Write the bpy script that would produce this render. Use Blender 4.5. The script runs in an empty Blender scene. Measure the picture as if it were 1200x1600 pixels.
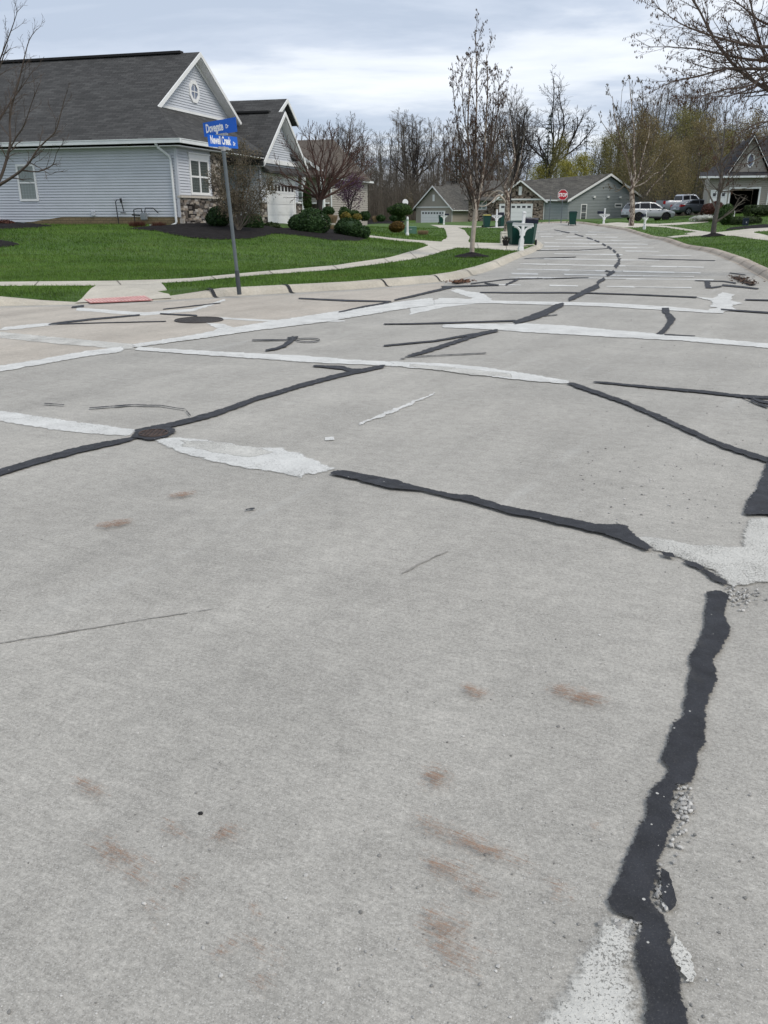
import bpy, bmesh, math, random
import numpy as np
from mathutils import Vector, Matrix
from mathutils.geometry import delaunay_2d_cdt

sc = bpy.context.scene
COL = sc.collection
R = math.radians

# ------------------------------------------------------------------ camera, sky, sun, exposure
CAM_Z = 1.5
PITCH = 19.7
F = 1300.0
cam_d = bpy.data.cameras.new('camera')
cam = bpy.data.objects.new('camera', cam_d)
COL.objects.link(cam)
cam_d.sensor_fit = 'VERTICAL'
cam_d.sensor_height = 24
cam_d.lens = 24 * F / 1600
cam_d.clip_start = 0.05
cam_d.clip_end = 8000
cam.location = (0, 0, CAM_Z)
cam.rotation_euler = (R(90 - PITCH), 0, 0)
sc.camera = cam

SUN_EL, SUN_AZ = R(52), R(125)      # azimuth clockwise from the viewing direction (+Y)
sun_d = bpy.data.lights.new('sun', 'SUN')
sun_d.energy = 1.5
sun_d.angle = R(22)
sun_d.color = (1.0, 0.93, 0.83)
sun = bpy.data.objects.new('sun', sun_d)
COL.objects.link(sun)
sdir = Vector((math.sin(SUN_AZ) * math.cos(SUN_EL), math.cos(SUN_AZ) * math.cos(SUN_EL), math.sin(SUN_EL)))
sun.rotation_euler = sdir.to_track_quat('Z', 'Y').to_euler()

sc.view_settings.view_transform = 'Standard'
sc.view_settings.look = 'None'
sc.view_settings.gamma = 1
sc.view_settings.exposure = 0.43

world = bpy.data.worlds.new('World')
sc.world = world
world.use_nodes = True
def build_world():
    nt = world.node_tree; nt.nodes.clear()
    N = nt.nodes.new; L = nt.links.new
    out = N('ShaderNodeOutputWorld'); bg = N('ShaderNodeBackground')
    S = 0.1
    bg.inputs['Strength'].default_value = S
    sky = N('ShaderNodeTexSky'); sky.sky_type = 'NISHITA'; sky.sun_disc = False
    sky.sun_elevation = SUN_EL; sky.sun_rotation = SUN_AZ
    tc = N('ShaderNodeTexCoord'); sep = N('ShaderNodeSeparateXYZ')
    L(tc.outputs['Generated'], sep.inputs[0])
    zz = N('ShaderNodeMath'); zz.operation = 'MAXIMUM'; zz.inputs[1].default_value = 0.0
    L(sep.outputs['Z'], zz.inputs[0])
    za = N('ShaderNodeMath'); za.operation = 'ADD'; za.inputs[1].default_value = 0.13
    L(zz.outputs[0], za.inputs[0])
    dx = N('ShaderNodeMath'); dx.operation = 'DIVIDE'; L(sep.outputs['X'], dx.inputs[0]); L(za.outputs[0], dx.inputs[1])
    dy = N('ShaderNodeMath'); dy.operation = 'DIVIDE'; L(sep.outputs['Y'], dy.inputs[0]); L(za.outputs[0], dy.inputs[1])
    cmb = N('ShaderNodeCombineXYZ'); L(dx.outputs[0], cmb.inputs[0]); L(dy.outputs[0], cmb.inputs[1])
    mp = N('ShaderNodeMapping'); mp.inputs['Location'].default_value = (2.3, 0.35, 0.0)
    mp.inputs['Rotation'].default_value = (0, 0, R(-12)); mp.inputs['Scale'].default_value = (0.62, 1.15, 1)
    L(cmb.outputs[0], mp.inputs[0])
    n1 = N('ShaderNodeTexNoise'); n1.inputs['Scale'].default_value = 1.0; n1.inputs['Detail'].default_value = 7
    n1.inputs['Roughness'].default_value = 0.56; n1.inputs['Distortion'].default_value = 0.35
    L(mp.outputs[0], n1.inputs['Vector'])
    cr = N('ShaderNodeValToRGB')
    e = cr.color_ramp.elements
    e[0].position = 0.40; e[0].color = (4.1, 4.75, 5.8, 1)
    e[1].position = 0.66; e[1].color = (7.5, 7.85, 8.45, 1)
    m = cr.color_ramp.elements.new(0.48); m.color = (4.9, 5.5, 6.5, 1)
    m = cr.color_ramp.elements.new(0.56); m.color = (6.5, 6.95, 7.6, 1)
    L(n1.outputs['Fac'], cr.inputs[0])
    n2 = N('ShaderNodeTexNoise'); n2.inputs['Scale'].default_value = 0.4; n2.inputs['Detail'].default_value = 3
    L(mp.outputs[0], n2.inputs['Vector'])
    mr = N('ShaderNodeMapRange'); mr.inputs[1].default_value = 0.3; mr.inputs[2].default_value = 0.7
    mr.inputs[3].default_value = 1.0; mr.inputs[4].default_value = 0.86
    L(n2.outputs['Fac'], mr.inputs[0])
    mix = N('ShaderNodeMix'); mix.data_type = 'RGBA'
    L(mr.outputs[0], mix.inputs[0]); L(sky.outputs[0], mix.inputs[6]); L(cr.outputs[0], mix.inputs[7])
    L(mix.outputs[2], bg.inputs['Color']); L(bg.outputs[0], out.inputs[0])
build_world()

# ------------------------------------------------------------------ measuring: photograph rays to places on the terrain
_c, _s = math.cos(R(PITCH)), math.sin(R(PITCH))
def ratio(v):
    q = (800 - v) / F
    return (-_s + _c * q) / (_c + _s * q)
def zat(v, y): return CAM_Z + y * ratio(v)
def xat(u, v, y):
    q = (800 - v) / F
    return y * ((u - 600) / F) / (_c + _s * q)

def sstep(a, b, x):
    t = np.clip((np.asarray(x, float) - a) / (b - a), 0, 1)
    return t * t * (3 - 2 * t)

# terrain heights: a smooth surface through measured spot heights
SPOTS = np.array([
 (0,3,0),(-10,5,0),(10,5,0),(0,10,0),(-6.6,14.8,0),(-15,12,0),(9,20,0),(0,20,0),(5,22,0),(7.3,41,0),(14,41,.03),(3.3,51,0),
 (9.3,55,.05),(15.5,52,.12),(12.5,72,.55),(15,75,.8),(18.9,64,.33),(18,73,.54),(24.6,83,.72),(33,80,1.45),(16.8,45,.32),(20,35,.5),
 (11.5,28,0),(5,33,0),(10,34,0),(11.5,47,.02),(12,170,-.15),(0,100,0),(5,80,.05),(40,130,.9),(22,130,.57),(0,30,0),(-2.2,22,0),(3,35,0),(5,30,0),
 (-8.3,36,.93),(-14,38,.95),(-20,30,.7),(-8,25,.35),(-12,20,.12),(-3,37,.6),(-1.5,39,.4),(-5,46,.9),(2,60,.05),(-5,70,.6),
 (-30,40,1.0),(-30,20,.15),(60,60,2),(60,20,1),(30,40,.9),(60,130,2),(-60,100,.5),(60,-30,0),(-60,-30,0),(-60,20,0),
 (0,200,.6),(-60,200,2),(60,200,3),(110,150,4),(0,300,2),(200,300,4),(-150,300,2),(200,0,3),(-150,0,.5)], float)
def _tps_fit():
    P = SPOTS[:, :2]; n = len(P)
    d2 = ((P[:, None] - P[None]) ** 2).sum(2)
    K = np.where(d2 > 0, 0.5 * d2 * np.log(np.maximum(d2, 1e-9)), 0) + np.eye(n) * 1.5
    A = np.zeros((n + 3, n + 3)); A[:n, :n] = K
    A[:n, n] = 1; A[:n, n + 1:] = P; A[n, :n] = 1; A[n + 1:, :n] = P.T
    return np.linalg.solve(A, np.concatenate([SPOTS[:, 2], [0, 0, 0]]))
_W = _tps_fit()
def Hv(xy):
    xy = np.asarray(xy, float).reshape(-1, 2).copy()
    xy[:, 0] = np.clip(xy[:, 0], -120, 160); xy[:, 1] = np.clip(xy[:, 1], -40, 280)
    out = np.empty(len(xy)); n = len(SPOTS)
    for i in range(0, len(xy), 20000):
        q = xy[i:i + 20000]
        d2 = ((q[:, None] - SPOTS[None, :, :2]) ** 2).sum(2)
        K = np.where(d2 > 0, 0.5 * d2 * np.log(np.maximum(d2, 1e-9)), 0)
        out[i:i + 20000] = K @ _W[:n] + _W[n] + q @ _W[n + 1:]
    return out * sstep(16.5, 25, xy[:, 1])
RAMP_C = (-5.35, 15.2)
def Tv(xy):                                   # top of the lawns and pavements: a kerb's height above the road, dropped at the kerb ramp
    xy = np.asarray(xy, float).reshape(-1, 2)
    k = np.ones(len(xy))
    ax = np.abs(xy[:, 0] + 4.85 + 0.1 * (xy[:, 1] - 15.5)); ay = xy[:, 1] - (15.35 + 0.27 * (xy[:, 0] + 5.0))
    k -= (1 - sstep(1.0, 1.7, ax)) * (1 - sstep(0.1, 1.9, ay)) * 0.9
    return Hv(xy) + 0.13 * k
def H(x, y): return float(Hv([(x, y)])[0])
def T(x, y): return float(Tv([(x, y)])[0])
def gp(u, v, dz=0.0, fn=None):                # where the sight line of a photograph point meets the terrain
    fn = fn or H
    r = ratio(v)
    lo = 0.5; y = lo
    f = lambda y: CAM_Z + y * r - fn(xat(u, v, y), y) - dz
    if r >= -0.0005: r = -0.0005
    if v > 478: 
        y = (dz - CAM_Z) / r
        return xat(u, v, y), y
    prev = 10.0
    st = 0.5
    y = prev
    while y < 260:
        if f(y) <= 0: break
        prev = y; y += max(st, y * 0.03)
    a, b = prev, y
    for _ in range(30):
        m = (a + b) / 2
        if f(m) > 0: a = m
        else: b = m
    return xat(u, v, b), b
def gpl(u, v): return gp(u, v, 0.0, T)

# ------------------------------------------------------------------ object helpers
def tag(o, label=None, cat=None, group=None, kind=None):
    if label: o['label'] = label
    if cat: o['category'] = cat
    if group: o['group'] = group
    if kind: o['kind'] = kind
    return o
def empty(name, loc=(0, 0, 0), rz=0.0, label=None, cat=None, group=None):
    o = bpy.data.objects.new(name, None); COL.objects.link(o)
    o.location = loc; o.rotation_euler = (0, 0, rz); o.empty_display_size = 0.2
    return tag(o, label, cat, group)
def copy_tree(o, parent=None):
    c = o.copy(); COL.objects.link(c); c.parent = parent
    for ch in list(o.children): copy_tree(ch, c)
    return c
def link_mesh(name, me, mat, parent=None):
    o = bpy.data.objects.new(name, me); COL.objects.link(o)
    if mat and len(me.materials) == 0: me.materials.append(mat)
    if parent is not None: o.parent = parent
    return o
def auto_uv(me):
    nl = len(me.loops)
    if nl == 0: return
    uv = me.uv_layers.new(name='uv')
    co = np.empty(len(me.vertices) * 3); me.vertices.foreach_get('co', co); co = co.reshape(-1, 3)
    data = np.zeros((nl, 2))
    for p in me.polygons:
        n = p.normal
        t = Vector((0, 0, 1)).cross(n)
        if t.length < 0.05: t = Vector((1, 0, 0))
        t.normalize(); s = n.cross(t)
        for li in p.loop_indices:
            c = co[me.loops[li].vertex_index]
            data[li] = (c[0] * t.x + c[1] * t.y + c[2] * t.z, c[0] * s.x + c[1] * s.y + c[2] * s.z)
    uv.data.foreach_set('uv', data.ravel())

class MB:
    """collects shapes and links them as one mesh object"""
    def __init__(s): s.v = []; s.f = []
    def poly(s, pts):
        i = len(s.v); s.v += [tuple(p) for p in pts]; s.f.append(tuple(range(i, i + len(pts))))
    def hexa(s, p):                             # eight corners: bottom ring then top ring
        i = len(s.v); s.v += [tuple(q) for q in p]
        for f in ((3, 2, 1, 0), (4, 5, 6, 7), (0, 1, 5, 4), (1, 2, 6, 5), (2, 3, 7, 6), (3, 0, 4, 7)):
            s.f.append(tuple(i + k for k in f))
    def box(s, x0, x1, y0, y1, z0, z1, taper=1.0):
        cx, cy = (x0 + x1) / 2, (y0 + y1) / 2; hx, hy = (x1 - x0) / 2, (y1 - y0) / 2
        s.hexa([(cx - hx, cy - hy, z0), (cx + hx, cy - hy, z0), (cx + hx, cy + hy, z0), (cx - hx, cy + hy, z0),
                (cx - hx * taper, cy - hy * taper, z1), (cx + hx * taper, cy - hy * taper, z1), (cx + hx * taper, cy + hy * taper, z1), (cx - hx * taper, cy + hy * taper, z1)])
    def prism(s, pts, d):                       # extrude a planar polygon along a vector
        n = len(pts); i = len(s.v); d = Vector(d)
        s.v += [tuple(p) for p in pts] + [tuple(Vector(p) + d) for p in pts]
        s.f.append(tuple(i + k for k in range(n))[::-1]); s.f.append(tuple(i + n + k for k in range(n)))
        for k in range(n):
            k2 = (k + 1) % n
            s.f.append((i + k, i + k2, i + n + k2, i + n + k))
    def tube(s, pts, radii, n=6, cap=True):
        pts = [Vector(p) for p in pts]; m = len(pts); i = len(s.v)
        ref = Vector((0.13, 0.91, 0.39))
        for k in range(m):
            d = (pts[min(k + 1, m - 1)] - pts[max(k - 1, 0)])
            if d.length < 1e-9: d = Vector((0, 0, 1))
            d.normalize()
            if abs(d.dot(ref)) > 0.95: rf = Vector((1, 0, 0))
            else: rf = ref
            a = d.cross(rf).normalized(); b = d.cross(a); r = radii[k] if hasattr(radii, '__len__') else radii
            for j in range(n):
                t = 2 * math.pi * j / n
                s.v.append(tuple(pts[k] + a * (r * math.cos(t)) + b * (r * math.sin(t))))
        for k in range(m - 1):
            for j in range(n):
                j2 = (j + 1) % n
                s.f.append((i + k * n + j, i + k * n + j2, i + (k + 1) * n + j2, i + (k + 1) * n + j))
        if cap:
            s.f.append(tuple(i + j for j in range(n))[::-1]); s.f.append(tuple(i + (m - 1) * n + j for j in range(n)))
    def lathe(s, prof, c=(0, 0, 0), n=16):      # (radius, z) profile about a vertical axis
        i = len(s.v)
        for r, z in prof:
            for j in range(n):
                t = 2 * math.pi * j / n
                s.v.append((c[0] + r * math.cos(t), c[1] + r * math.sin(t), c[2] + z))
        m = len(prof)
        for k in range(m - 1):
            for j in range(n):
                j2 = (j + 1) % n
                s.f.append((i + k * n + j, i + k * n + j2, i + (k + 1) * n + j2, i + (k + 1) * n + j))
        s.f.append(tuple(i + j for j in range(n))[::-1]); s.f.append(tuple(i + (m - 1) * n + j for j in range(n)))
    def disc(s, c, axis, r, h, n=20):           # short cylinder along an axis
        c = Vector(c); ax = Vector(axis).normalized()
        s.tube([c, c + ax * h], r, n)
    def mesh(s, name, uv=False, smooth=False):
        me = bpy.data.meshes.new(name); me.from_pydata(s.v, [], s.f); me.update()
        if smooth: me.polygons.foreach_set('use_smooth', [True] * len(me.polygons))
        if uv: auto_uv(me)
        return me
    def build(s, name, mat, parent=None, uv=False, bevel=0.0, smooth=False, recalc=True):
        me = s.mesh(name, False, smooth)
        if recalc or bevel:
            bm = bmesh.new(); bm.from_mesh(me)
            if recalc: bmesh.ops.recalc_face_normals(bm, faces=bm.faces)
            if bevel:
                es = [e for e in bm.edges if len(e.link_faces) == 2 and e.calc_face_angle(0) > 0.5]
                bmesh.ops.bevel(bm, geom=es, offset=bevel, segments=2, affect='EDGES', clamp_overlap=True)
            bm.to_mesh(me); bm.free()
        if uv: auto_uv(me)
        return link_mesh(name, me, mat, parent)

def np_mesh(name, V, k):                         # every k vertices make one face
    V = np.asarray(V, np.float32).reshape(-1, 3); n = len(V) // k
    me = bpy.data.meshes.new(name)
    me.vertices.add(len(V)); me.vertices.foreach_set('co', V.ravel())
    me.loops.add(n * k); me.loops.foreach_set('vertex_index', np.arange(n * k, dtype=np.int32))
    me.polygons.add(n); me.polygons.foreach_set('loop_start', np.arange(0, n * k, k, dtype=np.int32))
    me.polygons.foreach_set('loop_total', np.full(n, k, dtype=np.int32))
    me.update(calc_edges=True)
    return me

# ------------------------------------------------------------------ materials
def new_mat(name):
    m = bpy.data.materials.new(name); m.use_nodes = True
    nt = m.node_tree
    return m, nt, nt.nodes['Principled BSDF']
def nd(nt, t, **kw):
    n = nt.nodes.new(t)
    for k, v in kw.items():
        if k in n.inputs: n.inputs[k].default_value = v
        else: setattr(n, k, v)
    return n
def pos(nt, scale=(1, 1, 1), rot=(0, 0, 0), src='geo'):
    if src == 'geo':
        g = nd(nt, 'ShaderNodeNewGeometry'); o = g.outputs['Position']
    elif src == 'uv':
        g = nd(nt, 'ShaderNodeUVMap'); o = g.outputs[0]
    else:
        g = nd(nt, 'ShaderNodeTexCoord'); o = g.outputs['Object']
    if any(rot):                                  # turn first, stretch afterwards
        m0 = nd(nt, 'ShaderNodeMapping'); m0.inputs['Rotation'].default_value = rot; nt.links.new(o, m0.inputs[0]); o = m0.outputs[0]
    mp = nd(nt, 'ShaderNodeMapping'); mp.inputs['Scale'].default_value = scale
    nt.links.new(o, mp.inputs[0])
    return mp.outputs[0]
def noise(nt, vec, scale, detail=3, rough=0.55):
    n = nd(nt, 'ShaderNodeTexNoise'); n.inputs['Scale'].default_value = scale; n.inputs['Detail'].default_value = detail
    n.inputs['Roughness'].default_value = rough
    nt.links.new(vec, n.inputs['Vector']); return n.outputs['Fac']
def maprange(nt, v, a, b, c, d):
    n = nd(nt, 'ShaderNodeMapRange'); nt.links.new(v, n.inputs[0])
    for i, x in enumerate((a, b, c, d)): n.inputs[i + 1].default_value = x
    return n.outputs[0]
def math_(nt, op, a, b=None):
    n = nd(nt, 'ShaderNodeMath', operation=op)
    for i, x in enumerate((a, b)):
        if x is None: continue
        if isinstance(x, (int, float)): n.inputs[i].default_value = x
        else: nt.links.new(x, n.inputs[i])
    return n.outputs[0]
def mixc(nt, fac, a, b, blend='MIX'):
    n = nd(nt, 'ShaderNodeMix', data_type='RGBA', blend_type=blend)
    for i, x in ((0, fac), (6, a), (7, b)):
        if isinstance(x, (int, float)): n.inputs[i].default_value = x
        elif isinstance(x, tuple): n.inputs[i].default_value = (*x, 1) if len(x) == 3 else x
        else: nt.links.new(x, n.inputs[i])
    return n.outputs[2]
def scalec(nt, col, fac):                        # colour times value
    n = nd(nt, 'ShaderNodeVectorMath', operation='SCALE')
    if isinstance(col, tuple): n.inputs[0].default_value = col
    else: nt.links.new(col, n.inputs[0])
    if isinstance(fac, (int, float)): n.inputs['Scale'].default_value = fac
    else: nt.links.new(fac, n.inputs['Scale'])
    return n.outputs[0]
def bump(nt, bsdf, h, strength, dist):
    b = nd(nt, 'ShaderNodeBump'); b.inputs['Strength'].default_value = strength; b.inputs['Distance'].default_value = dist
    nt.links.new(h, b.inputs['Height']); nt.links.new(b.outputs[0], bsdf.inputs['Normal'])
def M(name, col, rough=0.7, var=0.12, scale=4.0, metal=0.0, spec=0.3, fine=0.0, fscale=60, bmp=0.0, bscale=80, island=0.0, coat=0.0, src='obj'):
    m, nt, b = new_mat(name)
    b.inputs['Roughness'].default_value = rough; b.inputs['Metallic'].default_value = metal
    b.inputs['Specular IOR Level'].default_value = spec
    if coat: b.inputs['Coat Weight'].default_value = coat; b.inputs['Coat Roughness'].default_value = 0.05
    p = pos(nt, src=src)
    c = scalec(nt, col, maprange(nt, noise(nt, p, scale, 4), 0.25, 0.75, 1 - var, 1 + var))
    if fine: c = scalec(nt, c, maprange(nt, noise(nt, p, fscale, 2), 0.3, 0.7, 1 - fine, 1 + fine))
    if island:
        g = nd(nt, 'ShaderNodeNewGeometry')
        c = scalec(nt, c, maprange(nt, g.outputs['Random Per Island'], 0, 1, 1 - island, 1 + island))
    nt.links.new(c, b.inputs['Base Color'])
    if bmp: bump(nt, b, noise(nt, p, bscale, 3), bmp, 0.01)
    return m
def leaf_mat(name, c1, c2, trans=0.25):
    m, nt, b = new_mat(name)
    g = nd(nt, 'ShaderNodeNewGeometry')
    p = pos(nt, src='obj')
    c = mixc(nt, g.outputs['Random Per Island'], c1, c2)
    c = scalec(nt, c, maprange(nt, noise(nt, p, 1.6, 3), 0.3, 0.7, 0.75, 1.3))
    nt.links.new(c, b.inputs['Base Color'])
    b.inputs['Roughness'].default_value = 0.6; b.inputs['Specular IOR Level'].default_value = 0.25
    t = nd(nt, 'ShaderNodeBsdfTranslucent'); nt.links.new(c, t.inputs['Color'])
    mx = nd(nt, 'ShaderNodeMixShader'); mx.inputs[0].default_value = trans
    nt.links.new(b.outputs[0], mx.inputs[1]); nt.links.new(t.outputs[0], mx.inputs[2])
    nt.links.new(mx.outputs[0], nt.nodes['Material Output'].inputs[0])
    return m
def brick_mat(name, c1, c2, mortar, w, h, msize=0.006, rough=0.85, var=0.2, bmp=0.5, offset=0.5, extra=None):
    m, nt, b = new_mat(name)
    p = pos(nt, src='uv')
    br = nd(nt, 'ShaderNodeTexBrick'); br.offset = offset; br.inputs['Scale'].default_value = 1.0
    br.inputs['Brick Width'].default_value = w; br.inputs['Row Height'].default_value = h
    br.inputs['Mortar Size'].default_value = msize; br.inputs['Mortar Smooth'].default_value = 0.2; br.inputs['Bias'].default_value = 0.0
    br.inputs['Color1'].default_value = (*c1, 1); br.inputs['Color2'].default_value = (*c2, 1); br.inputs['Mortar'].default_value = (*mortar, 1)
    nt.links.new(p, br.inputs['Vector'])
    c = scalec(nt, br.outputs['Color'], maprange(nt, noise(nt, p, 1.1, 4), 0.25, 0.75, 1 - var, 1 + var))
    c = scalec(nt, c, maprange(nt, noise(nt, p, 40, 2), 0.3, 0.7, 0.85, 1.15))
    nt.links.new(c, b.inputs['Base Color']); b.inputs['Roughness'].default_value = rough
    b.inputs['Specular IOR Level'].default_value = 0.15
    if bmp: bump(nt, b, math_(nt, 'SUBTRACT', 1.0, br.outputs['Fac']), bmp, 0.01)
    return m
def stone_mat(name, cols, scale=(3.2, 8.5, 1), bmp=1.0):
    m, nt, b = new_mat(name)
    p = pos(nt, scale, src='uv')
    d = nd(nt, 'ShaderNodeTexNoise'); d.inputs['Scale'].default_value = 1.3; nt.links.new(p, d.inputs['Vector'])
    va = nd(nt, 'ShaderNodeVectorMath', operation='MULTIPLY_ADD'); nt.links.new(d.outputs['Color'], va.inputs[0])
    va.inputs[1].default_value = (0.5, 0.5, 0); nt.links.new(p, va.inputs[2])
    v1 = nd(nt, 'ShaderNodeTexVoronoi', feature='F1', distance='CHEBYCHEV'); v1.inputs['Scale'].default_value = 1.0
    v1.inputs['Randomness'].default_value = 0.8
    nt.links.new(va.outputs[0], v1.inputs['Vector'])
    sep = nd(nt, 'ShaderNodeSeparateColor'); nt.links.new(v1.outputs['Color'], sep.inputs[0])
    cr = nd(nt, 'ShaderNodeValToRGB'); cr.color_ramp.interpolation = 'CONSTANT'
    e = cr.color_ramp.elements
    e[0].position = 0; e[0].color = (*cols[0], 1); e[1].position = 1 / len(cols); e[1].color = (*cols[1], 1)
    for i, cc in enumerate(cols[2:]):
        q = e.new((i + 2) / len(cols)); q.color = (*cc, 1)
    nt.links.new(sep.outputs[0], cr.inputs[0])
    gap = maprange(nt, v1.outputs['Distance'], 0.40, 0.60, 1.0, 0.12)
    c = scalec(nt, cr.outputs[0], gap)
    c = scalec(nt, c, maprange(nt, noise(nt, p, 6, 3), 0.3, 0.7, 0.75, 1.25))
    nt.links.new(c, b.inputs['Base Color']); b.inputs['Roughness'].default_value = 0.9
    b.inputs['Specular IOR Level'].default_value = 0.1
    bump(nt, b, gap, bmp, 0.03)
    return m
# ------------------------------------------------------------------ ground materials
def concrete_mat(name, base, warm, detail=1.0, broom=0.0, stain=True):
    m, nt, b = new_mat(name)
    p = pos(nt)
    c = mixc(nt, maprange(nt, noise(nt, p, 0.22, 5, 0.6), 0.35, 0.65, 0, 1), base, warm)
    c = scalec(nt, c, maprange(nt, noise(nt, p, 1.3, 5, 0.65), 0.3, 0.7, 0.88, 1.10))
    c = scalec(nt, c, maprange(nt, noise(nt, p, 14, 4, 0.7), 0.3, 0.7, 1 - .12 * detail, 1 + .12 * detail))
    c = scalec(nt, c, maprange(nt, noise(nt, p, 75, 4, 0.75), 0.3, 0.7, 1 - .30 * detail, 1 + .26 * detail))
    # drag lines left by the broom
    bl = noise(nt, pos(nt, (14, 170, 14), (0, 0, R(28 - broom))), 1.0, 3, 0.7)
    c = scalec(nt, c, maprange(nt, bl, 0.3, 0.7, 1 - .11 * detail, 1 + .11 * detail))
    c = scalec(nt, c, maprange(nt, noise(nt, pos(nt, (1.6, 30, 1.6), (0, 0, R(28 - broom))), 1.0, 4, 0.6), 0.3, 0.7, 0.94, 1.06))
    # tyre polished lanes along the street
    c = scalec(nt, c, maprange(nt, noise(nt, pos(nt, (.10, 1.5, .1), (0, 0, R(-62))), 1.0, 4, 0.6), 0.32, 0.68, 0.90, 1.09))
    # exposed sand grains, dark and pale
    g1 = noise(nt, p, 240, 3, .7); g2 = noise(nt, p, 95, 3, .8)
    c = mixc(nt, maprange(nt, g1, .42, .34, 0, .62 * detail), c, (0.11, 0.105, 0.095))
    c = mixc(nt, maprange(nt, g1, .58, .66, 0, .55 * detail), c, (0.70, 0.69, 0.66))
    g3 = noise(nt, p, 115, 4, .75)
    c = mixc(nt, maprange(nt, g3, .38, .31, 0, .55 * detail), c, (0.12, 0.115, 0.105))
    c = mixc(nt, maprange(nt, g3, .62, .69, 0, .50 * detail), c, (0.62, 0.61, 0.58))
    pore = maprange(nt, noise(nt, p, 52, 5, .7), .315, .285, 0, 1)
    c = mixc(nt, math_(nt, 'MULTIPLY', pore, 0.6), c, (0.10, 0.097, 0.09))
    if stain:
        st = maprange(nt, noise(nt, p, 2.1, 6, 0.7), 0.60, 0.78, 0, 0.22)
        c = mixc(nt, st, c, (0.20, 0.19, 0.175))
        wt = maprange(nt, noise(nt, pos(nt, (0.3, 2.2, 1), (0, 0, R(-62))), 1.0, 5, 0.65), 0.60, 0.75, 0, 0.22)
        c = mixc(nt, wt, c, (0.62, 0.62, 0.60))
    nt.links.new(c, b.inputs['Base Color'])
    b.inputs['Roughness'].default_value = 0.85; b.inputs['Specular IOR Level'].default_value = 0.25
    h = math_(nt, 'ADD', math_(nt, 'MULTIPLY', noise(nt, p, 160, 3, 0.7), 0.6), math_(nt, 'MULTIPLY', bl, 0.5))
    h = math_(nt, 'SUBTRACT', h, math_(nt, 'MULTIPLY', pore, 0.8))
    bump(nt, b, h, 0.55 * detail, 0.004)
    return m
def holes(nt, bsdf_out, alpha):
    tr = nd(nt, 'ShaderNodeBsdfTransparent'); mx = nd(nt, 'ShaderNodeMixShader')
    nt.links.new(alpha, mx.inputs[0]); nt.links.new(tr.outputs[0], mx.inputs[1]); nt.links.new(bsdf_out, mx.inputs[2])
    nt.links.new(mx.outputs[0], nt.nodes['Material Output'].inputs[0])
def edge_attr(nt):
    a = nd(nt, 'ShaderNodeAttribute'); a.attribute_name = 'edge'; return a.outputs['Fac']
def tar_mat():
    m, nt, b = new_mat('crack_sealing_tar')
    p = pos(nt)
    c = scalec(nt, (0.0235, 0.0245, 0.029), maprange(nt, noise(nt, p, 9, 5, .7), 0.3, 0.7, 0.65, 1.6))
    v = nd(nt, 'ShaderNodeTexVoronoi'); v.inputs['Scale'].default_value = 75; nt.links.new(p, v.inputs['Vector'])
    sp = nd(nt, 'ShaderNodeSeparateColor'); nt.links.new(v.outputs['Color'], sp.inputs[0])
    fl = math_(nt, 'MULTIPLY', math_(nt, 'LESS_THAN', v.outputs['Distance'], math_(nt, 'MULTIPLY', math_(nt, 'POWER', sp.outputs[1], 2.0), .35)), math_(nt, 'GREATER_THAN', sp.outputs[0], 0.965))
    c = mixc(nt, fl, c, (0.5, 0.49, 0.46))
    wear = maprange(nt, noise(nt, p, 5, 6, .75), 0.56, 0.72, 0, 0.5)
    c = mixc(nt, wear, c, (0.085, 0.084, 0.083))
    c = mixc(nt, maprange(nt, noise(nt, p, 170, 3, .8), .58, .68, 0, .5), c, (0.14, 0.137, 0.13))
    nt.links.new(c, b.inputs['Base Color'])
    nt.links.new(maprange(nt, noise(nt, p, 20, 4), 0.3, 0.7, 0.55, 0.85), b.inputs['Roughness'])
    b.inputs['Specular IOR Level'].default_value = 0.35
    bump(nt, b, noise(nt, p, 130, 4, .7), 0.8, 0.006)
    e = edge_attr(nt)
    n = math_(nt, 'ADD', math_(nt, 'MULTIPLY', noise(nt, p, 55, 5, .75), 0.55), math_(nt, 'MULTIPLY', noise(nt, p, 8, 4, .7), 0.45))
    a = maprange(nt, math_(nt, 'SUBTRACT', math_(nt, 'ADD', math_(nt, 'MULTIPLY', e, 0.55), 0.41), n), -.02, .05, 0, 1)
    holes(nt, b.outputs[0], a)
    return m
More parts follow.
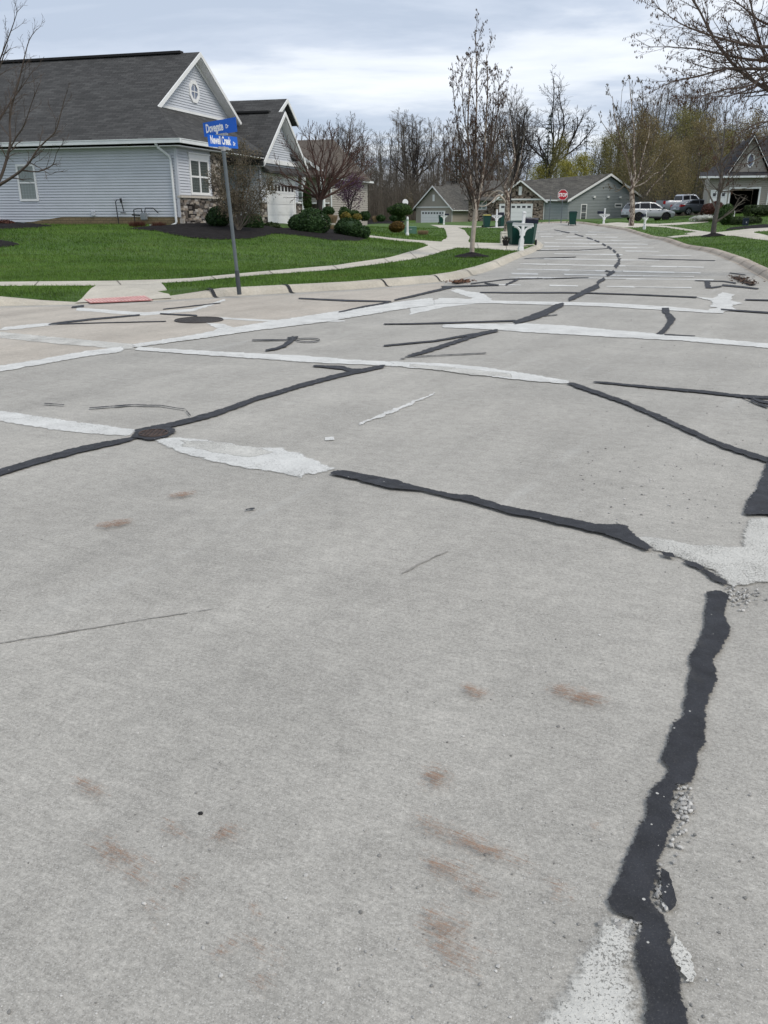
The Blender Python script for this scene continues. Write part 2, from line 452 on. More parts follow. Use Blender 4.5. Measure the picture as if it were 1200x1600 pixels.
def white_mat(name, speck=0.5, cover=0.36, col=(0.63, 0.64, 0.62)):
    m, nt, b = new_mat(name)
    p = pos(nt)
    c = scalec(nt, col, maprange(nt, noise(nt, p, 3, 5, .7), 0.3, 0.7, 0.86, 1.1))
    c = scalec(nt, c, maprange(nt, noise(nt, p, 60, 3, .7), 0.3, 0.7, 0.88, 1.08))
    hole = maprange(nt, math_(nt, 'ADD', math_(nt, 'MULTIPLY', noise(nt, p, 125, 3, .8), .75), math_(nt, 'MULTIPLY', noise(nt, p, 4, 3, .6), .25)), 0.62 - .13 * speck, 0.66 - .12 * speck, 0, 1)
    c = mixc(nt, math_(nt, 'MULTIPLY', hole, 0.8), c, (0.22, 0.21, 0.19))
    nt.links.new(c, b.inputs['Base Color']); b.inputs['Roughness'].default_value = 0.9; b.inputs['Specular IOR Level'].default_value = 0.15
    h = math_(nt, 'SUBTRACT', noise(nt, p, 90, 4, .7), math_(nt, 'MULTIPLY', hole, 0.7))
    bump(nt, b, h, 0.8, 0.006)
    e = edge_attr(nt)
    n = math_(nt, 'ADD', math_(nt, 'MULTIPLY', noise(nt, p, 38, 5, .75), 0.5), math_(nt, 'MULTIPLY', noise(nt, p, 6, 4, .7), 0.5))
    a = maprange(nt, math_(nt, 'SUBTRACT', math_(nt, 'ADD', math_(nt, 'MULTIPLY', e, 0.45), cover), n), -.03, .14, 0, .93)
    holes(nt, b.outputs[0], a)
    return m
def rust_mat():
    m, nt, b = new_mat('rust_stain')
    p = pos(nt)
    c = mixc(nt, noise(nt, p, 60, 3), (0.16, 0.078, 0.042), (0.34, 0.20, 0.12))
    nt.links.new(c, b.inputs['Base Color']); b.inputs['Roughness'].default_value = 0.9
    e = edge_attr(nt)
    pb = pos(nt, (9, 150, 1), (0, 0, R(30)))
    n = math_(nt, 'ADD', math_(nt, 'MULTIPLY', noise(nt, pb, 1, 5, .85), 0.55), math_(nt, 'MULTIPLY', noise(nt, p, 26, 6, .85), 0.45))
    a = math_(nt, 'MULTIPLY', maprange(nt, math_(nt, 'SUBTRACT', math_(nt, 'ADD', n, math_(nt, 'MULTIPLY', e, 0.12)), 0.560), 0.0, 0.10, 0, 1), 0.68)
    holes(nt, b.outputs[0], a)
    return m
def grass_mat(name, blades=False):
    m, nt, b = new_mat(name)
    p = pos(nt)
    c = mixc(nt, maprange(nt, noise(nt, p, 0.35, 4, .6), 0.35, 0.65, 0, 1), (0.058, 0.115, 0.018), (0.094, 0.165, 0.031))
    st = pos(nt, (0.06, 1.15, 1), (0, 0, R(-12)))
    c = scalec(nt, c, maprange(nt, noise(nt, st, 1.0, 4, .6), 0.3, 0.7, 0.80, 1.22))
    c = scalec(nt, c, maprange(nt, noise(nt, p, 3.5, 4, .7), 0.3, 0.7, 0.78, 1.25))
    dry = maprange(nt, noise(nt, pos(nt, (0.5, 1.3, 1)), 1.2, 5, .7), 0.55, 0.72, 0, 0.6)
    c = mixc(nt, dry, c, (0.115, 0.135, 0.038))
    if blades:
        g = nd(nt, 'ShaderNodeNewGeometry')
        c = scalec(nt, c, maprange(nt, g.outputs['Random Per Island'], 0, 1, 0.85, 1.35))
    else:
        c = scalec(nt, c, maprange(nt, noise(nt, p, 40, 3, .7), 0.3, 0.7, 0.5, 1.2))
    nt.links.new(c, b.inputs['Base Color']); b.inputs['Roughness'].default_value = 0.7; b.inputs['Specular IOR Level'].default_value = 0.15
    if not blades: bump(nt, b, noise(nt, p, 30, 4, .7), 1.0, 0.03)
    return m

MAT = {}
MAT['road'] = concrete_mat('road_concrete', (0.342, 0.328, 0.298), (0.386, 0.368, 0.332))
MAT['tan_slab'] = concrete_mat('tan_road_concrete', (0.405, 0.362, 0.308), (0.44, 0.400, 0.345), 0.8, 60)
MAT['walk'] = concrete_mat('pavement_concrete', (0.46, 0.425, 0.36), (0.52, 0.485, 0.41), 0.7, 20)
MAT['kerb'] = concrete_mat('kerb_concrete', (0.42, 0.385, 0.32), (0.49, 0.45, 0.375), 0.8, 20)
MAT['kerb_right'] = concrete_mat('rusty_kerb_concrete', (0.37, 0.31, 0.25), (0.44, 0.38, 0.31), 0.9, 20)
MAT['tar'] = tar_mat()
MAT['white'] = white_mat('white_grout', 0.3, 0.40, (0.66, 0.66, 0.635))
MAT['speckled'] = white_mat('speckled_grout', 0.55, 0.46, (0.60, 0.59, 0.55))
MAT['rust'] = rust_mat()
MAT['lawn'] = grass_mat('lawn_turf')
MAT['blades'] = grass_mat('grass_blades', True)
MAT['mulch'] = M('dark_mulch', (0.018, 0.016, 0.016), 0.95, 0.35, 6, fine=0.5, fscale=45, bmp=1.0, bscale=35, spec=0.1, src='geo')
MAT['litter'] = M('leaf_litter', (0.075, 0.058, 0.042), 0.95, 0.35, 0.5, fine=0.4, fscale=8, spec=0.05, src='geo')
MAT['gravel'] = M('gravel_stone', (0.36, 0.35, 0.33), 0.85, 0.1, 20, island=0.55)

# ------------------------------------------------------------------ ground sheets
def ragged(pts, amp, step, closed=True, seed=0):
    rnd = random.Random(seed)
    out = []; n = len(pts)
    for i in range(n if closed else n - 1):
        a, b = pts[i], pts[(i + 1) % n]
        d = math.hypot(b[0] - a[0], b[1] - a[1]); k = max(1, int(d / step))
        for j in range(k):
            t = j / k
            out.append([a[0] + (b[0] - a[0]) * t, a[1] + (b[1] - a[1]) * t])
    if not closed: out.append(list(pts[-1]))
    if amp <= 0: return out
    m = len(out); w1 = [rnd.gauss(0, 1) for _ in range(m)]
    w2 = [sum(w1[(i + k) % m] for k in range(-3, 4)) / 2.6 for i in range(m)]
    w3 = [sum(w1[(i * 7 + k) % m] for k in range(1)) for i in range(m)]
    res = []
    for i in range(m):
        a = out[i - 1]; b = out[(i + 1) % m]
        tx, ty = b[0] - a[0], b[1] - a[1]; L = math.hypot(tx, ty) or 1
        o = amp * (0.75 * w2[i] + 0.34 * w3[i])
        res.append([out[i][0] - ty / L * o, out[i][1] + tx / L * o])
    return res
def inside(poly, q):
    poly = np.asarray(poly, float); q = np.asarray(q, float)
    x, y = q[:, 0], q[:, 1]; r = np.zeros(len(q), bool)
    n = len(poly); j = n - 1
    for i in range(n):
        xi, yi = poly[i]; xj, yj = poly[j]
        c = ((yi > y) != (yj > y))
        with np.errstate(divide='ignore', invalid='ignore'):
            r ^= c & (x < (xj - xi) * (y - yi) / (yj - yi) + xi)
        j = i
    return r
def edge_dist(poly, q):
    P = np.asarray(poly, float); Q = np.roll(P, -1, 0); d = Q - P
    L2 = np.maximum((d ** 2).sum(1), 1e-12)
    best = np.full(len(q), 1e9)
    for i in range(len(P)):
        t = np.clip(((q - P[i]) @ d[i]) / L2[i], 0, 1)
        best = np.minimum(best, np.hypot(q[:, 0] - P[i, 0] - t * d[i, 0], q[:, 1] - P[i, 1] - t * d[i, 1]))
    return best
def cdt(poly, spacing, hols=(), grid=None):
    P = [tuple(p) for p in poly]; n = len(P)
    verts = list(P); edges = [(i, (i + 1) % n) for i in range(n)]
    for h in hols:
        k = len(verts); verts += [tuple(p) for p in h]; edges += [(k + i, k + (i + 1) % len(h)) for i in range(len(h))]
    if grid is None:
        A = np.array(P); lo = A.min(0); hi = A.max(0)
        gx = np.arange(lo[0] + spacing / 2, hi[0], spacing); gy = np.arange(lo[1] + spacing / 2, hi[1], spacing)
        g = np.stack(np.meshgrid(gx, gy), -1).reshape(-1, 2)
        if len(g): g = g + (np.random.RandomState(1).rand(len(g), 2) - .5) * spacing * .3
    else: g = grid
    if len(g):
        k = inside(P, g)
        g = g[k]
        if len(g): g = g[edge_dist(P, g) > spacing * 0.25]
        verts += [tuple(q) for q in g]
    ov, oe, of, *_ = delaunay_2d_cdt([Vector(v) for v in verts], edges, [], 0, 1e-5)
    V = np.array([(v.x, v.y) for v in ov]); Fc = np.array([f for f in of if len(f) == 3])
    cen = V[Fc].mean(1); k = inside(P, cen)
    for h in hols: k &= ~inside(h, cen)
    return V, Fc[k]
def sheet_data(poly, zfn, dz, spacing, hols=(), feather=None, grid=None):
    V, Fc = cdt(poly, spacing, hols, grid)
    z = zfn(V) + dz
    e = None
    if feather: e = np.clip(edge_dist(poly, V) / feather, 0, 1)
    return np.column_stack([V, z]), Fc, e
def build_sheet(name, parts, mat, parent=None, kind='structure'):
    Vs, Fs, Es = [], [], []; o = 0
    for V, Fc, e in parts:
        Vs.append(V); Fs += [tuple(int(i) + o for i in f) for f in Fc]; Es.append(e if e is not None else np.ones(len(V))); o += len(V)
    V = np.concatenate(Vs)
    # make every face look up
    me = bpy.data.meshes.new(name)
    F2 = []
    for f in Fs:
        a, b, c = V[f[0]], V[f[1]], V[f[2]]
        F2.append(f if (b[0] - a[0]) * (c[1] - a[1]) - (b[1] - a[1]) * (c[0] - a[0]) > 0 else f[::-1])
    me.from_pydata([tuple(v) for v in V], [], F2); me.update()
    at = me.attributes.new('edge', 'FLOAT', 'POINT'); at.data.foreach_set('value', np.concatenate(Es).astype(np.float32))
    o = link_mesh(name, me, mat, parent)
    if kind: o['kind'] = kind
    return o
def px(pts, fn=gp): return [fn(u, v) for u, v in pts]

# road outline, measured along the kerbs
ROAD = [(-70, 6.5), (-30, 9.4)] + px([(-150, 487), (0, 478.5), (118, 476), (270, 468.5), (400, 461), (560, 452), (690, 440.5), (728, 434), (760, 425), (793, 412), (820, 400), (847, 388)]) + \
       [(8.4, 46), (9.3, 53), (10.3, 62), (10.0, 68.5), (8, 71), (3, 73), (-6, 75), (-6, 83), (4, 81.5), (12, 80), (16.4, 76.5), (17.9, 72), (18.1, 66)] + \
       px([(1000, 368), (1040, 378), (1100, 393), (1150, 411.5), (1200, 440)]) + [(9.2, 18.8), (10.2, 17.2), (12.5, 16), (18, 15.2), (40, 13.5), (80, 11), (80, -25), (-70, -25)]
def ring_grid(lims):
    out = []
    for (x0, x1, y0, y1, s, ex) in lims:
        g = np.stack(np.meshgrid(np.arange(x0 + s / 2, x1, s), np.arange(y0 + s / 2, y1, s)), -1).reshape(-1, 2)
        if ex is not None: g = g[~((g[:, 0] > ex[0]) & (g[:, 0] < ex[1]) & (g[:, 1] > ex[2]) & (g[:, 1] < ex[3]))]
        out.append(g)
    return np.concatenate(out)
ROADF = ragged(ROAD, 0, 0.7)
road = build_sheet('road', [sheet_data(ROADF, Hv, 0, 1.0, grid=ring_grid([(-15, 20, 0, 85, 1.0, None), (-70, 80, -25, 85, 4.0, (-15, 20, 0, 85))]))], MAT['road'])

# lawns: one turf sheet round the road, at kerb height
KERB_W = 0.34
def offset_poly(P, d):                            # positive = to the left of travel
    out = []; n = len(P)
    for i in range(n):
        a, b, c = P[i - 1], P[i], P[(i + 1) % n]
        n1 = Vector((-(b[1] - a[1]), b[0] - a[0])).normalized(); n2 = Vector((-(c[1] - b[1]), c[0] - b[0])).normalized()
        m = (n1 + n2)
        if m.length < 1e-6: m = n1
        m.normalize(); out.append((b[0] + m.x * d / max(0.5, m.dot(n1)), b[1] + m.y * d / max(0.5, m.dot(n1))))
    return out
ROADO = offset_poly(ROADF, KERB_W)
LAWN_OUT = [(-120, -40), (160, -40), (160, 185), (-120, 185)]
lawn = build_sheet('lawn', [sheet_data(ragged(LAWN_OUT, 0, 8), Tv, 0, 1.0, hols=[ROADO],
        grid=ring_grid([(-40, 40, 10, 90, 1.2, None), (-120, 160, -40, 185, 5, (-40, 40, 10, 90))]))], MAT['lawn'])
def build_ground():
    xs = np.concatenate([-np.geomspace(3000, 130, 14), np.arange(-120, 161, 10), np.geomspace(170, 3000, 14)])
    ys = np.concatenate([-np.geomspace(3000, 60, 12), np.arange(-45, 180, 15), np.arange(184, 300, 6), np.geomspace(310, 4000, 14)])
    X, Y = np.meshgrid(xs, ys); q = np.column_stack([X.ravel(), Y.ravel()])
    bank = sstep(186, 250, q[:, 1]) * 4.0 * sstep(700, 300, q[:, 1]) if False else sstep(186, 260, q[:, 1]) * 4.0
    z = Hv(q) - 0.35 + (0.42 + bank) * (q[:, 1] > 184) + 0.0
    V = np.column_stack([q, z]); nx, ny = len(xs), len(ys); f = []
    for j in range(ny - 1):
        for i in range(nx - 1): f.append((j * nx + i, j * nx + i + 1, (j + 1) * nx + i + 1, (j + 1) * nx + i))
    me = bpy.data.meshes.new('ground'); me.from_pydata([tuple(v) for v in V], [], f); me.update()
    o = link_mesh('ground', me, MAT['litter']); o['kind'] = 'structure'
build_ground()

# kerb: a rolled concrete kerb swept along the road edge
def build_kerb(name, P, mat, close=False):
    prof = [(0.0, -0.05), (0.0, 0.006), (0.05, 0.012), (0.10, 0.075), (0.16, 0.122), (0.21, 0.138), (KERB_W + 0.02, 0.139), (KERB_W + 0.02, 0.0)]
    P = ragged(P, 0, 0.45, closed=False)
    n = len(P); mb = MB()
    rings = []
    for i in range(n):
        a = P[max(0, i - 1)]; b = P[min(n - 1, i + 1)]
        t = Vector((b[0] - a[0], b[1] - a[1])).normalized(); nn = Vector((-t.y, t.x))
        q = [(P[i][0] + nn.x * d, P[i][1] + nn.y * d) for d, _ in prof]
        hb = Hv([P[i]])[0]; top = Tv([q[-1]])[0] - Hv([q[-1]])[0]
        k = top / 0.13
        rings.append([(x, y, hb + (z * k if z > 0 else z)) for (x, y), (_, z) in zip(q, prof)])
    m = len(prof)
    for r in rings: mb.v += r
    for i in range(n - 1):
        for j in range(m - 1):
            mb.f.append((i * m + j, i * m + j + 1, (i + 1) * m + j + 1, (i + 1) * m + j))
    o = mb.build(name, mat); o['kind'] = 'structure'
    return o
iL = 14                                             # index of the last measured point on the left kerb
kl = build_kerb('kerb', ROAD[0:23], MAT['kerb'])
kr = build_kerb('kerb', ROAD[23:37], MAT['kerb_right'])

# pavement, path and driveways
WALK = [(-400, 449), (-200, 444.5), (0, 441), (170, 439.5), (250, 437.5), (300, 435), (400, 425.5), (525, 415), (600, 404), (650, 391), (669, 384), (660, 380), (620, 376.5), (575, 371), (570, 367),
        (620, 373), (660, 376), (690, 378), (699, 370), (697, 362), (684, 354.5), (672, 351.5), (710, 352), (752, 353.5), (753, 355.3), (714, 356), (726, 360), (734, 370), (732, 379), (788, 380.5), (833, 381.5)]
WALK2 = [(845, 388), (832, 394), (760, 389), (714, 387.5), (696, 392), (680, 397), (650, 404.5), (600, 412), (525, 422), (400, 431), (300, 440.5), (252, 443)]
wk = px(WALK, gpl) + px(WALK2, gpl)
rampL = px([(268, 466.5), (118, 474)], gpl)
wk += rampL + px([(150, 447), (0, 447.5), (-200, 452), (-400, 457)], gpl)
WALKF = ragged(wk, 0, 0.5)
def Twalk(xy):
    ramp = (np.asarray(xy)[:, 0] < -2.5)
    return np.where(inside(ROADO, xy) & ~ramp, Hv(xy) - .15, Tv(xy))
walk_parts = [sheet_data(WALKF, Twalk, 0.012, 0.5)]
# right side: driveway apron, pavement and private drives
def Tapron(xy):                                   # drives end at the back of the kerb
    return np.where(inside(ROADO, xy), Hv(xy) - .15, Tv(xy))
RW = [
 [(1024, 372), (1080, 366.3), (1120, 363.2), (1180, 356.5), (1230, 353), (1300, 352), (1300, 356), (1240, 359), (1180, 362.5), (1178, 364), (1210, 371), (1260, 380), (1260, 392), (1200, 376), (1150, 369.2), (1110, 368), (1066, 370.5), (1046, 374), (1038, 377.0)],
 [(985, 353.5), (1010, 352), (1040, 353.2), (1062, 356), (1095, 361.0), (1118, 363.4), (1080, 366.5), (1068, 365), (1090, 362.5), (1040, 355.5), (1012, 353.8), (990, 356)],
 [(905, 352.0), (940, 350.0), (965, 347.6), (990, 349), (1030, 350), (1100, 345), (1108, 347), (1060, 351.5), (1010, 353), (988, 355.2), (960, 356.3), (925, 353.5)],
]
for poly in RW:
    walk_parts.append(sheet_data(ragged(px(poly, gpl), 0, 0.4), Tapron, 0.012, 0.5))
pave = build_sheet('pavement', walk_parts, MAT['walk'])

def walk_joints():
    mb = MB()
    for (u0, v0, u1, v1) in ((60, 440.8, 54, 447.3), (183, 439.6, 189, 446), (-90, 443, -100, 450), (330, 432.5, 338, 437.5), (420, 423.8, 427, 429), (520, 415.4, 529, 421.6), (600, 404.3, 609, 411), (640, 394, 652, 404), (672, 386, 690, 394), (694, 373, 733, 374), (690, 378.5, 732, 380.5), (688, 360, 725, 361), (745, 380.5, 748, 388.5), (790, 381, 792, 391), (152, 447.5, 234, 445.5), (625, 377.2, 618, 380)):
        a = Vector(gpl(u0, v0)); b = Vector(gpl(u1, v1)); n = int((b - a).length / .3) + 1; t = (b - a).normalized(); w = Vector((-t.y, t.x)) * .012
        for i in range(n):
            p = a.lerp(b, i / n); q = a.lerp(b, (i + 1) / n)
            mb.poly([(s.x, s.y, float(Tv([s])[0]) + .017) for s in (Vector((p - w)[:2]), Vector((q - w)[:2]), Vector((q + w)[:2]), Vector((p + w)[:2]))])
    mb.build('expansion_joint', M('dirty_joint', (.13, .115, .095), .95, .2, 10), pave, recalc=False)
walk_joints()
# pink tactile pad on the kerb ramp
def tactile():
    c = [gpl(u, v) for u, v in ((143, 473.2), (238, 469.2), (240, 478), (140, 479))]
    p0 = Vector(gpl(141, 474.5)); p1 = Vector(gpl(239, 470.0))
    ux = (p1 - p0).normalized(); L = (p1 - p0).length; uy = Vector((-ux.y, ux.x)); Wd = 0.62
    t = empty('tactile_pad', (p0.x, p0.y, T(p0.x, p0.y)), 0, 'pink ribbed tactile paving pad set in the kerb ramp', 'tactile paving')
    mb = MB(); nb = MB()
    def P(s, d, dz):
        q = p0 + ux * s + uy * d; return (q.x - p0.x, q.y - p0.y, T(q.x, q.y) - T(p0.x, p0.y) + dz)
    mb.hexa([P(0, 0, .006), P(L, 0, .006), P(L, Wd, .006), P(0, Wd, .006), P(0, 0, .018), P(L, 0, .018), P(L, Wd, .018), P(0, Wd, .018)])
    mb.build('pad', M('pink_plastic', (0.42, 0.19, 0.18), 0.8, 0.2, 6, fine=.15), t)
    k = 18
    for i in range(k):
        s = L * (i + .5) / k
        for j in range(6):
            d = Wd * (j + .5) / 6
            q = P(s, d, 0.017)
            nb.lathe([(0.024, 0), (0.020, 0.012), (0.008, 0.016)], q, 6)
    nb.build('truncated_domes', M('faded_pink_dome', (0.66, 0.45, 0.42), 0.8, 0.2, 6), t)['kind'] = 'stuff'  # domes coloured paler than the pad so the rows stand out
tactile()

# mulch beds: dark heaps with an uneven edge
def bed(pts, name='mulch_bed', dz=0.03, dome=0.10, sp=0.35):
    P = ragged(px(pts, gpl), 0.05, 0.25, seed=len(pts))
    V, Fc, e = sheet_data(P, Tv, dz, sp)
    V[:, 2] += np.clip(edge_dist(P, V[:, :2]) / 0.7, 0, 1) ** 0.7 * dome + np.random.RandomState(3).rand(len(V)) * 0.03 - 0.028
    o = build_sheet(name, [(V, Fc, e)], MAT['mulch'])
    return P
BEDS = [bed([(266, 366), (240, 361), (200, 358), (235, 355), (300, 351), (345, 350), (400, 351), (440, 355), (438, 361), (421, 367), (385, 373.5), (340, 375), (300, 372)]),
        bed([(424, 366), (430, 358), (470, 357), (540, 357.5), (571, 370), (574, 374), (560, 377.5), (520, 376.5), (480, 370.5), (445, 366.5)]),
        bed([(-60, 350), (-60, 366), (0, 359), (50, 356.5), (90, 354), (60, 352), (15, 350)]),
        bed([(-60, 378), (0, 375.5), (18, 378), (33, 383), (10, 386.5), (-60, 390)]),
        bed([(500, 349), (512, 344), (545, 343.5), (590, 344.5), (632, 346), (625, 350), (590, 349.5), (560, 352), (530, 352)]),
        bed([(1132, 361), (1150, 358.5), (1200, 356), (1230, 357), (1225, 351), (1190, 351), (1140, 356)], dome=.05)]
def ring_bed(u, v, r, nm):
    x, y = gpl(u, v)
    P = ragged([(x + r * math.cos(t), y + r * math.sin(t)) for t in np.linspace(0, 2 * math.pi, 40)[:-1]], 0.03, 0.12, seed=4)
    V, Fc, e = sheet_data(P, Tv, 0.03, 0.15)
    V[:, 2] += np.clip(1 - np.hypot(V[:, 0] - x, V[:, 1] - y) / r, 0, 1) * 0.16 + np.random.RandomState(3).rand(len(V)) * 0.03 - .02
    build_sheet(nm, [(V, Fc, e)], MAT['mulch']); return P
BEDS.append(ring_bed(737, 401.5, 0.62, 'mulch_ring'))
BEDS.append(ring_bed(1114, 369, 0.6, 'mulch_ring'))

# grass blades on the lawns in view
def build_grass():
    rs = np.random.RandomState(7)
    def region(n, x0, x1, y0, y1, h, w):
        q = np.column_stack([rs.uniform(x0, x1, n), rs.uniform(y0, y1, n)])
        z = Tv(q); Zc = q[:, 1] * _c - (z - CAM_Z) * _s
        u = 600 + F * q[:, 0] / Zc
        k = (u > -60) & (u < 1260) & ~inside(ROADO, q) & ~inside(WALKF, q)
        for b in BEDS: k &= ~inside(b, q)
        for poly in RWP: k &= ~inside(poly, q)
        q = q[k]; z = z[k]; m = len(q)
        a = rs.uniform(0, 2 * math.pi, m); hh = h * rs.uniform(.5, 1.2, m); ww = w * rs.uniform(.6, 1.3, m)
        dx, dy = np.cos(a) * ww, np.sin(a) * ww; lx, ly = rs.normal(0, .4, m) * hh, rs.normal(0, .4, m) * hh
        V = np.empty((m, 3, 3))
        V[:, 0] = np.column_stack([q[:, 0] - dx, q[:, 1] - dy, z - .005]); V[:, 1] = np.column_stack([q[:, 0] + dx, q[:, 1] + dy, z - .005])
        V[:, 2] = np.column_stack([q[:, 0] + lx, q[:, 1] + ly, z + hh])
        return V.reshape(-1, 3)
    RWP = [px(p, gpl) for p in RW]
    V = np.concatenate([region(130000, -12, 3.5, 15, 24, .055, .006), region(90000, -20, 6, 24, 40, .07, .010), region(30000, -3, 10, 36, 75, .08, .018),
                        region(45000, 8.5, 20, 18, 48, .075, .010), region(20000, 12, 36, 46, 82, .09, .02)])
    me = np_mesh('grass', V, 3)
    o = link_mesh('grass', me, MAT['blades']); tag(o, 'short mown grass of the front lawns and verges', 'grass', kind='stuff')
build_grass()
# ------------------------------------------------------------------ crack sealing, grout patches and stains on the road
def zpx(v): 
    y = -CAM_Z / ratio(v) if ratio(v) < -0.001 else 200
    return y * _c + CAM_Z * _s
def vline(pts):                                   # polyline of (u, v, thickness in photo pixels) -> outline on the road
    n = len(pts); L, Rr = [], []
    for i, (u, v, t) in enumerate(pts):
        a = pts[max(0, i - 1)]; b = pts[min(n - 1, i + 1)]
        dx, dy = b[0] - a[0], b[1] - a[1]; d = math.hypot(dx, dy) or 1
        nx, ny = -dy / d, dx / d
        L.append((u + nx * t / 2, v + ny * t / 2)); Rr.append((u - nx * t / 2, v - ny * t / 2))
    return L + Rr[::-1]
def dense(pts, k=1):
    out = []
    n = len(pts)
    for i in range(n - 1):
        m = max(1, int(math.hypot(pts[i + 1][0] - pts[i][0], pts[i + 1][1] - pts[i][1]) / 40))
        for j in range(m):
            t = j / m; out.append(tuple(a + (b - a) * t for a, b in zip(pts[i], pts[i + 1])))
    out.append(pts[-1]); return out
_seed = [0]
def mark(outline, dz, amp=1.0, feather=0.022, minamp=0.004):
    _seed[0] += 1
    vm = sum(p[1] for p in outline) / len(outline)
    Z = zpx(vm); pxm = Z / F
    P = px(outline)
    step = max(0.008, 2.2 * pxm)
    P = ragged(P, amp * max(minamp, 0.55 * pxm) * (.55 if vm > 800 else 1), step, seed=_seed[0])
    sp = max(0.02, 9 * pxm, )
    if vm < 505: return sheet_data(P, Hv, dz, sp)
    d = sheet_data(P, Hv, dz, sp, feather=(feather * 1.6 if vm > 880 else feather) if vm > 640 else max(0.008, .5 * pxm))
    A = abs(sum(P[i - 1][0] * P[i][1] - P[i][0] * P[i - 1][1] for i in range(len(P)))) / 2; L = sum(math.hypot(P[i][0] - P[i - 1][0], P[i][1] - P[i - 1][1]) for i in range(len(P)))
    return d if 2 * A / L > (4.5 if vm < 640 else 2.0) * feather else (d[0], d[1], np.ones(len(d[0])))
TAR = []
def tz(): return 0.011 + (len(TAR) % 9) * .0007
def tl(*pts, amp=1.3): TAR.append(mark(vline([(u, v, t * (.78 if v > 500 else .92 if v > 445 else .72)) for u, v, t in dense(list(pts))]), tz(), amp))
def tp(*pts, amp=1.0): TAR.append(mark(list(pts), tz(), amp))
tl((-60, 759, 17), (0, 740, 15), (60, 722, 13), (130, 703, 13), (200, 689, 10), (216, 684, 8))
tl((236, 671, 9), (270, 665, 11), (330, 650, 11), (400, 625, 10), (470, 604, 9), (530, 588, 9), (602, 573, 7))
tl((490, 573, 4), (520, 575, 6), (535, 576, 8), (550, 580, 7), (572, 580, 7))
tl((624, 563, 4), (645, 556, 7), (670, 549, 8), (720, 533, 8), (750, 523, 8), (779, 517, 6))
tl((600, 541.5, 2.5), (680, 534, 3), (740, 523.5, 4), (762, 521, 4))
tl((803, 506, 6), (815, 502, 8), (835, 496, 10), (855, 488, 10), (870, 480, 9), (881, 476, 5))
tl((888, 470, 5), (900, 464, 7), (915, 456, 8), (936, 447, 8))
tl((933, 443, 7), (945, 436, 7)); tl((948, 431, 6), (956, 427, 7), (960, 424.5, 5)); tl((946, 423.5, 3), (957, 426, 3))
tl((961, 418, 8), (965, 413, 8), (968.5, 410.5, 7)); tl((967, 409.5, 6), (968, 404, 6.5)); tl((967, 402.5, 6), (964, 397, 6)); tl((962, 395, 5), (958, 391, 5))
tl((956, 389.5, 4), (949, 385.5, 4)); tl((946, 384, 3.5), (941, 381, 3.2)); tl((936, 378.5, 3), (929, 375.8, 3)); tl((926, 374.6, 2.6), (917, 371.4, 2.6)); tl((911, 369.6, 2.4), (898, 366, 2.2)); tl((890, 364, 2), (866, 359, 1.8))
tl((925, 598, 3), (960, 601, 4.5), (1000, 605, 5), (1100, 614, 6), (1160, 621, 6), (1205, 623, 7), (1270, 624, 8))
tl((1168, 622, 3), (1190, 629, 5), (1215, 634, 6)); tl((1160, 622, 2), (1182, 632, 3), (1200, 638, 4))
tl((886, 600, 6), (905, 606, 9), (940, 618, 8), (980, 632, 9), (1020, 650, 10), (1060, 668, 11), (1095, 684, 10), (1130, 699, 11), (1204, 724, 12))
tp((1199, 716), (1210, 705), (1240, 690), (1270, 690), (1270, 840), (1225, 815), (1200, 808), (1160, 809), (1164, 787), (1180, 767), (1190, 745))
tp((515, 744), (520, 738), (540, 738), (560, 742), (615, 752), (660, 765), (700, 773), (740, 778), (790, 794), (880, 811), (930, 822), (990, 824), (985, 832), (1000, 845), (1022, 860), (1020, 867), (1000, 862), (970, 848), (930, 836), (870, 823), (840, 815), (790, 805), (740, 790), (700, 781), (660, 771), (610, 767), (580, 760), (550, 752))
tp((1032, 867), (1050, 869), (1054, 876), (1036, 873)); tp((1060, 880), (1075, 878), (1090, 882), (1110, 895), (1140, 913), (1135, 919), (1115, 912), (1090, 893))
tp((1101, 927), (1100, 957), (1095, 993), (1083, 1013), (1075, 1030), (1073, 1063), (1070, 1080), (1063, 1120), (1047, 1130), (1030, 1190), (1041, 1203), (1007, 1253), (993, 1300), (963, 1373), (943, 1413), (950, 1430), (987, 1443), (1000, 1449), (988, 1480), (997, 1540), (1007, 1573), (1000, 1600), (1002, 1720), (1090, 1720), (1077, 1600), (1067, 1557), (1069, 1537), (1053, 1497), (1050, 1457), (1032, 1430), (1022, 1410), (1035, 1375), (1030, 1357), (1042, 1327), (1055, 1293), (1056, 1277), (1053, 1260), (1062, 1233), (1080, 1233), (1090, 1213), (1100, 1180), (1105, 1147), (1107, 1107), (1118, 1080), (1123, 1063), (1117, 1040), (1133, 1013), (1142, 990), (1138, 973), (1133, 967), (1142, 933), (1122, 925), amp=1.1)
tp((1032, 1362), (1044, 1370), (1050, 1395), (1055, 1422), (1045, 1430), (1034, 1408), (1030, 1385))
tp((1034, 482), (1045, 482), (1046, 490), (1050, 493), (1056, 500), (1050, 508), (1040, 520), (1036, 524), (1025, 523), (1037, 513), (1043, 502), (1040, 492), (1034, 489)); tl((1038, 524, 2), (1086, 526.5, 1.8))
tl((415, 549, 3), (432, 546, 4), (445, 541, 7), (455, 534, 9), (460, 529, 9)); tl((450, 530, 4), (466, 528, 3))
tl((395, 533, 1.6), (450, 532.5, 2)); tl(*[(481 + 19 * math.cos(t), 533 + 2.7 * math.sin(t), 1.5) for t in np.linspace(-3, 3, 16)], amp=.3)
tl((75, 508, 2), (92, 505.5, 4), (150, 499, 3), (218, 493, 2.4)); tl((80, 507.5, 1.8), (170, 505, 1.6), (260, 503, 1.6)); tl((250, 491, 2), (308, 494, 2.5))
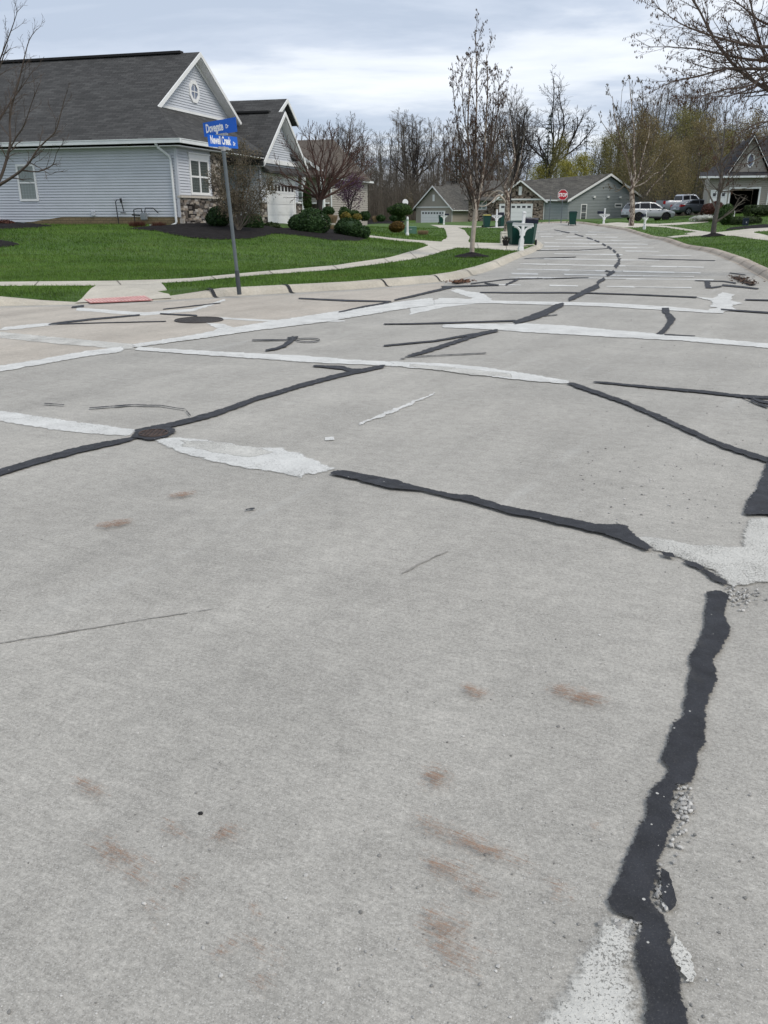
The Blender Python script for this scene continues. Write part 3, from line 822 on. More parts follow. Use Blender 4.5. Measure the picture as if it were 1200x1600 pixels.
tl((467, 467, 2), (540, 470.5, 3), (612, 472, 2)); tl((528, 489, 2.2), (570, 480, 2.6), (607, 473.5, 2.4)); tl((615, 470, 2), (640, 464.5, 3), (672, 457, 3.4), (706, 449, 4)); tl((690, 449, 2.5), (779, 446, 2))
tl((790, 446, 3), (811, 436.5, 3)); tl((757, 443, 2), (779, 446.5, 2)); tl((735, 444, 2), (790, 437, 1.8), (848, 435.5, 1.5))
tl((750, 457.5, 1.6), (800, 458, 2.2), (874, 458, 2)); tl((640, 507, 2.2), (683, 506, 3), (740, 504, 2.5), (806, 502, 3)); tl((600, 507.5, 2), (640, 507, 2.2))
tp((1101, 439), (1109, 439), (1111, 451), (1102.5, 451)); tl((1111, 450.5, 3), (1128, 448, 2)); tl((1126, 484.5, 2.6), (1160, 487, 2.6), (1240, 492, 2.6))
tl((874, 458, 1.5), (915, 458.5, 1.6), (1000, 461.5, 1.8), (1088, 465.5, 2)); tl((1164, 469.3, 2), (1215, 470.5, 2)); tl((997, 404.3, 1.5), (1060, 406, 1.5), (1117, 407.5, 1.5)); tl((820, 391.5, 1.2), (905, 391, 1.4), (950, 388.5, 1.4))
tl((1085, 439, 1.5), (1130, 440, 2), (1150, 443, 3)); tl((1128, 446, 3), (1160, 449, 3), (1185, 452, 2)); tl((1140, 427, 1.5), (1165, 430, 1.5)); tl((140, 640, 1.8), (205, 635, 2.4), (250, 636, 1.6), (290, 642, 1.6), (298, 652, 1.6)); tl((70, 633, 1.4), (100, 635, 1.4))
tl((850, 436, 1.2), (920, 434.5, 1.4)); tl((820, 404.5, 1.3), (900, 402, 1.3)); tl((385, 799, 2), (398, 797, 2))
tl((255, 484, 1.2), (345, 474, 1.4)); tl((112, 481, 3), (131, 479, 3.5)); tl((640, 559, 1), (760, 553, 1.3)); tl((820, 497, 1.2), (870, 493, 1.0))
tp((203, 684), (212, 673), (232, 669), (255, 667), (272, 670), (276, 677), (262, 686), (240, 690), (218, 690), amp=2.2)
tar = build_sheet('tar_seal', TAR, MAT['tar'], road, None)

WH = []; SPK = []
def wz(): return 0.0045 + ((len(WH) + len(SPK)) % 9) * .0007
def wl(*pts, amp=2.4, s=False): (SPK if s else WH).append(mark(vline(dense(list(pts))), wz(), amp, 0.035))
def wp(*pts, amp=2.6, s=False): (SPK if s else WH).append(mark(list(pts), wz(), amp, 0.045))
wl((-60, 638, 16), (0, 651, 18), (60, 660, 19), (140, 670, 18), (212, 678, 12))
wp((232, 686), (283, 684), (330, 688), (400, 699), (440, 700), (480, 712), (530, 733), (508, 739), (495, 745), (480, 742), (470, 750), (440, 741), (380, 733), (330, 722), (270, 706), (245, 694))
wp((280, 688), (330, 690), (400, 700), (430, 708), (390, 716), (330, 708), (285, 698), s=True)
wl((-60, 516, 8), (0, 524, 10), (80, 532, 11), (150, 538, 10), (212, 543, 9), s=True); wl((-60, 589, 10), (0, 577, 10), (60, 567, 9), (130, 554, 9), (195, 546, 9))
wl((210, 545, 6), (280, 550, 7), (400, 557, 9), (480, 562, 11), (560, 567, 8), (625, 570, 8)); wl((610, 569, 8), (700, 575, 12), (760, 582, 14), (820, 590, 12), (892, 599, 6)); wl((640, 572, 5), (740, 583, 9), (800, 588, 6), s=True)
wl((205, 542, 6), (300, 528, 8), (360, 518, 11), (420, 509, 12), (500, 498, 15), (560, 489, 13), (620, 479, 13), (680, 471, 12))
wp((640, 478), (690, 466), (715, 466), (735, 468), (738, 466), (718, 460), (704, 454), (715, 452), (735, 456), (752, 458), (760, 462), (770, 470), (750, 474), (690, 481), (640, 492))
wl((118, 483, 5), (180, 488, 5), (225, 491, 5), (300, 485, 4), (352, 469, 3)); wl((330, 497, 3), (450, 503, 3), (540, 502, 2)); wp((322, 505), (352, 507), (370, 516), (352, 523), (330, 521), (340, 514)); wl((0, 515, 6), (50, 510, 6), (90, 506, 4))
wl((690, 510, 5), (760, 511, 9), (820, 513, 14), (880, 516, 15), (960, 522, 12), (1050, 528, 9), (1130, 535, 8), (1200, 541, 8), (1260, 546, 8))
wl((640, 473, 3), (770, 472.5, 4.5), (880, 475, 5), (950, 477, 6), (1050, 483, 6), (1100, 487, 4), (1132, 489, 3))
wp((1085, 464), (1115, 467), (1128, 457), (1146, 461), (1142, 470), (1162, 475), (1140, 478), (1136, 482), (1111, 480), (1113, 471))
wp((1103, 486), (1120, 488), (1150, 486), (1140, 470), (1134, 478), amp=2.5)
for y, a, b, t, sl in ((446, 770, 1080, 3.0, 4), (434.5, 795, 1115, 3.4, 3), (429, 800, 1085, 3.0, 4), (422, 808, 1095, 3.0, 5), (413.8, 812, 1100, 2.6, 4), (405, 820, 1030, 2.0, 2), (397, 830, 1080, 2.2, 3), (391, 845, 1030, 1.8, 2), (385.5, 850, 1020, 1.8, 2), (380, 850, 1012, 1.7, 2), (374.5, 846, 1000, 1.5, 2), (370, 845, 985, 1.4, 1), (366, 842, 970, 1.2, 1), (362, 840, 950, 1.0, 1)):
    jr = random.Random(int(y * 10)); N = 7
    for i in range(N):
        if jr.random() < .22: continue
        f0, f1 = i / N, (i + 1) / N; k0, k1 = jr.uniform(.25, .85), jr.uniform(.25, .85)
        q = lambda f: (a + (b - a) * f, y + sl * (-.3 + 1.3 * f))
        wl((*q(f0), t * k0), (*q(f1), t * k1), amp=1.2)
wl((560, 664, 3), (620, 640, 4), (680, 615, 3), amp=3); wl((508, 687, 5), (522, 686, 5), amp=1)
wp((985, 838), (1030, 842), (1085, 852), (1160, 856), (1160, 830), (1166, 812), (1260, 805), (1260, 915), (1200, 913), (1145, 919), (1110, 893), (1060, 874), (1020, 861), (1000, 850), s=True)
wp((945, 1432), (1000, 1447), (988, 1480), (997, 1540), (1007, 1573), (1005, 1600), (1005, 1720), (790, 1720), (840, 1600), (865, 1565), (900, 1500), (925, 1465), s=True)
wp((1050, 1455), (1058, 1460), (1080, 1490), (1085, 1510), (1090, 1545), (1068, 1540), (1050, 1500), s=True)
wpx = build_sheet('white_grout', WH, MAT['white'], road, None)
wps = build_sheet('speckled_grout', SPK, MAT['speckled'], road, None)
HAIR = []
def hair(*pts): HAIR.append(mark(vline([(u, v, t) for u, v, t in dense(list(pts))]), .0035, 1.2))
hair((0, 1006, 1.2), (120, 986, 1.5), (230, 968, 1.3), (335, 952, 1.0)); hair((628, 897, 1.6), (660, 880, 1.6), (700, 862, 1.2)); 
build_sheet('hairline_crack', HAIR, M('crack_shadow_dirt', (.25, .24, .22), .95, .3, 20, src='geo'), road, None)  # thin grey strips laid along the hairline cracks
TAN = [sheet_data(ragged(px([(-330, 640), (-100, 597), (0, 578), (60, 567.5), (130, 555), (190, 546), (300, 528), (440, 506), (560, 487), (620, 470), (690, 453), (695, 442.5), (560, 454.5), (400, 463.5), (272, 471), (118, 478.5), (0, 481), (-150, 489.5), (-330, 500)]), 0, 0.3), Hv, 0.003, 0.6)]
build_sheet('tan_slab', TAN, MAT['tan_slab'], road, None)
RU = []
def rust(u, v, a, b, ang):
    ca, sa = math.cos(R(ang)), math.sin(R(ang))
    a, b = a * 1.35, b * 1.35; P = px([(u + a * math.cos(t) * ca - b * math.sin(t) * sa, v + a * math.cos(t) * sa + b * math.sin(t) * ca) for t in np.linspace(0, 2 * math.pi, 24)[:-1]])
    Z = zpx(v) / F
    RU.append(sheet_data(ragged(P, 0, max(.01, 6 * Z)), Hv, 0.016, max(.015, 6 * Z), feather=b * Z * 1.3))
for a in ((740, 1325, 85, 20, 22), (872, 1398, 26, 18, 30), (700, 1480, 60, 50, 40), (680, 1222, 30, 22, 10), (905, 1093, 45, 14, 12), (742, 1085, 22, 9, 15), (355, 1310, 28, 18, -20), (140, 1237, 28, 14, 25), (195, 1350, 55, 26, 35), (245, 1430, 22, 40, 20), (290, 1385, 20, 14, -30), (355, 1485, 30, 14, -30), (420, 1495, 30, 16, 25), (410, 1545, 22, 18, 10), (180, 822, 26, 5, -8), (285, 776, 20, 4, -8), (930, 1295, 14, 8, 0), (400, 1432, 14, 12, 0), (270, 1305, 30, 12, 20), (720, 1380, 60, 20, 30)): rust(*a)
build_sheet('rust_stain', RU, MAT['rust'], road, None)

# loose stones on the road
def stones():
    rs = np.random.RandomState(11)
    ico = bmesh.new(); bmesh.ops.create_icosphere(ico, subdivisions=1, radius=1)
    bv = np.array([v.co[:] for v in ico.verts]); bf = np.array([[v.index for v in f.verts] for f in ico.faces]); ico.free()
    Vs, Fs = [], []; o = 0
    def put(x, y, r, z=0.0):
        nonlocal o
        V = bv * (1 + rs.uniform(-.28, .28, (len(bv), 1))) * np.array([r, r * rs.uniform(.6, 1), r * rs.uniform(.5, .8)])
        a = rs.uniform(0, 6.28); c, s = math.cos(a), math.sin(a)
        V = np.column_stack([V[:, 0] * c - V[:, 1] * s + x, V[:, 0] * s + V[:, 1] * c + y, V[:, 2] + z + r * .35])
        Vs.append(V); Fs.append(bf + o); o += len(V)
    for _ in range(700):
        u = rs.uniform(0, 1200); v = 600 + 1000 * rs.uniform(0, 1) ** .8
        if u < 620 and rs.rand() < .45: continue
        x, y = gp(u, v); put(x, y, rs.choice([.0022, .003, .0042, .006], p=[.4, .35, .2, .05]))
    for _ in range(220):
        u = rs.uniform(900, 1200); v = rs.uniform(480, 830); x, y = gp(u, v); put(x, y, rs.uniform(.003, .009))
    # crumbling spots beside the sealed crack
    for (u, v, du, dv, n) in ((1069, 1258, 12, 26, 90), (1032, 1390, 12, 40, 60), (1150, 935, 26, 16, 90), (1165, 930, 30, 8, 40), (985, 1450, 30, 12, 30), (1060, 1300, 12, 40, 25), (240, 679, 20, 5, 30)):
        for _ in range(n):
            x, y = gp(rs.normal(u, du * .6), rs.normal(v, dv * .6)); put(x, y, rs.uniform(.0025, .009), .004)
    V = np.concatenate(Vs); Fc = np.concatenate(Fs)
    me = bpy.data.meshes.new('gravel'); me.from_pydata([tuple(v) for v in V], [], [tuple(int(i) for i in f) for f in Fc]); me.update()
    oo = link_mesh('gravel', me, MAT['gravel']); tag(oo, 'loose pale grit scattered over the concrete road', 'gravel', kind='stuff')
    Vs.clear(); Fs.clear(); o = 0
    x, y = gp(313, 1272); put(x, y, .0075)
    me = bpy.data.meshes.new('pebble'); me.from_pydata([tuple(v) for v in (Vs[0] - np.array([x, y, 0]))], [], [tuple(int(i) for i in f) for f in Fs[0]]); me.update()
    p = link_mesh('pebble', me, M('black_stone', (.012, .012, .013), .6)); p.location = (x, y, 0)
    tag(p, 'single black pebble lying on the near concrete slab', 'pebble')
stones()

# iron covers
def iron_cover(u, v, r, name, label, cat, col, ribs):
    x, y = gp(u, v); t = empty(name, (x, y, H(x, y)), 0, label, cat)
    mb = MB(); mb.lathe([(r, 0), (r, 0.016), (r * .985, 0.022), (r * .93, 0.022), (r * .93, 0.014), (r * .01, 0.014)], (0, 0, 0), 40)
    im = M('cast_iron_' + name, col, .75, .35, 9, metal=.0, spec=.4, fine=.3, fscale=60, bmp=.5, bscale=90)
    mb.build('frame_ring', im, t)
    lid = MB()
    n = int(r * 2 / ribs)
    for i in range(n):
        for j in range(n):
            px_, py_ = -r + (i + .5) * ribs, -r + (j + .5) * ribs
            if math.hypot(px_, py_) < r * .88: lid.box(px_ - ribs * .36, px_ + ribs * .36, py_ - ribs * .36, py_ + ribs * .36, 0.013, 0.021, .8)
    lid.build('lid', im, t)
iron_cover(311, 501, .36, 'manhole_cover', 'dark round iron manhole cover in the tan slab before the kerb ramp', 'manhole cover', (.052, .047, .045), .05)
iron_cover(240, 680, .105, 'valve_cover', 'small rusty round iron cover where the black and white seams cross', 'valve cover', (.070, .048, .040), .03)

# kerb inlets
def inlet(u0, v0, u1, v1, name, label, leafcol):
    a = Vector(gp(u0, v0)); b = Vector(gp(u1, v1)); d = (b - a).normalized(); L = (b - a).length
    rz = math.atan2(d.y, d.x)
    t = empty(name, (a.x, a.y, H(a.x, a.y)), rz, label, 'storm drain')
    k = MB(); k.box(0, L, -.03, .10, .020, .030)
    for i in range(9): k.box(L * (i + .3) / 9.4, L * (i + .8) / 9.4, -.03, .10, .03, .044)
    k.build('grate', M('drain_iron', (.05, .042, .04), .8, .3, 12, fine=.3), t)
    rs = np.random.RandomState(5); V = []
    for i in range(260):
        x, y, z = rs.uniform(0, L), rs.normal(.06, .10), rs.uniform(.03, .07); e = rs.normal(0, .03, (3, 3)); e[:, 2] *= .5
        V += [np.array([x, y, z]) + e[i2] for i2 in range(3)]
    me = np_mesh('dead_leaves', np.array(V), 3); link_mesh('dead_leaves', me, M('dead_leaf_' + name, leafcol, .9, .3, 20, island=.5), t)['kind'] = 'stuff'
inlet(712, 444.5, 733, 440.5, 'storm_drain', 'leaf filled storm drain in the left kerb near the birch', (.15, .075, .045))
inlet(1178, 447, 1150, 434, 'storm_drain', 'broken storm drain in the right kerb with dead leaves', (.085, .055, .04))
def kerb_patches():
    for i, pts in enumerate(([(689, 441), (684, 446), (712, 444.5), (709, 438)], [(733, 440), (729, 435.5), (748, 431), (757, 435)])):
        pass
    tb = []
    # dark sealed joints across the kerb
    mb = MB()
    for (u, v) in ((353, 466), (465, 460), (690, 443), (749, 431), (786, 417), (826, 401), (620, 449)):
        x, y = gp(u, v)
        i = min(range(len(ROADF)), key=lambda i: (ROADF[i][0] - x) ** 2 + (ROADF[i][1] - y) ** 2)
        a, b = ROADF[i - 1], ROADF[(i + 1) % len(ROADF)]; tt = Vector((b[0] - a[0], b[1] - a[1])).normalized(); nn = Vector((-tt.y, tt.x))
        p = Vector(ROADF[i]); w = .035 if u < 500 else .022
        prof = [(-.12, .014), (-.005, .014), (0.04, 0.03), (0.095, 0.088), (0.155, 0.134), (0.21, 0.150), (.37, .151)]
        hb = H(p.x, p.y)
        for (d0, z0), (d1, z1) in zip(prof[:-1], prof[1:]):
            q = [p + nn * d0 - tt * w, p + nn * d0 + tt * w, p + nn * d1 + tt * w, p + nn * d1 - tt * w]
            mb.poly([(q[0].x, q[0].y, hb + z0), (q[1].x, q[1].y, hb + z0), (q[2].x, q[2].y, hb + z1), (q[3].x, q[3].y, hb + z1)])
    m2 = M('kerb_joint_tar', (.022, .023, .026), .75, .3, 12)
    mb.build('sealed_joint', m2, kl, recalc=False)
    mb = MB()
    for k in range(14):
        i0 = 23
    P = ragged(ROAD[23:37], 0, 0.3, closed=False)
    acc = 0
    for i in range(1, len(P) - 1):
        acc += math.hypot(P[i][0] - P[i - 1][0], P[i][1] - P[i - 1][1])
        if acc > 2.2:
            acc = 0
            tt = Vector((P[i + 1][0] - P[i - 1][0], P[i + 1][1] - P[i - 1][1])).normalized(); nn = Vector((-tt.y, tt.x)); p = Vector(P[i]); w = .03
            hb = H(p.x, p.y)
            prof = [(-.1, .014), (-.005, .014), (0.04, 0.03), (0.095, 0.088), (0.155, 0.134), (0.21, 0.150), (.37, .151)]
            for (d0, z0), (d1, z1) in zip(prof[:-1], prof[1:]):
                q = [p + nn * d0 - tt * w, p + nn * d0 + tt * w, p + nn * d1 + tt * w, p + nn * d1 - tt * w]
                mb.poly([(q[0].x, q[0].y, hb + z0), (q[1].x, q[1].y, hb + z0), (q[2].x, q[2].y, hb + z1), (q[3].x, q[3].y, hb + z1)])
    mb.build('sealed_joint', m2, kr, recalc=False)
kerb_patches()
# ------------------------------------------------------------------ building materials
MAT['siding'] = M('pale_grey_vinyl_siding', (0.515, 0.535, 0.575), 0.55, 0.05, 1.5, spec=.3)
MAT['siding_tan'] = M('tan_vinyl_siding', (0.34, 0.31, 0.265), 0.6, 0.05, 1.5)
MAT['siding_grey'] = M('blue_grey_vinyl_siding', (0.25, 0.275, 0.28), 0.6, 0.05, 1.5)
MAT['siding_beige'] = M('beige_grey_siding', (0.33, 0.305, 0.27), 0.6, 0.05, 1.5)
MAT['trim'] = M('white_trim', (0.78, 0.78, 0.77), 0.5, 0.05, 3)
MAT['gutter'] = M('white_gutter', (0.70, 0.72, 0.72), 0.45, 0.06, 2)
MAT['door_white'] = M('white_garage_door', (0.80, 0.80, 0.80), 0.45, 0.03, 2)
MAT['shingle'] = brick_mat('grey_shingles', (0.053, 0.053, 0.053), (0.083, 0.083, 0.082), (0.034, 0.034, 0.034), 0.42, 0.145, 0.010, 0.95, 0.18, 0.6)
MAT['shingle_far'] = brick_mat('weathered_shingles', (0.085, 0.082, 0.076), (0.135, 0.128, 0.115), (0.05, 0.048, 0.045), 0.6, 0.2, 0.012, 0.95, 0.2, 0.4)
MAT['shingle_brown'] = brick_mat('brown_shingles', (0.10, 0.085, 0.072), (0.135, 0.116, 0.10), (0.065, 0.056, 0.048), 0.6, 0.2, 0.012, 0.95, 0.2, 0.4)
MAT['shingle_dark'] = brick_mat('dark_shingles', (0.035, 0.036, 0.04), (0.06, 0.06, 0.064), (0.022, 0.022, 0.024), 0.42, 0.145, 0.010, 0.95, 0.2, 0.5)
MAT['ridge'] = M('ridge_vent', (0.022, 0.022, 0.023), .9, .1)
MAT['found'] = brick_mat('tan_foundation_block', (0.19, 0.145, 0.085), (0.23, 0.175, 0.105), (0.13, 0.105, 0.07), 0.30, 0.10, 0.012, 0.9, 0.15, 0.5)
MAT['stone'] = stone_mat('stacked_ledge_stone', [(0.30, 0.26, 0.22), (0.17, 0.145, 0.125), (0.42, 0.39, 0.35), (0.24, 0.20, 0.165), (0.12, 0.105, 0.095), (0.36, 0.31, 0.255), (0.20, 0.185, 0.175)])
MAT['stone_brown'] = stone_mat('brown_field_stone', [(0.25, 0.195, 0.155), (0.30, 0.235, 0.19), (0.21, 0.165, 0.135), (0.34, 0.275, 0.225), (0.27, 0.225, 0.19)], (3.6, 5.6, 1), .5)
MAT['brick_red'] = brick_mat('red_brick', (0.16, 0.065, 0.05), (0.20, 0.085, 0.065), (0.16, 0.14, 0.12), 0.22, 0.075, 0.01, 0.9, 0.2, 0.4)
def glass_mat(name, col, rough=0.06):
    m, nt, b = new_mat(name)
    p = pos(nt, src='uv')
    w = nd(nt, 'ShaderNodeTexWave', bands_direction='X'); w.inputs['Scale'].default_value = 2.2; w.inputs['Distortion'].default_value = 1.5
    nt.links.new(p, w.inputs['Vector'])
    c = scalec(nt, col, maprange(nt, w.outputs['Fac'], 0, 1, 0.9, 1.06))
    nt.links.new(c, b.inputs['Base Color']); b.inputs['Roughness'].default_value = rough
    b.inputs['Specular IOR Level'].default_value = 0.5
    return m
MAT['pane'] = glass_mat('curtained_glass', (0.21, 0.24, 0.225))
MAT['pane_mid'] = glass_mat('half_curtained_glass', (0.085, 0.10, 0.095))
MAT['pane_dark'] = glass_mat('dark_glass', (0.035, 0.036, 0.04))
MAT['dark_room'] = M('dark_interior', (0.03, 0.03, 0.03), .9)

# ------------------------------------------------------------------ house building blocks; all in world axes, children of the house's empty
class Frame:
    """a wall: base point o (x, y), u along it, n its outward normal"""
    def __init__(s, o, u, n): s.o = Vector(o); s.u = Vector(u).normalized(); s.n = Vector(n).normalized()
    def P(s, a, z, d=0.0): q = s.o + s.u * a + s.n * d; return (q.x, q.y, z)
    def shift(s, a=0.0, d=0.0): return Frame(s.o + s.u * a + s.n * d, s.u, s.n)
def rel(mb, root):
    L = root.location; mb.v = [(x - L.x, y - L.y, z - L.z) for x, y, z in mb.v]; return mb
def obox(mb, f, a0, a1, z0, z1, d0, d1):
    mb.hexa([f.P(a0, z0, d0), f.P(a1, z0, d0), f.P(a1, z0, d1), f.P(a0, z0, d1), f.P(a0, z1, d0), f.P(a1, z1, d0), f.P(a1, z1, d1), f.P(a0, z1, d1)])
def siding(mb, f, z0, z1, span, course=0.11, out=0.014):
    """lapped boards between heights, span(z) -> (a0, a1) or None"""
    z = z0
    while z < z1 - 0.005:
        zt = min(z + course, z1)
        s0 = span(z); s1 = span(zt - 1e-4)
        if s0 and s1 and s0[1] > s0[0]:
            zb = z + (zt - z) * .24; k0, k1 = [s0[i] + (s1[i] - s0[i]) * .24 for i in (0, 1)]; o2 = out * 1.6
            mb.poly([f.P(k0, zb, o2), f.P(k1, zb, o2), f.P(s1[1], zt, 0.001), f.P(s1[0], zt, 0.001)])
            mb.poly([f.P(s0[0], z, 0.0), f.P(s0[1], z, 0.0), f.P(k1, zb, o2), f.P(k0, zb, o2)])
        z = zt
def flat_wall(mb, f, z0, z1, a0, a1, d=0.0, th=0.12): obox(mb, f, a0, a1, z0, z1, d - th, d)
def gable_span(a0, a1, z0, zp):
    m = (a0 + a1) / 2
    def sp(z):
        t = min(1, max(0, (z - z0) / (zp - z0))); return (a0 + (m - a0) * t, a1 + (m - a1) * t)
    return sp
def window(root, f, a0, a1, z0, z1, cols=1, rail=True, fw=0.07, muntin=0, pane='pane', label=None, head=0.0, name='window'):
    mb = MB()
    obox(mb, f, a0, a0 + fw, z0, z1, .0, .05); obox(mb, f, a1 - fw, a1, z0, z1, .0, .05)
    obox(mb, f, a0 + fw, a1 - fw, z0, z0 + fw, .0, .05); obox(mb, f, a0 + fw, a1 - fw, z1 - fw, z1, .0, .05)
    for i in range(1, cols):
        m = a0 + (a1 - a0) * i / cols; obox(mb, f, m - fw * .5, m + fw * .5, z0 + fw, z1 - fw, .0, .047)
    if rail: obox(mb, f, a0 + fw, a1 - fw, (z0 + z1) / 2 - fw * .35, (z0 + z1) / 2 + fw * .35, .0, .044)
    if head: obox(mb, f, a0 - .06, a1 + .06, z1, z1 + head, .0, .06); obox(mb, f, a0 - .10, a1 + .10, z1 + head, z1 + head + .05, .0, .10)
    if muntin:
        for i in range(cols):
            w = (a1 - a0) / cols; c = a0 + w * (i + .5)
            obox(mb, f, c - .012, c + .012, z0 + fw, z1 - fw, .0, .030)
            for zz in (z0 + (z1 - z0) * .25, z0 + (z1 - z0) * .75): obox(mb, f, a0 + w * i + fw, a0 + w * (i + 1) - fw, zz - .012, zz + .012, .0, .029)
    w = rel(mb, root).build(name, MAT['trim'], root)
    if label: w['label'] = label
    g = MB(); g.poly([f.P(a0 + fw * .5, z0 + fw * .5, .022), f.P(a1 - fw * .5, z0 + fw * .5, .022), f.P(a1 - fw * .5, z1 - fw * .5, .022), f.P(a0 + fw * .5, z1 - fw * .5, .022)])
    rel(g, root).build('pane', MAT[pane], w, uv=True, recalc=False)
    return w
def roof_slab(mb, pts, th=0.16):
    mb.prism([(p[0], p[1], p[2] - th) for p in pts], (0, 0, th))
def bar(mb, p, q, w, h):
    """rectangular bar between two points, w across (horizontal), h vertical"""
    p, q = Vector(p), Vector(q); d = (q - p); s = Vector((-d.y, d.x, 0))
    if s.length < 1e-6: s = Vector((1, 0, 0))
    s.normalize(); s *= w / 2; zv = Vector((0, 0, h))
    mb.hexa([p - s, p + s, q + s, q - s, p - s + zv, p + s + zv, q + s + zv, q - s + zv])
def garage_door(root, f, a0, a1, z0, z1, lites=8, name='garage_door', arched=False, lite_h=0.28):
    mb = MB()
    n = 4; h = (z1 - z0) / n
    for i in range(n):
        obox(mb, f, a0, a1, z0 + h * i + .012, z0 + h * (i + 1) - .004, -.02, .03)
        k = max(2, int(round((a1 - a0) / 1.2)))
        if i < n - 1:
            for j in range(k):
                w = (a1 - a0) / k; obox(mb, f, a0 + w * j + .12, a0 + w * (j + 1) - .12, z0 + h * i + .12, z0 + h * (i + 1) - .11, .03, .038)
    d = rel(mb, root).build(name, MAT['door_white'], root)
    w = (a1 - a0) / lites
    for j in range(lites):
        pn = MB()
        pn.poly([f.P(a0 + w * (j + .17), z1 - h + .12, .034), f.P(a0 + w * (j + .83), z1 - h + .12, .034), f.P(a0 + w * (j + .83), z1 - h + .12 + lite_h, .034), f.P(a0 + w * (j + .17), z1 - h + .12 + lite_h, .034)])
        rel(pn, root).build('pane', MAT['pane_dark'], d, uv=True, recalc=False)
    tr = MB(); obox(tr, f, a0 - .14, a0 - .003, z0, z1 + .14, -.02, .06); obox(tr, f, a1 + .003, a1 + .14, z0, z1 + .14, -.02, .06); obox(tr, f, a0, a1, z1 + .003, z1 + .14, -.02, .058)
    rel(tr, root).build('frame', MAT['trim'], d)
    return d

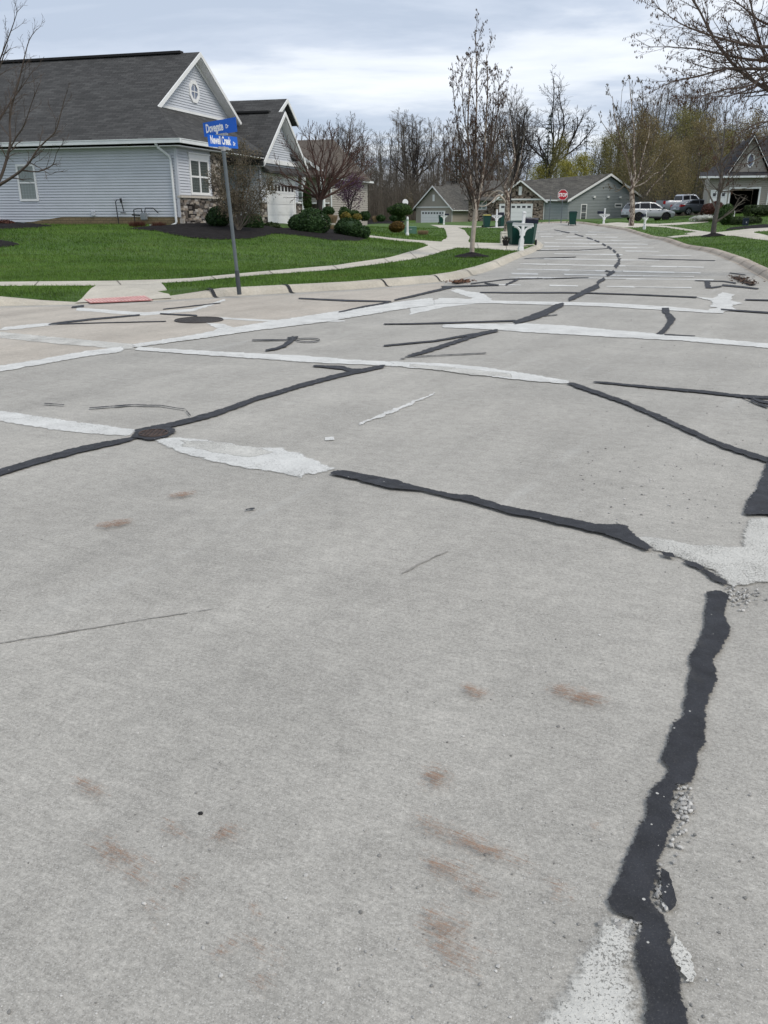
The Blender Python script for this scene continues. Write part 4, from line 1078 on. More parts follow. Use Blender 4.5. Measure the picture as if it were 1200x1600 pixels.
# ------------------------------------------------------------------ the corner house
def corner_house():
    az = R(15.8)
    a = Vector((-math.cos(az), math.sin(az))); b = Vector((math.sin(az), math.cos(az)))
    C = Vector((-8.30, 36.0)); G = 1.05
    root = empty('corner_house', (C.x, C.y, G), 0, 'large pale grey sided corner house with steep dark roof and round gable window', 'house')
    fA = Frame(C, a, -b)                     # long side wall, facing the lawn
    fB = Frame(C, b, -a)                     # front wall, facing right
    EZ = 4.30; ZR = 8.38; LEN = 26; BL = 3.75
    def P3(sa, tb, z): q = C + a * sa + b * tb; return (q.x, q.y, z)
    # walls
    w = MB()
    flat_wall(w, fA, G - .3, 4.05, 0.13, LEN, -.02)
    siding(w, fA, G + .33, 4.05, lambda z: (0.06, LEN) if z > G + .38 else (0.06, 5.6))
    # board courses running lower where the ground drops
    siding(w, fA, G + .0, G + .33, lambda z: (5.6 + (G + .33 - z) / .33 * 2.6, LEN), course=.11)
    flat_wall(w, fB, G - .3, 4.05, 0.13, BL, -.02); siding(w, fB, 2.22, 4.05, lambda z: (.06, BL - .02))
    fE = Frame(C + b * BL + a * 0.0, a, b)    # return of the front room into the porch
    obox(w, fE, 0.01, 3.2, G - .2, 4.05, -.12, 0)
    rel(w, root).build('wall', MAT['siding'], root)
    cp = MB(); obox(cp, fA, -.05, .06, G + .33, 4.05, -.0, .05); obox(cp, fB, -.002, .07, 2.24, 4.05, 0, .05)
    rel(cp, root).build('corner_post', MAT['siding'], root)
    fo = MB(); fo.poly([fA.P(0.02, G - .3, .012), fA.P(8.4, G - .3, .012), fA.P(8.2, G + .02, .012), fA.P(5.6, G + .33, .012), fA.P(.02, G + .33, .012)])
    rel(fo, root).build('foundation', MAT['found'], root, uv=True, recalc=False)
    st = MB(); obox(st, fB, -.01, BL, G - .3, 2.12, -.05, .10); obox(st, Frame(C, a, -b), -.10, .02, G - .3, 2.12, -.05, .03)
    rel(st, root).build('stone_wainscot', MAT['stone'], root, uv=True)
    stp = MB(); obox(stp, fB, 2.95, BL, 2.2, 4.0, -.05, .08); rel(stp, root).build('stone_pier', MAT['stone'], root, uv=True)
    lg = MB(); obox(lg, fB, -.06, BL + .05, 2.12, 2.21, -.04, .16); rel(lg, root).build('stone_ledge', M('limestone_ledge', (.50, .46, .40), .8, .12, 5), root, bevel=.01)
    window(root, fA, 6.62, 7.55, 2.02, 3.48, 1, True, .085)
    window(root, fB, 1.02, 2.72, 2.26, 3.68, 2, True, .10, 0, 'pane_mid', None, .16)
    # main roof with a clipped (skirted) gable
    OV = .38; RZ0 = EZ; tbR = 6.05; saR = 1.72
    pitch = (ZR - EZ) / (tbR + OV)
    tbP = 1.9; zP = EZ + pitch * (tbP + OV)
    r = MB()
    E0 = P3(-OV, -OV, EZ); P0 = P3(saR, tbP, zP); R0 = P3(saR, tbR, ZR)
    roof_slab(r, [P3(LEN, -OV, EZ), E0, P3(saR, tbP, zP), R0, P3(LEN, tbR, ZR)])
    P1 = P3(saR, 2 * tbR - tbP, zP); E1 = P3(-OV, 2 * tbR + OV, EZ)
    roof_slab(r, [P3(LEN, tbR, ZR), R0, P1, E1, P3(LEN, 2 * tbR + OV, EZ)])
    sk = MB(); zs = zP + .05
    roof_slab(sk, [E0, P3(-OV, 8.0, EZ), P3(2.30, 8.0, zs + .12), P3(2.30, tbP + .4, zs + .12), P0])
    rf = rel(r, root).build('roof', MAT['shingle'], root, uv=True)
    rel(sk, root).build('skirt_roof', MAT['shingle'], rf, uv=True)
    rv = MB(); rp = [P3(saR + .9, tbR, ZR - .02), P3(LEN, tbR, ZR - .02)]; bar(rv, rp[0], rp[1], .34, .10); rel(rv, root).build('ridge_vent', MAT['ridge'], rf)
    # gable wall and its rake boards
    g = MB(); fG = Frame(C + a * 2.1, b, -a)
    gs = gable_span(tbP - .15, 2 * tbR - tbP + .15, zP - .20, ZR - .14)
    siding(g, fG, zP - .18, ZR - .25, gs)
    g.poly([fG.P(gs(zP - .3)[0], zP - .3, -.03), fG.P(gs(zP - .3)[1], zP - .3, -.03), fG.P(tbR, ZR - .2, -.03)])
    rel(g, root).build('gable', MAT['siding'], root, recalc=False)
    rk = MB()
    for s in (1, -1):
        p = P3(saR - .03, tbR - s * (tbR - tbP), zP - .20); q = P3(saR - .03, tbR, ZR - .20); bar(rk, p, q, .05, .19)
        bar(rk, P3(saR + .19, tbR - s * (tbR - tbP), zP - .24), P3(saR + .19, tbR, ZR - .24), .40, .03)
        bar(rk, P3(2.06, tbR - s * (tbR - tbP - .5), zP + .10), P3(2.06, tbR, ZR - .42), .03, .14)
    bar(rk, P3(2.07, tbP + .25, zP + .06), P3(2.07, 2 * tbR - tbP - .25, zP + .06), .04, .10)
    rel(rk, root).build('rake_board', MAT['trim'], root)
    # octagonal window
    oc = MB(); og = MB(); cz = zP + 1.02; ca = tbR - .12
    ring = [(math.cos(R(22.5 + 45 * i)), math.sin(R(22.5 + 45 * i))) for i in range(8)]
    for i in range(8):
        (x0, y0), (x1, y1) = ring[i], ring[(i + 1) % 8]
        ri, ro = .33, .50
        A = [fG.P(ca + x * rr, cz + y * rr, dd) for dd in (0, .06) for (x, y, rr) in ((x0, y0, ri), (x1, y1, ri), (x1, y1, ro), (x0, y0, ro))]
        oc.hexa(A)
    obox(oc, fG, ca - .02, ca + .02, cz - .32, cz + .32, .0, .05); obox(oc, fG, ca - .32, ca + .32, cz - .02, cz + .02, .0, .049)
    ow = rel(oc, root).build('octagonal_window', MAT['trim'], root)
    og.poly([fG.P(ca + x * .35, cz + y * .35, .03) for x, y in ring]); rel(og, root).build('pane', glass_mat('blue_glass', (.12, .15, .22)), ow, uv=True, recalc=False)
    # eaves: gutter, soffit, downspout
    gt = MB()
    def gut(p, q, out):
        d = Vector(out) * .07
        bar(gt, (p[0] + d.x, p[1] + d.y, EZ - .17), (q[0] + d.x, q[1] + d.y, EZ - .17), .13, .14)
        bar(gt, (p[0] + d.x, p[1] + d.y, EZ - .035), (q[0] + d.x, q[1] + d.y, EZ - .035), .16, .03)
    gut(P3(LEN, -OV, EZ), P3(-OV - .13, -OV, EZ), (-b.x, -b.y, 0)); rel(gt, root).build('gutter', MAT['gutter'], root); gt = MB(); gut(P3(-OV, -OV - .0, EZ), P3(-OV, BL + .3, EZ), (-a.x, -a.y, 0))
    rel(gt, root).build('gutter', MAT['gutter'], root)
    sf = MB(); sf.prism([P3(LEN, -OV, 4.02), P3(-OV, -OV, 4.02), P3(-OV, 0.0, 4.02), P3(LEN, 0.0, 4.02)], (0, 0, .03)); sf.prism([P3(-OV, 0.002, 4.02), P3(-OV, 8, 4.02), P3(0, 8, 4.02), P3(0, 0.002, 4.02)], (0, 0, .03))
    rel(sf, root).build('soffit', MAT['trim'], root)
    ds = MB(); k = fA
    pts = [k.P(.62, EZ - .15, OV + .06), k.P(.55, EZ - .32, OV - .02), k.P(.22, 3.66, .10), k.P(.20, 3.5, .08), k.P(.16, G + .15, .08), k.P(.20, G + .06, .10), k.P(.70, G - .18, .62)]
    ds.tube(pts, .052, 8); rel(ds, root).build('downspout', MAT['gutter'], root)
    # porch recess and garage wing
    g0, g1 = 8.1, 13.25; fW = Frame(C, b, -a); fS = Frame(C + b * g0, a, -b)
    ww = MB()
    flat_wall(ww, fW, G - .3, 3.95, g0 + .12, g1, -.02); siding(ww, fW, 2.2, 3.95, lambda z: (g0 + .03, g1))
    flat_wall(ww, fS, G - .3, 3.95, .12, 9, -.02); siding(ww, fS, G - .2, 3.95, lambda z: (.03, 9))
    fP = Frame(C + a * 2.6, b, -a); flat_wall(ww, fP, G - .2, 4.0, BL - .2, g0 + .2)
    rel(ww, root).build('garage_wall', MAT['siding'], root)
    dr = MB(); obox(dr, fP, 4.6, 5.55, G + .1, 3.15, .02, .07); rel(dr, root).build('front_door', M('maroon_door', (.06, .02, .02), .5), root)
    sh = MB(); obox(sh, fB, BL - .03, BL + .12, 2.2, 4.0, -.5, .02); rel(sh, root).build('porch_post', M('dark_maroon_trim', (.035, .018, .02), .6), root)
    pr = MB(); obox(pr, fW, g0 - .03, g0 + .62, G - .3, 2.05, -.02, .09); rel(pr, root).build('stone_pier', MAT['stone'], root, uv=True); pr = MB(); obox(pr, fW, g1 - .42, g1 + .03, G - .3, 2.05, -.02, .09); rel(pr, root).build('stone_pier', MAT['stone'], root, uv=True)
    cap = MB(); obox(cap, fW, g0 - .07, g0 + .66, 2.05, 2.13, -.02, .13); rel(cap, root).build('pier_cap', MAT['trim'], root); cap = MB(); obox(cap, fW, g1 - .46, g1 + .07, 2.05, 2.13, -.02, .13); rel(cap, root).build('pier_cap', MAT['trim'], root)
    garage_door(root, fW, g0 + .80, g0 + 4.45, G - .12, 3.02, 8)
    hd = MB(); obox(hd, fW, g0 + .55, g1 - .45, 3.18, 3.36, .0, .10); obox(hd, fW, g0 + .45, g1 - .35, 3.36, 3.42, .0, .16); rel(hd, root).build('lintel', MAT['trim'], root)
    gm = (g0 + g1) / 2; gz = 6.35; ez = 4.08; ov = .42
    gr = MB(); pk = P3(-ov, gm, gz)
    roof_slab(gr, [P3(9, g0 - .35, ez - .2), P3(-ov, g0 - .35, ez - .2), pk, P3(9, gm, gz)])
    roof_slab(gr, [P3(9, gm, gz), pk, P3(-ov, g1 + .35, ez - .2), P3(9, g1 + .35, ez - .2)])
    grf = rel(gr, root).build('garage_roof', MAT['shingle'], root, uv=True)
    v2 = MB(); bar(v2, P3(.4, gm, gz - .02), P3(4.4, gm, gz - .02), .3, .09); rel(v2, root).build('ridge_vent', MAT['ridge'], grf)
    gg = MB(); gs2 = gable_span(g0 - .1, g1 + .1, ez - .15, gz - .15); siding(gg, fW.shift(0, .03), ez - .15, gz - .25, gs2)
    gg.poly([fW.P(gs2(ez - .15)[0], ez - .15, 0.01), fW.P(gs2(ez - .15)[1], ez - .15, .01), fW.P(gm, gz - .2, .01)])
    rel(gg, root).build('garage_gable', MAT['siding'], root, recalc=False)
    gk = MB()
    for s in (1, -1):
        bar(gk, P3(-ov - .03, gm - s * (gm - g0 + .37), ez - .40), P3(-ov - .03, gm, gz - .20), .05, .20)
        bar(gk, P3(-ov / 2, gm - s * (gm - g0 + .3), ez - .42), P3(-ov / 2, gm, gz - .26), ov, .03)
    bar(gk, P3(-.06, g0, ez - .2), P3(-.06, g1, ez - .2), .1, .2)
    rel(gk, root).build('rake_board', MAT['trim'], root)
    pl = MB(); roof_slab(pl, [P3(-.5, g0 + .1, 3.5), P3(-.5, g1 - .1, 3.5), P3(.0, g1 - .1, 3.80), P3(.0, g0 + .1, 3.80)], .10); rel(pl, root).build('pent_roof', MAT['shingle'], root, uv=True)
    # rear wing seen above the garage
    rw = MB(); rz = 7.42; rt = 14.6; s0 = 1.0
    roof_slab(rw, [P3(12, rt - 4.2, 4.9), P3(s0, rt - 4.2, 4.9), P3(s0, rt, rz), P3(12, rt, rz)]); roof_slab(rw, [P3(12, rt, rz), P3(s0, rt, rz), P3(s0, rt + 1.5, 6.35), P3(12, rt + 1.5, 6.35)])
    rwf = rel(rw, root).build('rear_roof', MAT['shingle'], root, uv=True)
    rb = MB(); bar(rb, P3(s0 - .03, rt, rz - .2), P3(s0 - .03, rt + 1.5, 6.15), .05, .2); bar(rb, P3(s0 - .03, rt, rz - .2), P3(s0 - .03, rt - 4.2, 4.7), .05, .2); rel(rb, root).build('rear_rake', MAT['trim'], root)
    rwall = MB(); fR = Frame(C + a * (s0 + .3), b, -a); rwall.prism([fR.P(rt - 4, G, 0), fR.P(rt + 1.3, G, 0), fR.P(rt + 1.3, 6.25, 0), fR.P(rt, rz - .2, 0), fR.P(rt - 4, 4.9, 0)], (a.x * .2, a.y * .2, 0)); rel(rwall, root).build('rear_wall', MAT['siding'], root)
    # roof pipes, wall vents
    for (sa, tb, h, rr, nm) in ((9.75, 1.9, .62, .06, 'vent_pipe'),):
        z = EZ + pitch * (tb + OV); q = P3(sa, tb, z); m = MB(); m.lathe([(rr * 1.9, -.1), (rr * 1.7, .12), (rr, .16), (rr, h), (rr * 1.8, h + .02), (rr * 1.8, h + .12), (.01, h + .16)], q, 10); rel(m, root).build(nm, M('galvanised', (.5, .52, .55), .4, .1, 4, metal=.3), root)
    wv = MB(); obox(wv, fA, 3.95, 4.12, G + .38, G + .58, .0, .07); rel(wv, root).build('wall_vent', MAT['siding'], root, bevel=.01)
    sl = MB(); obox(sl, fA, 8.7, 8.85, G + .22, G + .32, .0, .16); rel(sl, root).build('wall_spout', MAT['trim'], root, bevel=.01)
    # gas meter and standpipe on the side wall
    f2 = fA
    gmr = empty('gas_meter', f2.P(1.6, G, .2), 0, 'grey gas meter with black pipes fixed near the downspout', 'gas meter')
    m = MB(); obox(m, f2, 1.42, 1.68, G + .22, G + .50, .12, .30); rel(m, gmr).build('body', M('meter_grey', (.22, .24, .26), .5), gmr, bevel=.03)
    dk = M('black_pipe', (.02, .02, .022), .5); m = MB()
    m.tube([f2.P(2.0, G - .2, .2), f2.P(2.0, G + .62, .2), f2.P(1.8, G + .66, .2), f2.P(1.65, G + .66, .2), f2.P(1.62, G + .50, .2)], .022, 6); m.tube([f2.P(1.50, G + .50, .2), f2.P(1.46, G + .68, .2), f2.P(1.1, G + .68, .2), f2.P(1.0, G + .60, .2), f2.P(.98, G + .5, .05)], .022, 6); m.tube([f2.P(2.1, G + .42, .2), f2.P(1.75, G + .40, .2)], .03, 6)
    rel(m, gmr).build('pipe', dk, gmr)
    sp = empty('standpipe', f2.P(2.9, G, .2), 0, 'thin black standpipe bent over at the side wall left of the gas meter', 'pipe')
    m = MB(); m.tube([f2.P(2.72, G - .1, .25), f2.P(2.78, G + .92, .25), f2.P(2.72, G + 1.0, .25), f2.P(2.55, G + 1.0, .2), f2.P(2.52, G + .55, .12)], .022, 6); m.tube([f2.P(2.56, G + 1.06, .2), f2.P(2.55, G + .9, .2)], .05, 6); m.tube([f2.P(2.66, G + .5, .15), f2.P(2.42, G + .5, .15)], .02, 6)
    rel(m, sp).build('pipe', dk, sp)
    sb = empty('splash_block', f2.P(.8, G, .8), math.atan2(a.y, a.x) + 2.3, 'pale splash block under the downspout of the grey house', 'splash block')
    m = MB(); m.hexa([(-.05, -.15, -.05), (.75, -.18, -.12), (.75, .18, -.12), (-.05, .15, -.05), (-.05, -.15, .06), (.75, -.18, -.03), (.75, .18, -.03), (-.05, .15, .06)]); m.build('block', M('pale_plastic', (.35, .40, .38), .6), sb)
    eg = MB(); obox(eg, fA, 3.2, 9.2, G - .16, G + .02, .55, .68)
    e = rel(eg, empty('edging_strip', fA.P(5, G - .1, .6), 0, 'white garden edging strip along the foot of the side wall', 'edging')); return root
chouse = corner_house()
for o in list(bpy.data.objects):
    if o.name == 'edging_strip':
        m = MB(); az = R(15.8); a_ = Vector((-math.cos(az), math.sin(az))); rs = random.Random(2)
        for i in range(7):
            p = a_ * (-2.6 + i * .74); q = a_ * (-2.6 + i * .74 + .72)
            bar(m, (p.x, p.y, -.16), (q.x, q.y, -.16), .10, .20 + rs.uniform(-.02, .02))
        m.build('strip', M('white_edging', (.62, .62, .60), .7), o)

# ------------------------------------------------------------------ a generic gabled house with a garage front, for the houses further off
def gable_house(name, loc, rz, label, gw, gl, eave, peak, wallm, gablem, roofm, door=None, ov=.35, side_win=(), lower=None, vent=True, hip_back=None, door_name='garage_door', siding_on=True, sidewins=()):
    """front gable in the local XZ plane facing -Y, width gw, body running back gl along +Y; local axes"""
    root = empty(name, loc, 0, label, 'house')
    cr, sr = math.cos(rz), math.sin(rz)
    O = Vector((loc[0], loc[1])); U = Vector((cr, sr)); B = Vector((-sr, cr)); G = loc[2]
    f = Frame(O - U * gw / 2, U, -B); fr = Frame(O + U * gw / 2, B, U); fl = Frame(O - U * gw / 2, B, -U)
    w = MB(); flat_wall(w, f, G - .5, G + eave, 0.12, gw - .12, -.02); flat_wall(w, fr, G - .5, G + eave, 0, gl, -.02); flat_wall(w, fl, G - .5, G + eave, 0, gl, -.02)
    c = .18
    siding(w, fr, G, G + eave, lambda z: (0, gl), c, .02); siding(w, fl, G, G + eave, lambda z: (0, gl), c, .02)
    if wallm == gablem or True:
        pass
    wallo = rel(w, root).build('wall', MAT[wallm], root, uv=True)
    g = MB()
    if lower: flat_wall(g, f, G - .5, G + eave, 0, gw, .03, .1)
    else: siding(g, f, G, G + eave, lambda z: (0, gw), c, .02)
    gs = gable_span(0, gw, G + eave, G + peak)
    g.prism([f.P(0, G + eave, -.1), f.P(gw, G + eave, -.1), f.P(gw / 2, G + peak - .1, -.1)], tuple(-Vector((B.x, B.y, 0)) * .12))
    rel(g, root).build('gable', MAT[gablem], root, uv=True)
    r = MB()
    def P(x, y, z): q = O + U * x + B * y; return (q.x, q.y, G + z)
    sl = (peak - eave) / (gw / 2)
    roof_slab(r, [P(-gw / 2 - ov, -ov, eave - sl * ov), P(0, -ov, peak), P(0, gl + .3, peak), P(-gw / 2 - ov, gl + .3, eave - sl * ov)], .18)
    roof_slab(r, [P(0, -ov, peak), P(gw / 2 + ov, -ov, eave - sl * ov), P(gw / 2 + ov, gl + .3, eave - sl * ov), P(0, gl + .3, peak)], .18)
    rf = rel(r, root).build('roof', MAT[roofm], root, uv=True)
    k = MB()
    for s in (1, -1): bar(k, P(s * (gw / 2 + ov), -ov - .03, eave - sl * ov - .24), P(0, -ov - .03, peak - .22), .06, .26)
    bar(k, P(-gw / 2, -.06, eave - .18), P(gw / 2, -.06, eave - .18), .12, .20)
    rel(k, root).build('rake_board', MAT['trim'], root)
    gt = MB()
    for s in (1, -1): bar(gt, P(s * (gw / 2 + ov + .06), -ov, eave - sl * ov - .17), P(s * (gw / 2 + ov + .06), gl + .3, eave - sl * ov - .17), .13, .15)
    rel(gt, root).build('gutter', MAT['gutter'], root); gt = MB()
    gt.tube([P(gw / 2 + ov, -.0, eave - .3), P(gw / 2 + .08, .1, eave - .6), P(gw / 2 + .08, .1, 0)], .06, 6)
    rel(gt, root).build('downspout', MAT['gutter'], root)
    if door:
        a0, a1, h, lites = door; garage_door(root, f.shift(0, .05), a0, a1, G + .02, G + h, lites, door_name)
    if vent:
        v = MB(); zc = G + eave + (peak - eave) * .42; obox(v, f, gw / 2 - .22, gw / 2 + .22, zc - .55, zc + .6, .03, .09); rel(v, root).build('gable_vent', MAT['trim'], root)
    for (a0, a1, z0, z1) in sidewins: window(root, fr, a0, a1, G + z0, G + z1, 1, z1 - z0 > .8, .1, 0, 'pane_dark')
    return root, P, Frame(O, U, -B), f, fr

# tan house far off behind the drive
def tan_house():
    y = 165.0; x = xat(677, 349, y); G = H(x, y) + .05
    root, P, f, ff, fr = gable_house('tan_house', (x, y, G), R(-33), 'tan house far off with a plain front gable above its white garage door', 7.6, 17, 2.95, 6.55, 'siding_tan', 'siding_tan', 'shingle_far', (1.3, 6.2, 2.1, 8), .6)
    r = MB(); W = lambda u, v, d: (xat(u, v, d), d, zat(v, d))
    roof_slab(r, [W(681, 304, 181), W(800, 306, 181), W(790, 282, 187), W(699, 282.5, 187)], .2); roof_slab(r, [W(699, 282.5, 187), W(790, 282, 187), W(800, 304, 193), W(690, 303, 193)], .2); roof_slab(r, [W(681, 304, 181), W(699, 282.5, 187), W(690, 303, 193)], .2)
    rel(r, root).build('main_roof', MAT['shingle_far'], root, uv=True)
    w = MB(); w.hexa([W(686, 350, 182), W(795, 350, 182), W(795, 350, 190), W(692, 350, 190), W(686, 305, 182), W(795, 306, 182), W(795, 306, 190), W(692, 306, 190)]); rel(w, root).build('rear_wall', MAT['siding_tan'], root)
tan_house()
def stone_house():
    y = 128.0; x = xat(817, 345, y) - .6; G = H(x, y)
    root, P, f, ff, fr = gable_house('stone_house', (x, y, G), R(-10), 'house with a brown stone garage gable and grey siding behind the stop sign', 6.8, 6, 3.05, 5.55, 'siding_grey', 'stone_brown', 'shingle_far', (.65, 5.15, 2.25, 6), .45, lower=True)
    # long grey wing with its gable end turned towards the road
    r = MB()
    yr = 10.5
    roof_slab(r, [P(2.6, .3, 2.9), P(6.6, -.45, 2.8), P(12.25, 3.75, 6.45), P(0, 3.2, 5.6)], .2)
    roof_slab(r, [P(0, 3.2, 5.6), P(12.25, 3.75, 6.45), P(13, 14, 3.0), P(-2, 13, 3.0)], .2)
    rel(r, root).build('wing_roof', MAT['shingle_far'], root, uv=True)
    p0 = Vector(P(6.9, 0, 0)[:2]); p1 = Vector(P(18.2, 8.6, 0)[:2]); u = (p1 - p0); L = u.length; u = u.normalized(); n = Vector((u.y, -u.x))
    fw = Frame(p0, u, n); w = MB(); m = .50 * L
    def sp(z):
        t = max(0, (z - (G + 2.75)) / 3.40); return (m * t, L - (L - m) * t)
    siding(w, fw, G - .2, G + 6.1, sp, .2, .022); w.poly([fw.P(0, G - .5, -.02), fw.P(L, G - .5, -.02), fw.P(L, G + 2.75, -.02), fw.P(m, G + 6.15, -.02), fw.P(0, G + 2.75, -.02)])
    pA = Vector(P(3.42, .35, 0)[:2]); fs = Frame(pA, p0 - pA, Vector(((p0 - pA).y, -(p0 - pA).x)).normalized()); Ls = (p0 - pA).length
    siding(w, fs, G - .2, G + 2.9, lambda z: (0, Ls), .2, .022); w.poly([fs.P(0, G - .5, -.02), fs.P(Ls, G - .5, -.02), fs.P(Ls, G + 2.9, -.02), fs.P(0, G + 2.9, -.02)])
    rel(w, root).build('wing_wall', MAT['siding_grey'], root, recalc=False)
    k = MB(); e = fw.shift(-.5, .42)
    bar(k, e.P(0, G + 2.55), e.P(m + .5, G + 6.2), .07, .3); bar(k, e.P(L + .9, G + 2.7), e.P(m + .5, G + 6.2), .07, .3)
    bar(k, fs.P(-.3, G + 2.78, .3), fs.P(Ls + .4, G + 2.70, .3), .14, .18)
    rel(k, root).build('wing_trim', MAT['trim'], root)
    rr = MB(); roof_slab(rr, [e.P(-.2, G + 2.8, -.1), e.P(m + .5, G + 6.5, -.1), e.P(m + .5, G + 6.5, -2.5), e.P(-.2, G + 2.8, -2.5)], .15); roof_slab(rr, [e.P(L + 1.0, G + 2.95, -.1), e.P(m + .5, G + 6.5, -.1), e.P(m + .5, G + 6.5, -2.5), e.P(L + 1.0, G + 2.95, -2.5)], .15); rel(rr, root).build('gable_roof', MAT['shingle_far'], root, uv=True)
    window(root, fw, 2.3, 3.4, G + .1, G + 2.35, 1, True, .12, 0, 'pane_dark'); window(root, fw, 8.6, 10.0, G + 1.9, G + 2.45, 1, False, .12, 0, 'pane_dark')
    ent = MB(); fe = ff.shift(-4.2, -3.0); flat_wall(ent, fe, G - .4, G + 4.2, 0, 4.3, 0, .2); rel(ent, root).build('entry_wall', MAT['stone_brown'], root, uv=True)
    er = MB(); roof_slab(er, [P(-8.2, 2.2, 3.0), P(-3, 2.2, 3.0), P(-3, 8, 5.8), P(-8.2, 8, 5.8)], .2); rel(er, root).build('entry_roof', MAT['shingle_far'], root, uv=True)
    window(root, fe, 1.3, 2.7, G + 1.6, G + 2.9, 2, True, .12)
    for s in (4.4, 7.0, 9.3):
        l = MB(); obox(l, fw, s, s + .35, G + 3.2 + .0, G + 3.45, 0, .2); rel(l, root).build('wall_lamp', MAT['trim'], root)
stone_house()

def right_house():
    y = 80.0; x = xat(1152, 335, y); G = 1.30
    rz = R(17); U = Vector((math.cos(rz), -math.sin(rz))) if False else Vector((math.cos(rz), -math.sin(rz))); B = Vector((-U.y, U.x)) ; B = Vector((math.sin(rz), math.cos(rz)))
    O = Vector((x, y)); root = empty('right_house', (x, y, G), 0, 'beige grey house at the right with an open dark garage and oval gable window', 'house')
    f = Frame(O, U, -B)
    def P(s, d, z): q = O + U * s + B * d; return (q.x, q.y, G + z)
    L0, L1 = -2.7, 2.45; e = 3.4
    w = MB()
    for (a0, a1, z0, z1) in ((L0, -2.4, 0, e), (-2.4, -1.15, 2.15, e), (-1.15, -.85, 0, e), (-.85, 1.6, 2.35, e), (1.6, L1, 0, e)):
        flat_wall(w, f, G + z0 - (.4 if z0 == 0 else 0), G + z1, a0, a1, -.02); siding(w, f, G + max(z0, .75 if z0 == 0 else 0), G + z1, lambda z, a0=a0, a1=a1: (a0, a1), .16, .02)
    fr = Frame(Vector(P(L1, 0, 0)[:2]), B, U); flat_wall(w, fr, G - .4, G + e, .12, 9, -.02); siding(w, fr, G, G + e, lambda z: (0, 9), .16, .02)
    fl = Frame(Vector(P(L0, 0, 0)[:2]), B, -U); flat_wall(w, fl, G - .4, G + e, .12, 9, -.02)
    f3 = f.shift(L1, -1.6); flat_wall(w, f3, G - .4, G + e, 0, 8, -.02); siding(w, f3, G + .7, G + e, lambda z: (0, 8), .16, .02)
    rel(w, root).build('wall', MAT['siding_beige'], root)
    bk = MB(); obox(bk, f, 1.63, L1 + .02, G - .4, G + .75, 0, .08); obox(bk, f, -1.12, -.88, G - .4, G + .75, 0, .08); obox(bk, f3, .06, 8, G - .4, G + .75, 0, .08); rel(bk, root).build('brick_base', MAT['brick_red'], root, uv=True)
    dk = MB(); obox(dk, f, -.83, 1.58, G - .2, G + 2.33, -6.0, -5.9); obox(dk, f, -.95, -.86, G - .2, G + 2.4, -6, -.15); obox(dk, f, 1.61, 1.7, G - .2, G + 2.4, -6, -.15); obox(dk, f, -.95, 1.7, G + 2.42, G + 2.5, -6, -.15); rel(dk, root).build('garage_interior', MAT['dark_room'], root)
    fm = MB(); obox(fm, f, -.95, -.81, G, G + 2.4, 0, .07); obox(fm, f, 1.55, 1.69, G, G + 2.4, 0, .07); obox(fm, f, -.95, 1.69, G + 2.33, G + 2.48, .0, .09); rel(fm, root).build('garage_frame', MAT['trim'], root)
    garage_door(root, f, -2.35, -1.2, G, G + 2.12, 3)
    r = MB(); sl = .5
    roof_slab(r, [P(L0 - .9, -.5, e), P(L1 + .45, -.5, e), P(L1 + .45, .5, e + .4), P(L0 - .9, .5, e + .4)], .15); rel(r, root).build('pent_roof', MAT['shingle_dark'], root, uv=True)
    gt = MB(); bar(gt, P(L0 - .95, -.58, e - .16), P(L1 + .5, -.58, e - .16), .14, .16); rel(gt, root).build('gutter', MAT['gutter'], root); gt = MB(); gt.tube([P(L1 - .1, -.5, e - .2), P(L1 - .12, -.12, e - .5), P(L1 - .15, -.1, 0)], .055, 6); rel(gt, root).build('downspout', MAT['gutter'], root)
    gz0, gz1 = e + .2, 6.75; c = .55; hw = 1.75
    g = MB(); gs = gable_span(c - hw + .25, c + hw - .25, G + gz0, G + gz1 - .3); fg = f.shift(0, -.42)
    siding(g, fg, G + gz0 - .1, G + gz1 - .4, gs, .16, .02); g.poly([fg.P(c - hw, G + gz0 - .3, -.02), fg.P(c + hw, G + gz0 - .3, -.02), fg.P(c, G + gz1 - .2, -.02)]); rel(g, root).build('gable', MAT['siding_beige'], root, recalc=False)
    k = MB()
    for s in (1, -1): bar(k, P(c + s * (hw + .1), -.06, gz0 - .15), P(c, -.06, gz1 - .15), .07, .22)
    rel(k, root).build('rake_board', MAT['trim'], root)
    r2 = MB()
    roof_slab(r2, [P(c - hw - .15, -.1, gz0), P(c, -.1, gz1 + .1), P(c, 9, gz1 + .1), P(c - hw - .15, 9, gz0)], .15); roof_slab(r2, [P(c, -.1, gz1 + .1), P(c + hw + .15, -.1, gz0), P(c + hw + .15, 9, gz0), P(c, 9, gz1 + .1)], .15)
    roof_slab(r2, [P(c + 1.6, 1.2, e + .3), P(c + 13, 1.2, e + .3), P(c + 13, 7.5, 6.9), P(c + .3, 7.5, 6.9)], .15)
    roof_slab(r2, [P(L0 - .4, .5, e + .3), P(L1, .5, e + .3), P(c + .3, 7.5, 6.8), P(c - .3, 7.5, 6.8)], .15)
    rel(r2, root).build('roof', MAT['shingle_dark'], root, uv=True)
    o = MB(); og = MB(); cz = G + gz0 + 1.1; n = 18
    for i in range(n):
        t0, t1 = 2 * math.pi * i / n, 2 * math.pi * (i + 1) / n
        o.hexa([fg.P(c + math.cos(t) * .32 * q, cz + math.sin(t) * .62 * q2, d) for d in (.0, .07) for (t, q, q2) in ((t0, .68, .8), (t1, .68, .8), (t1, 1, 1), (t0, 1, 1))])
    og.poly([fg.P(c + math.cos(2 * math.pi * i / n) * .25, cz + math.sin(2 * math.pi * i / n) * .54, .03) for i in range(n)])
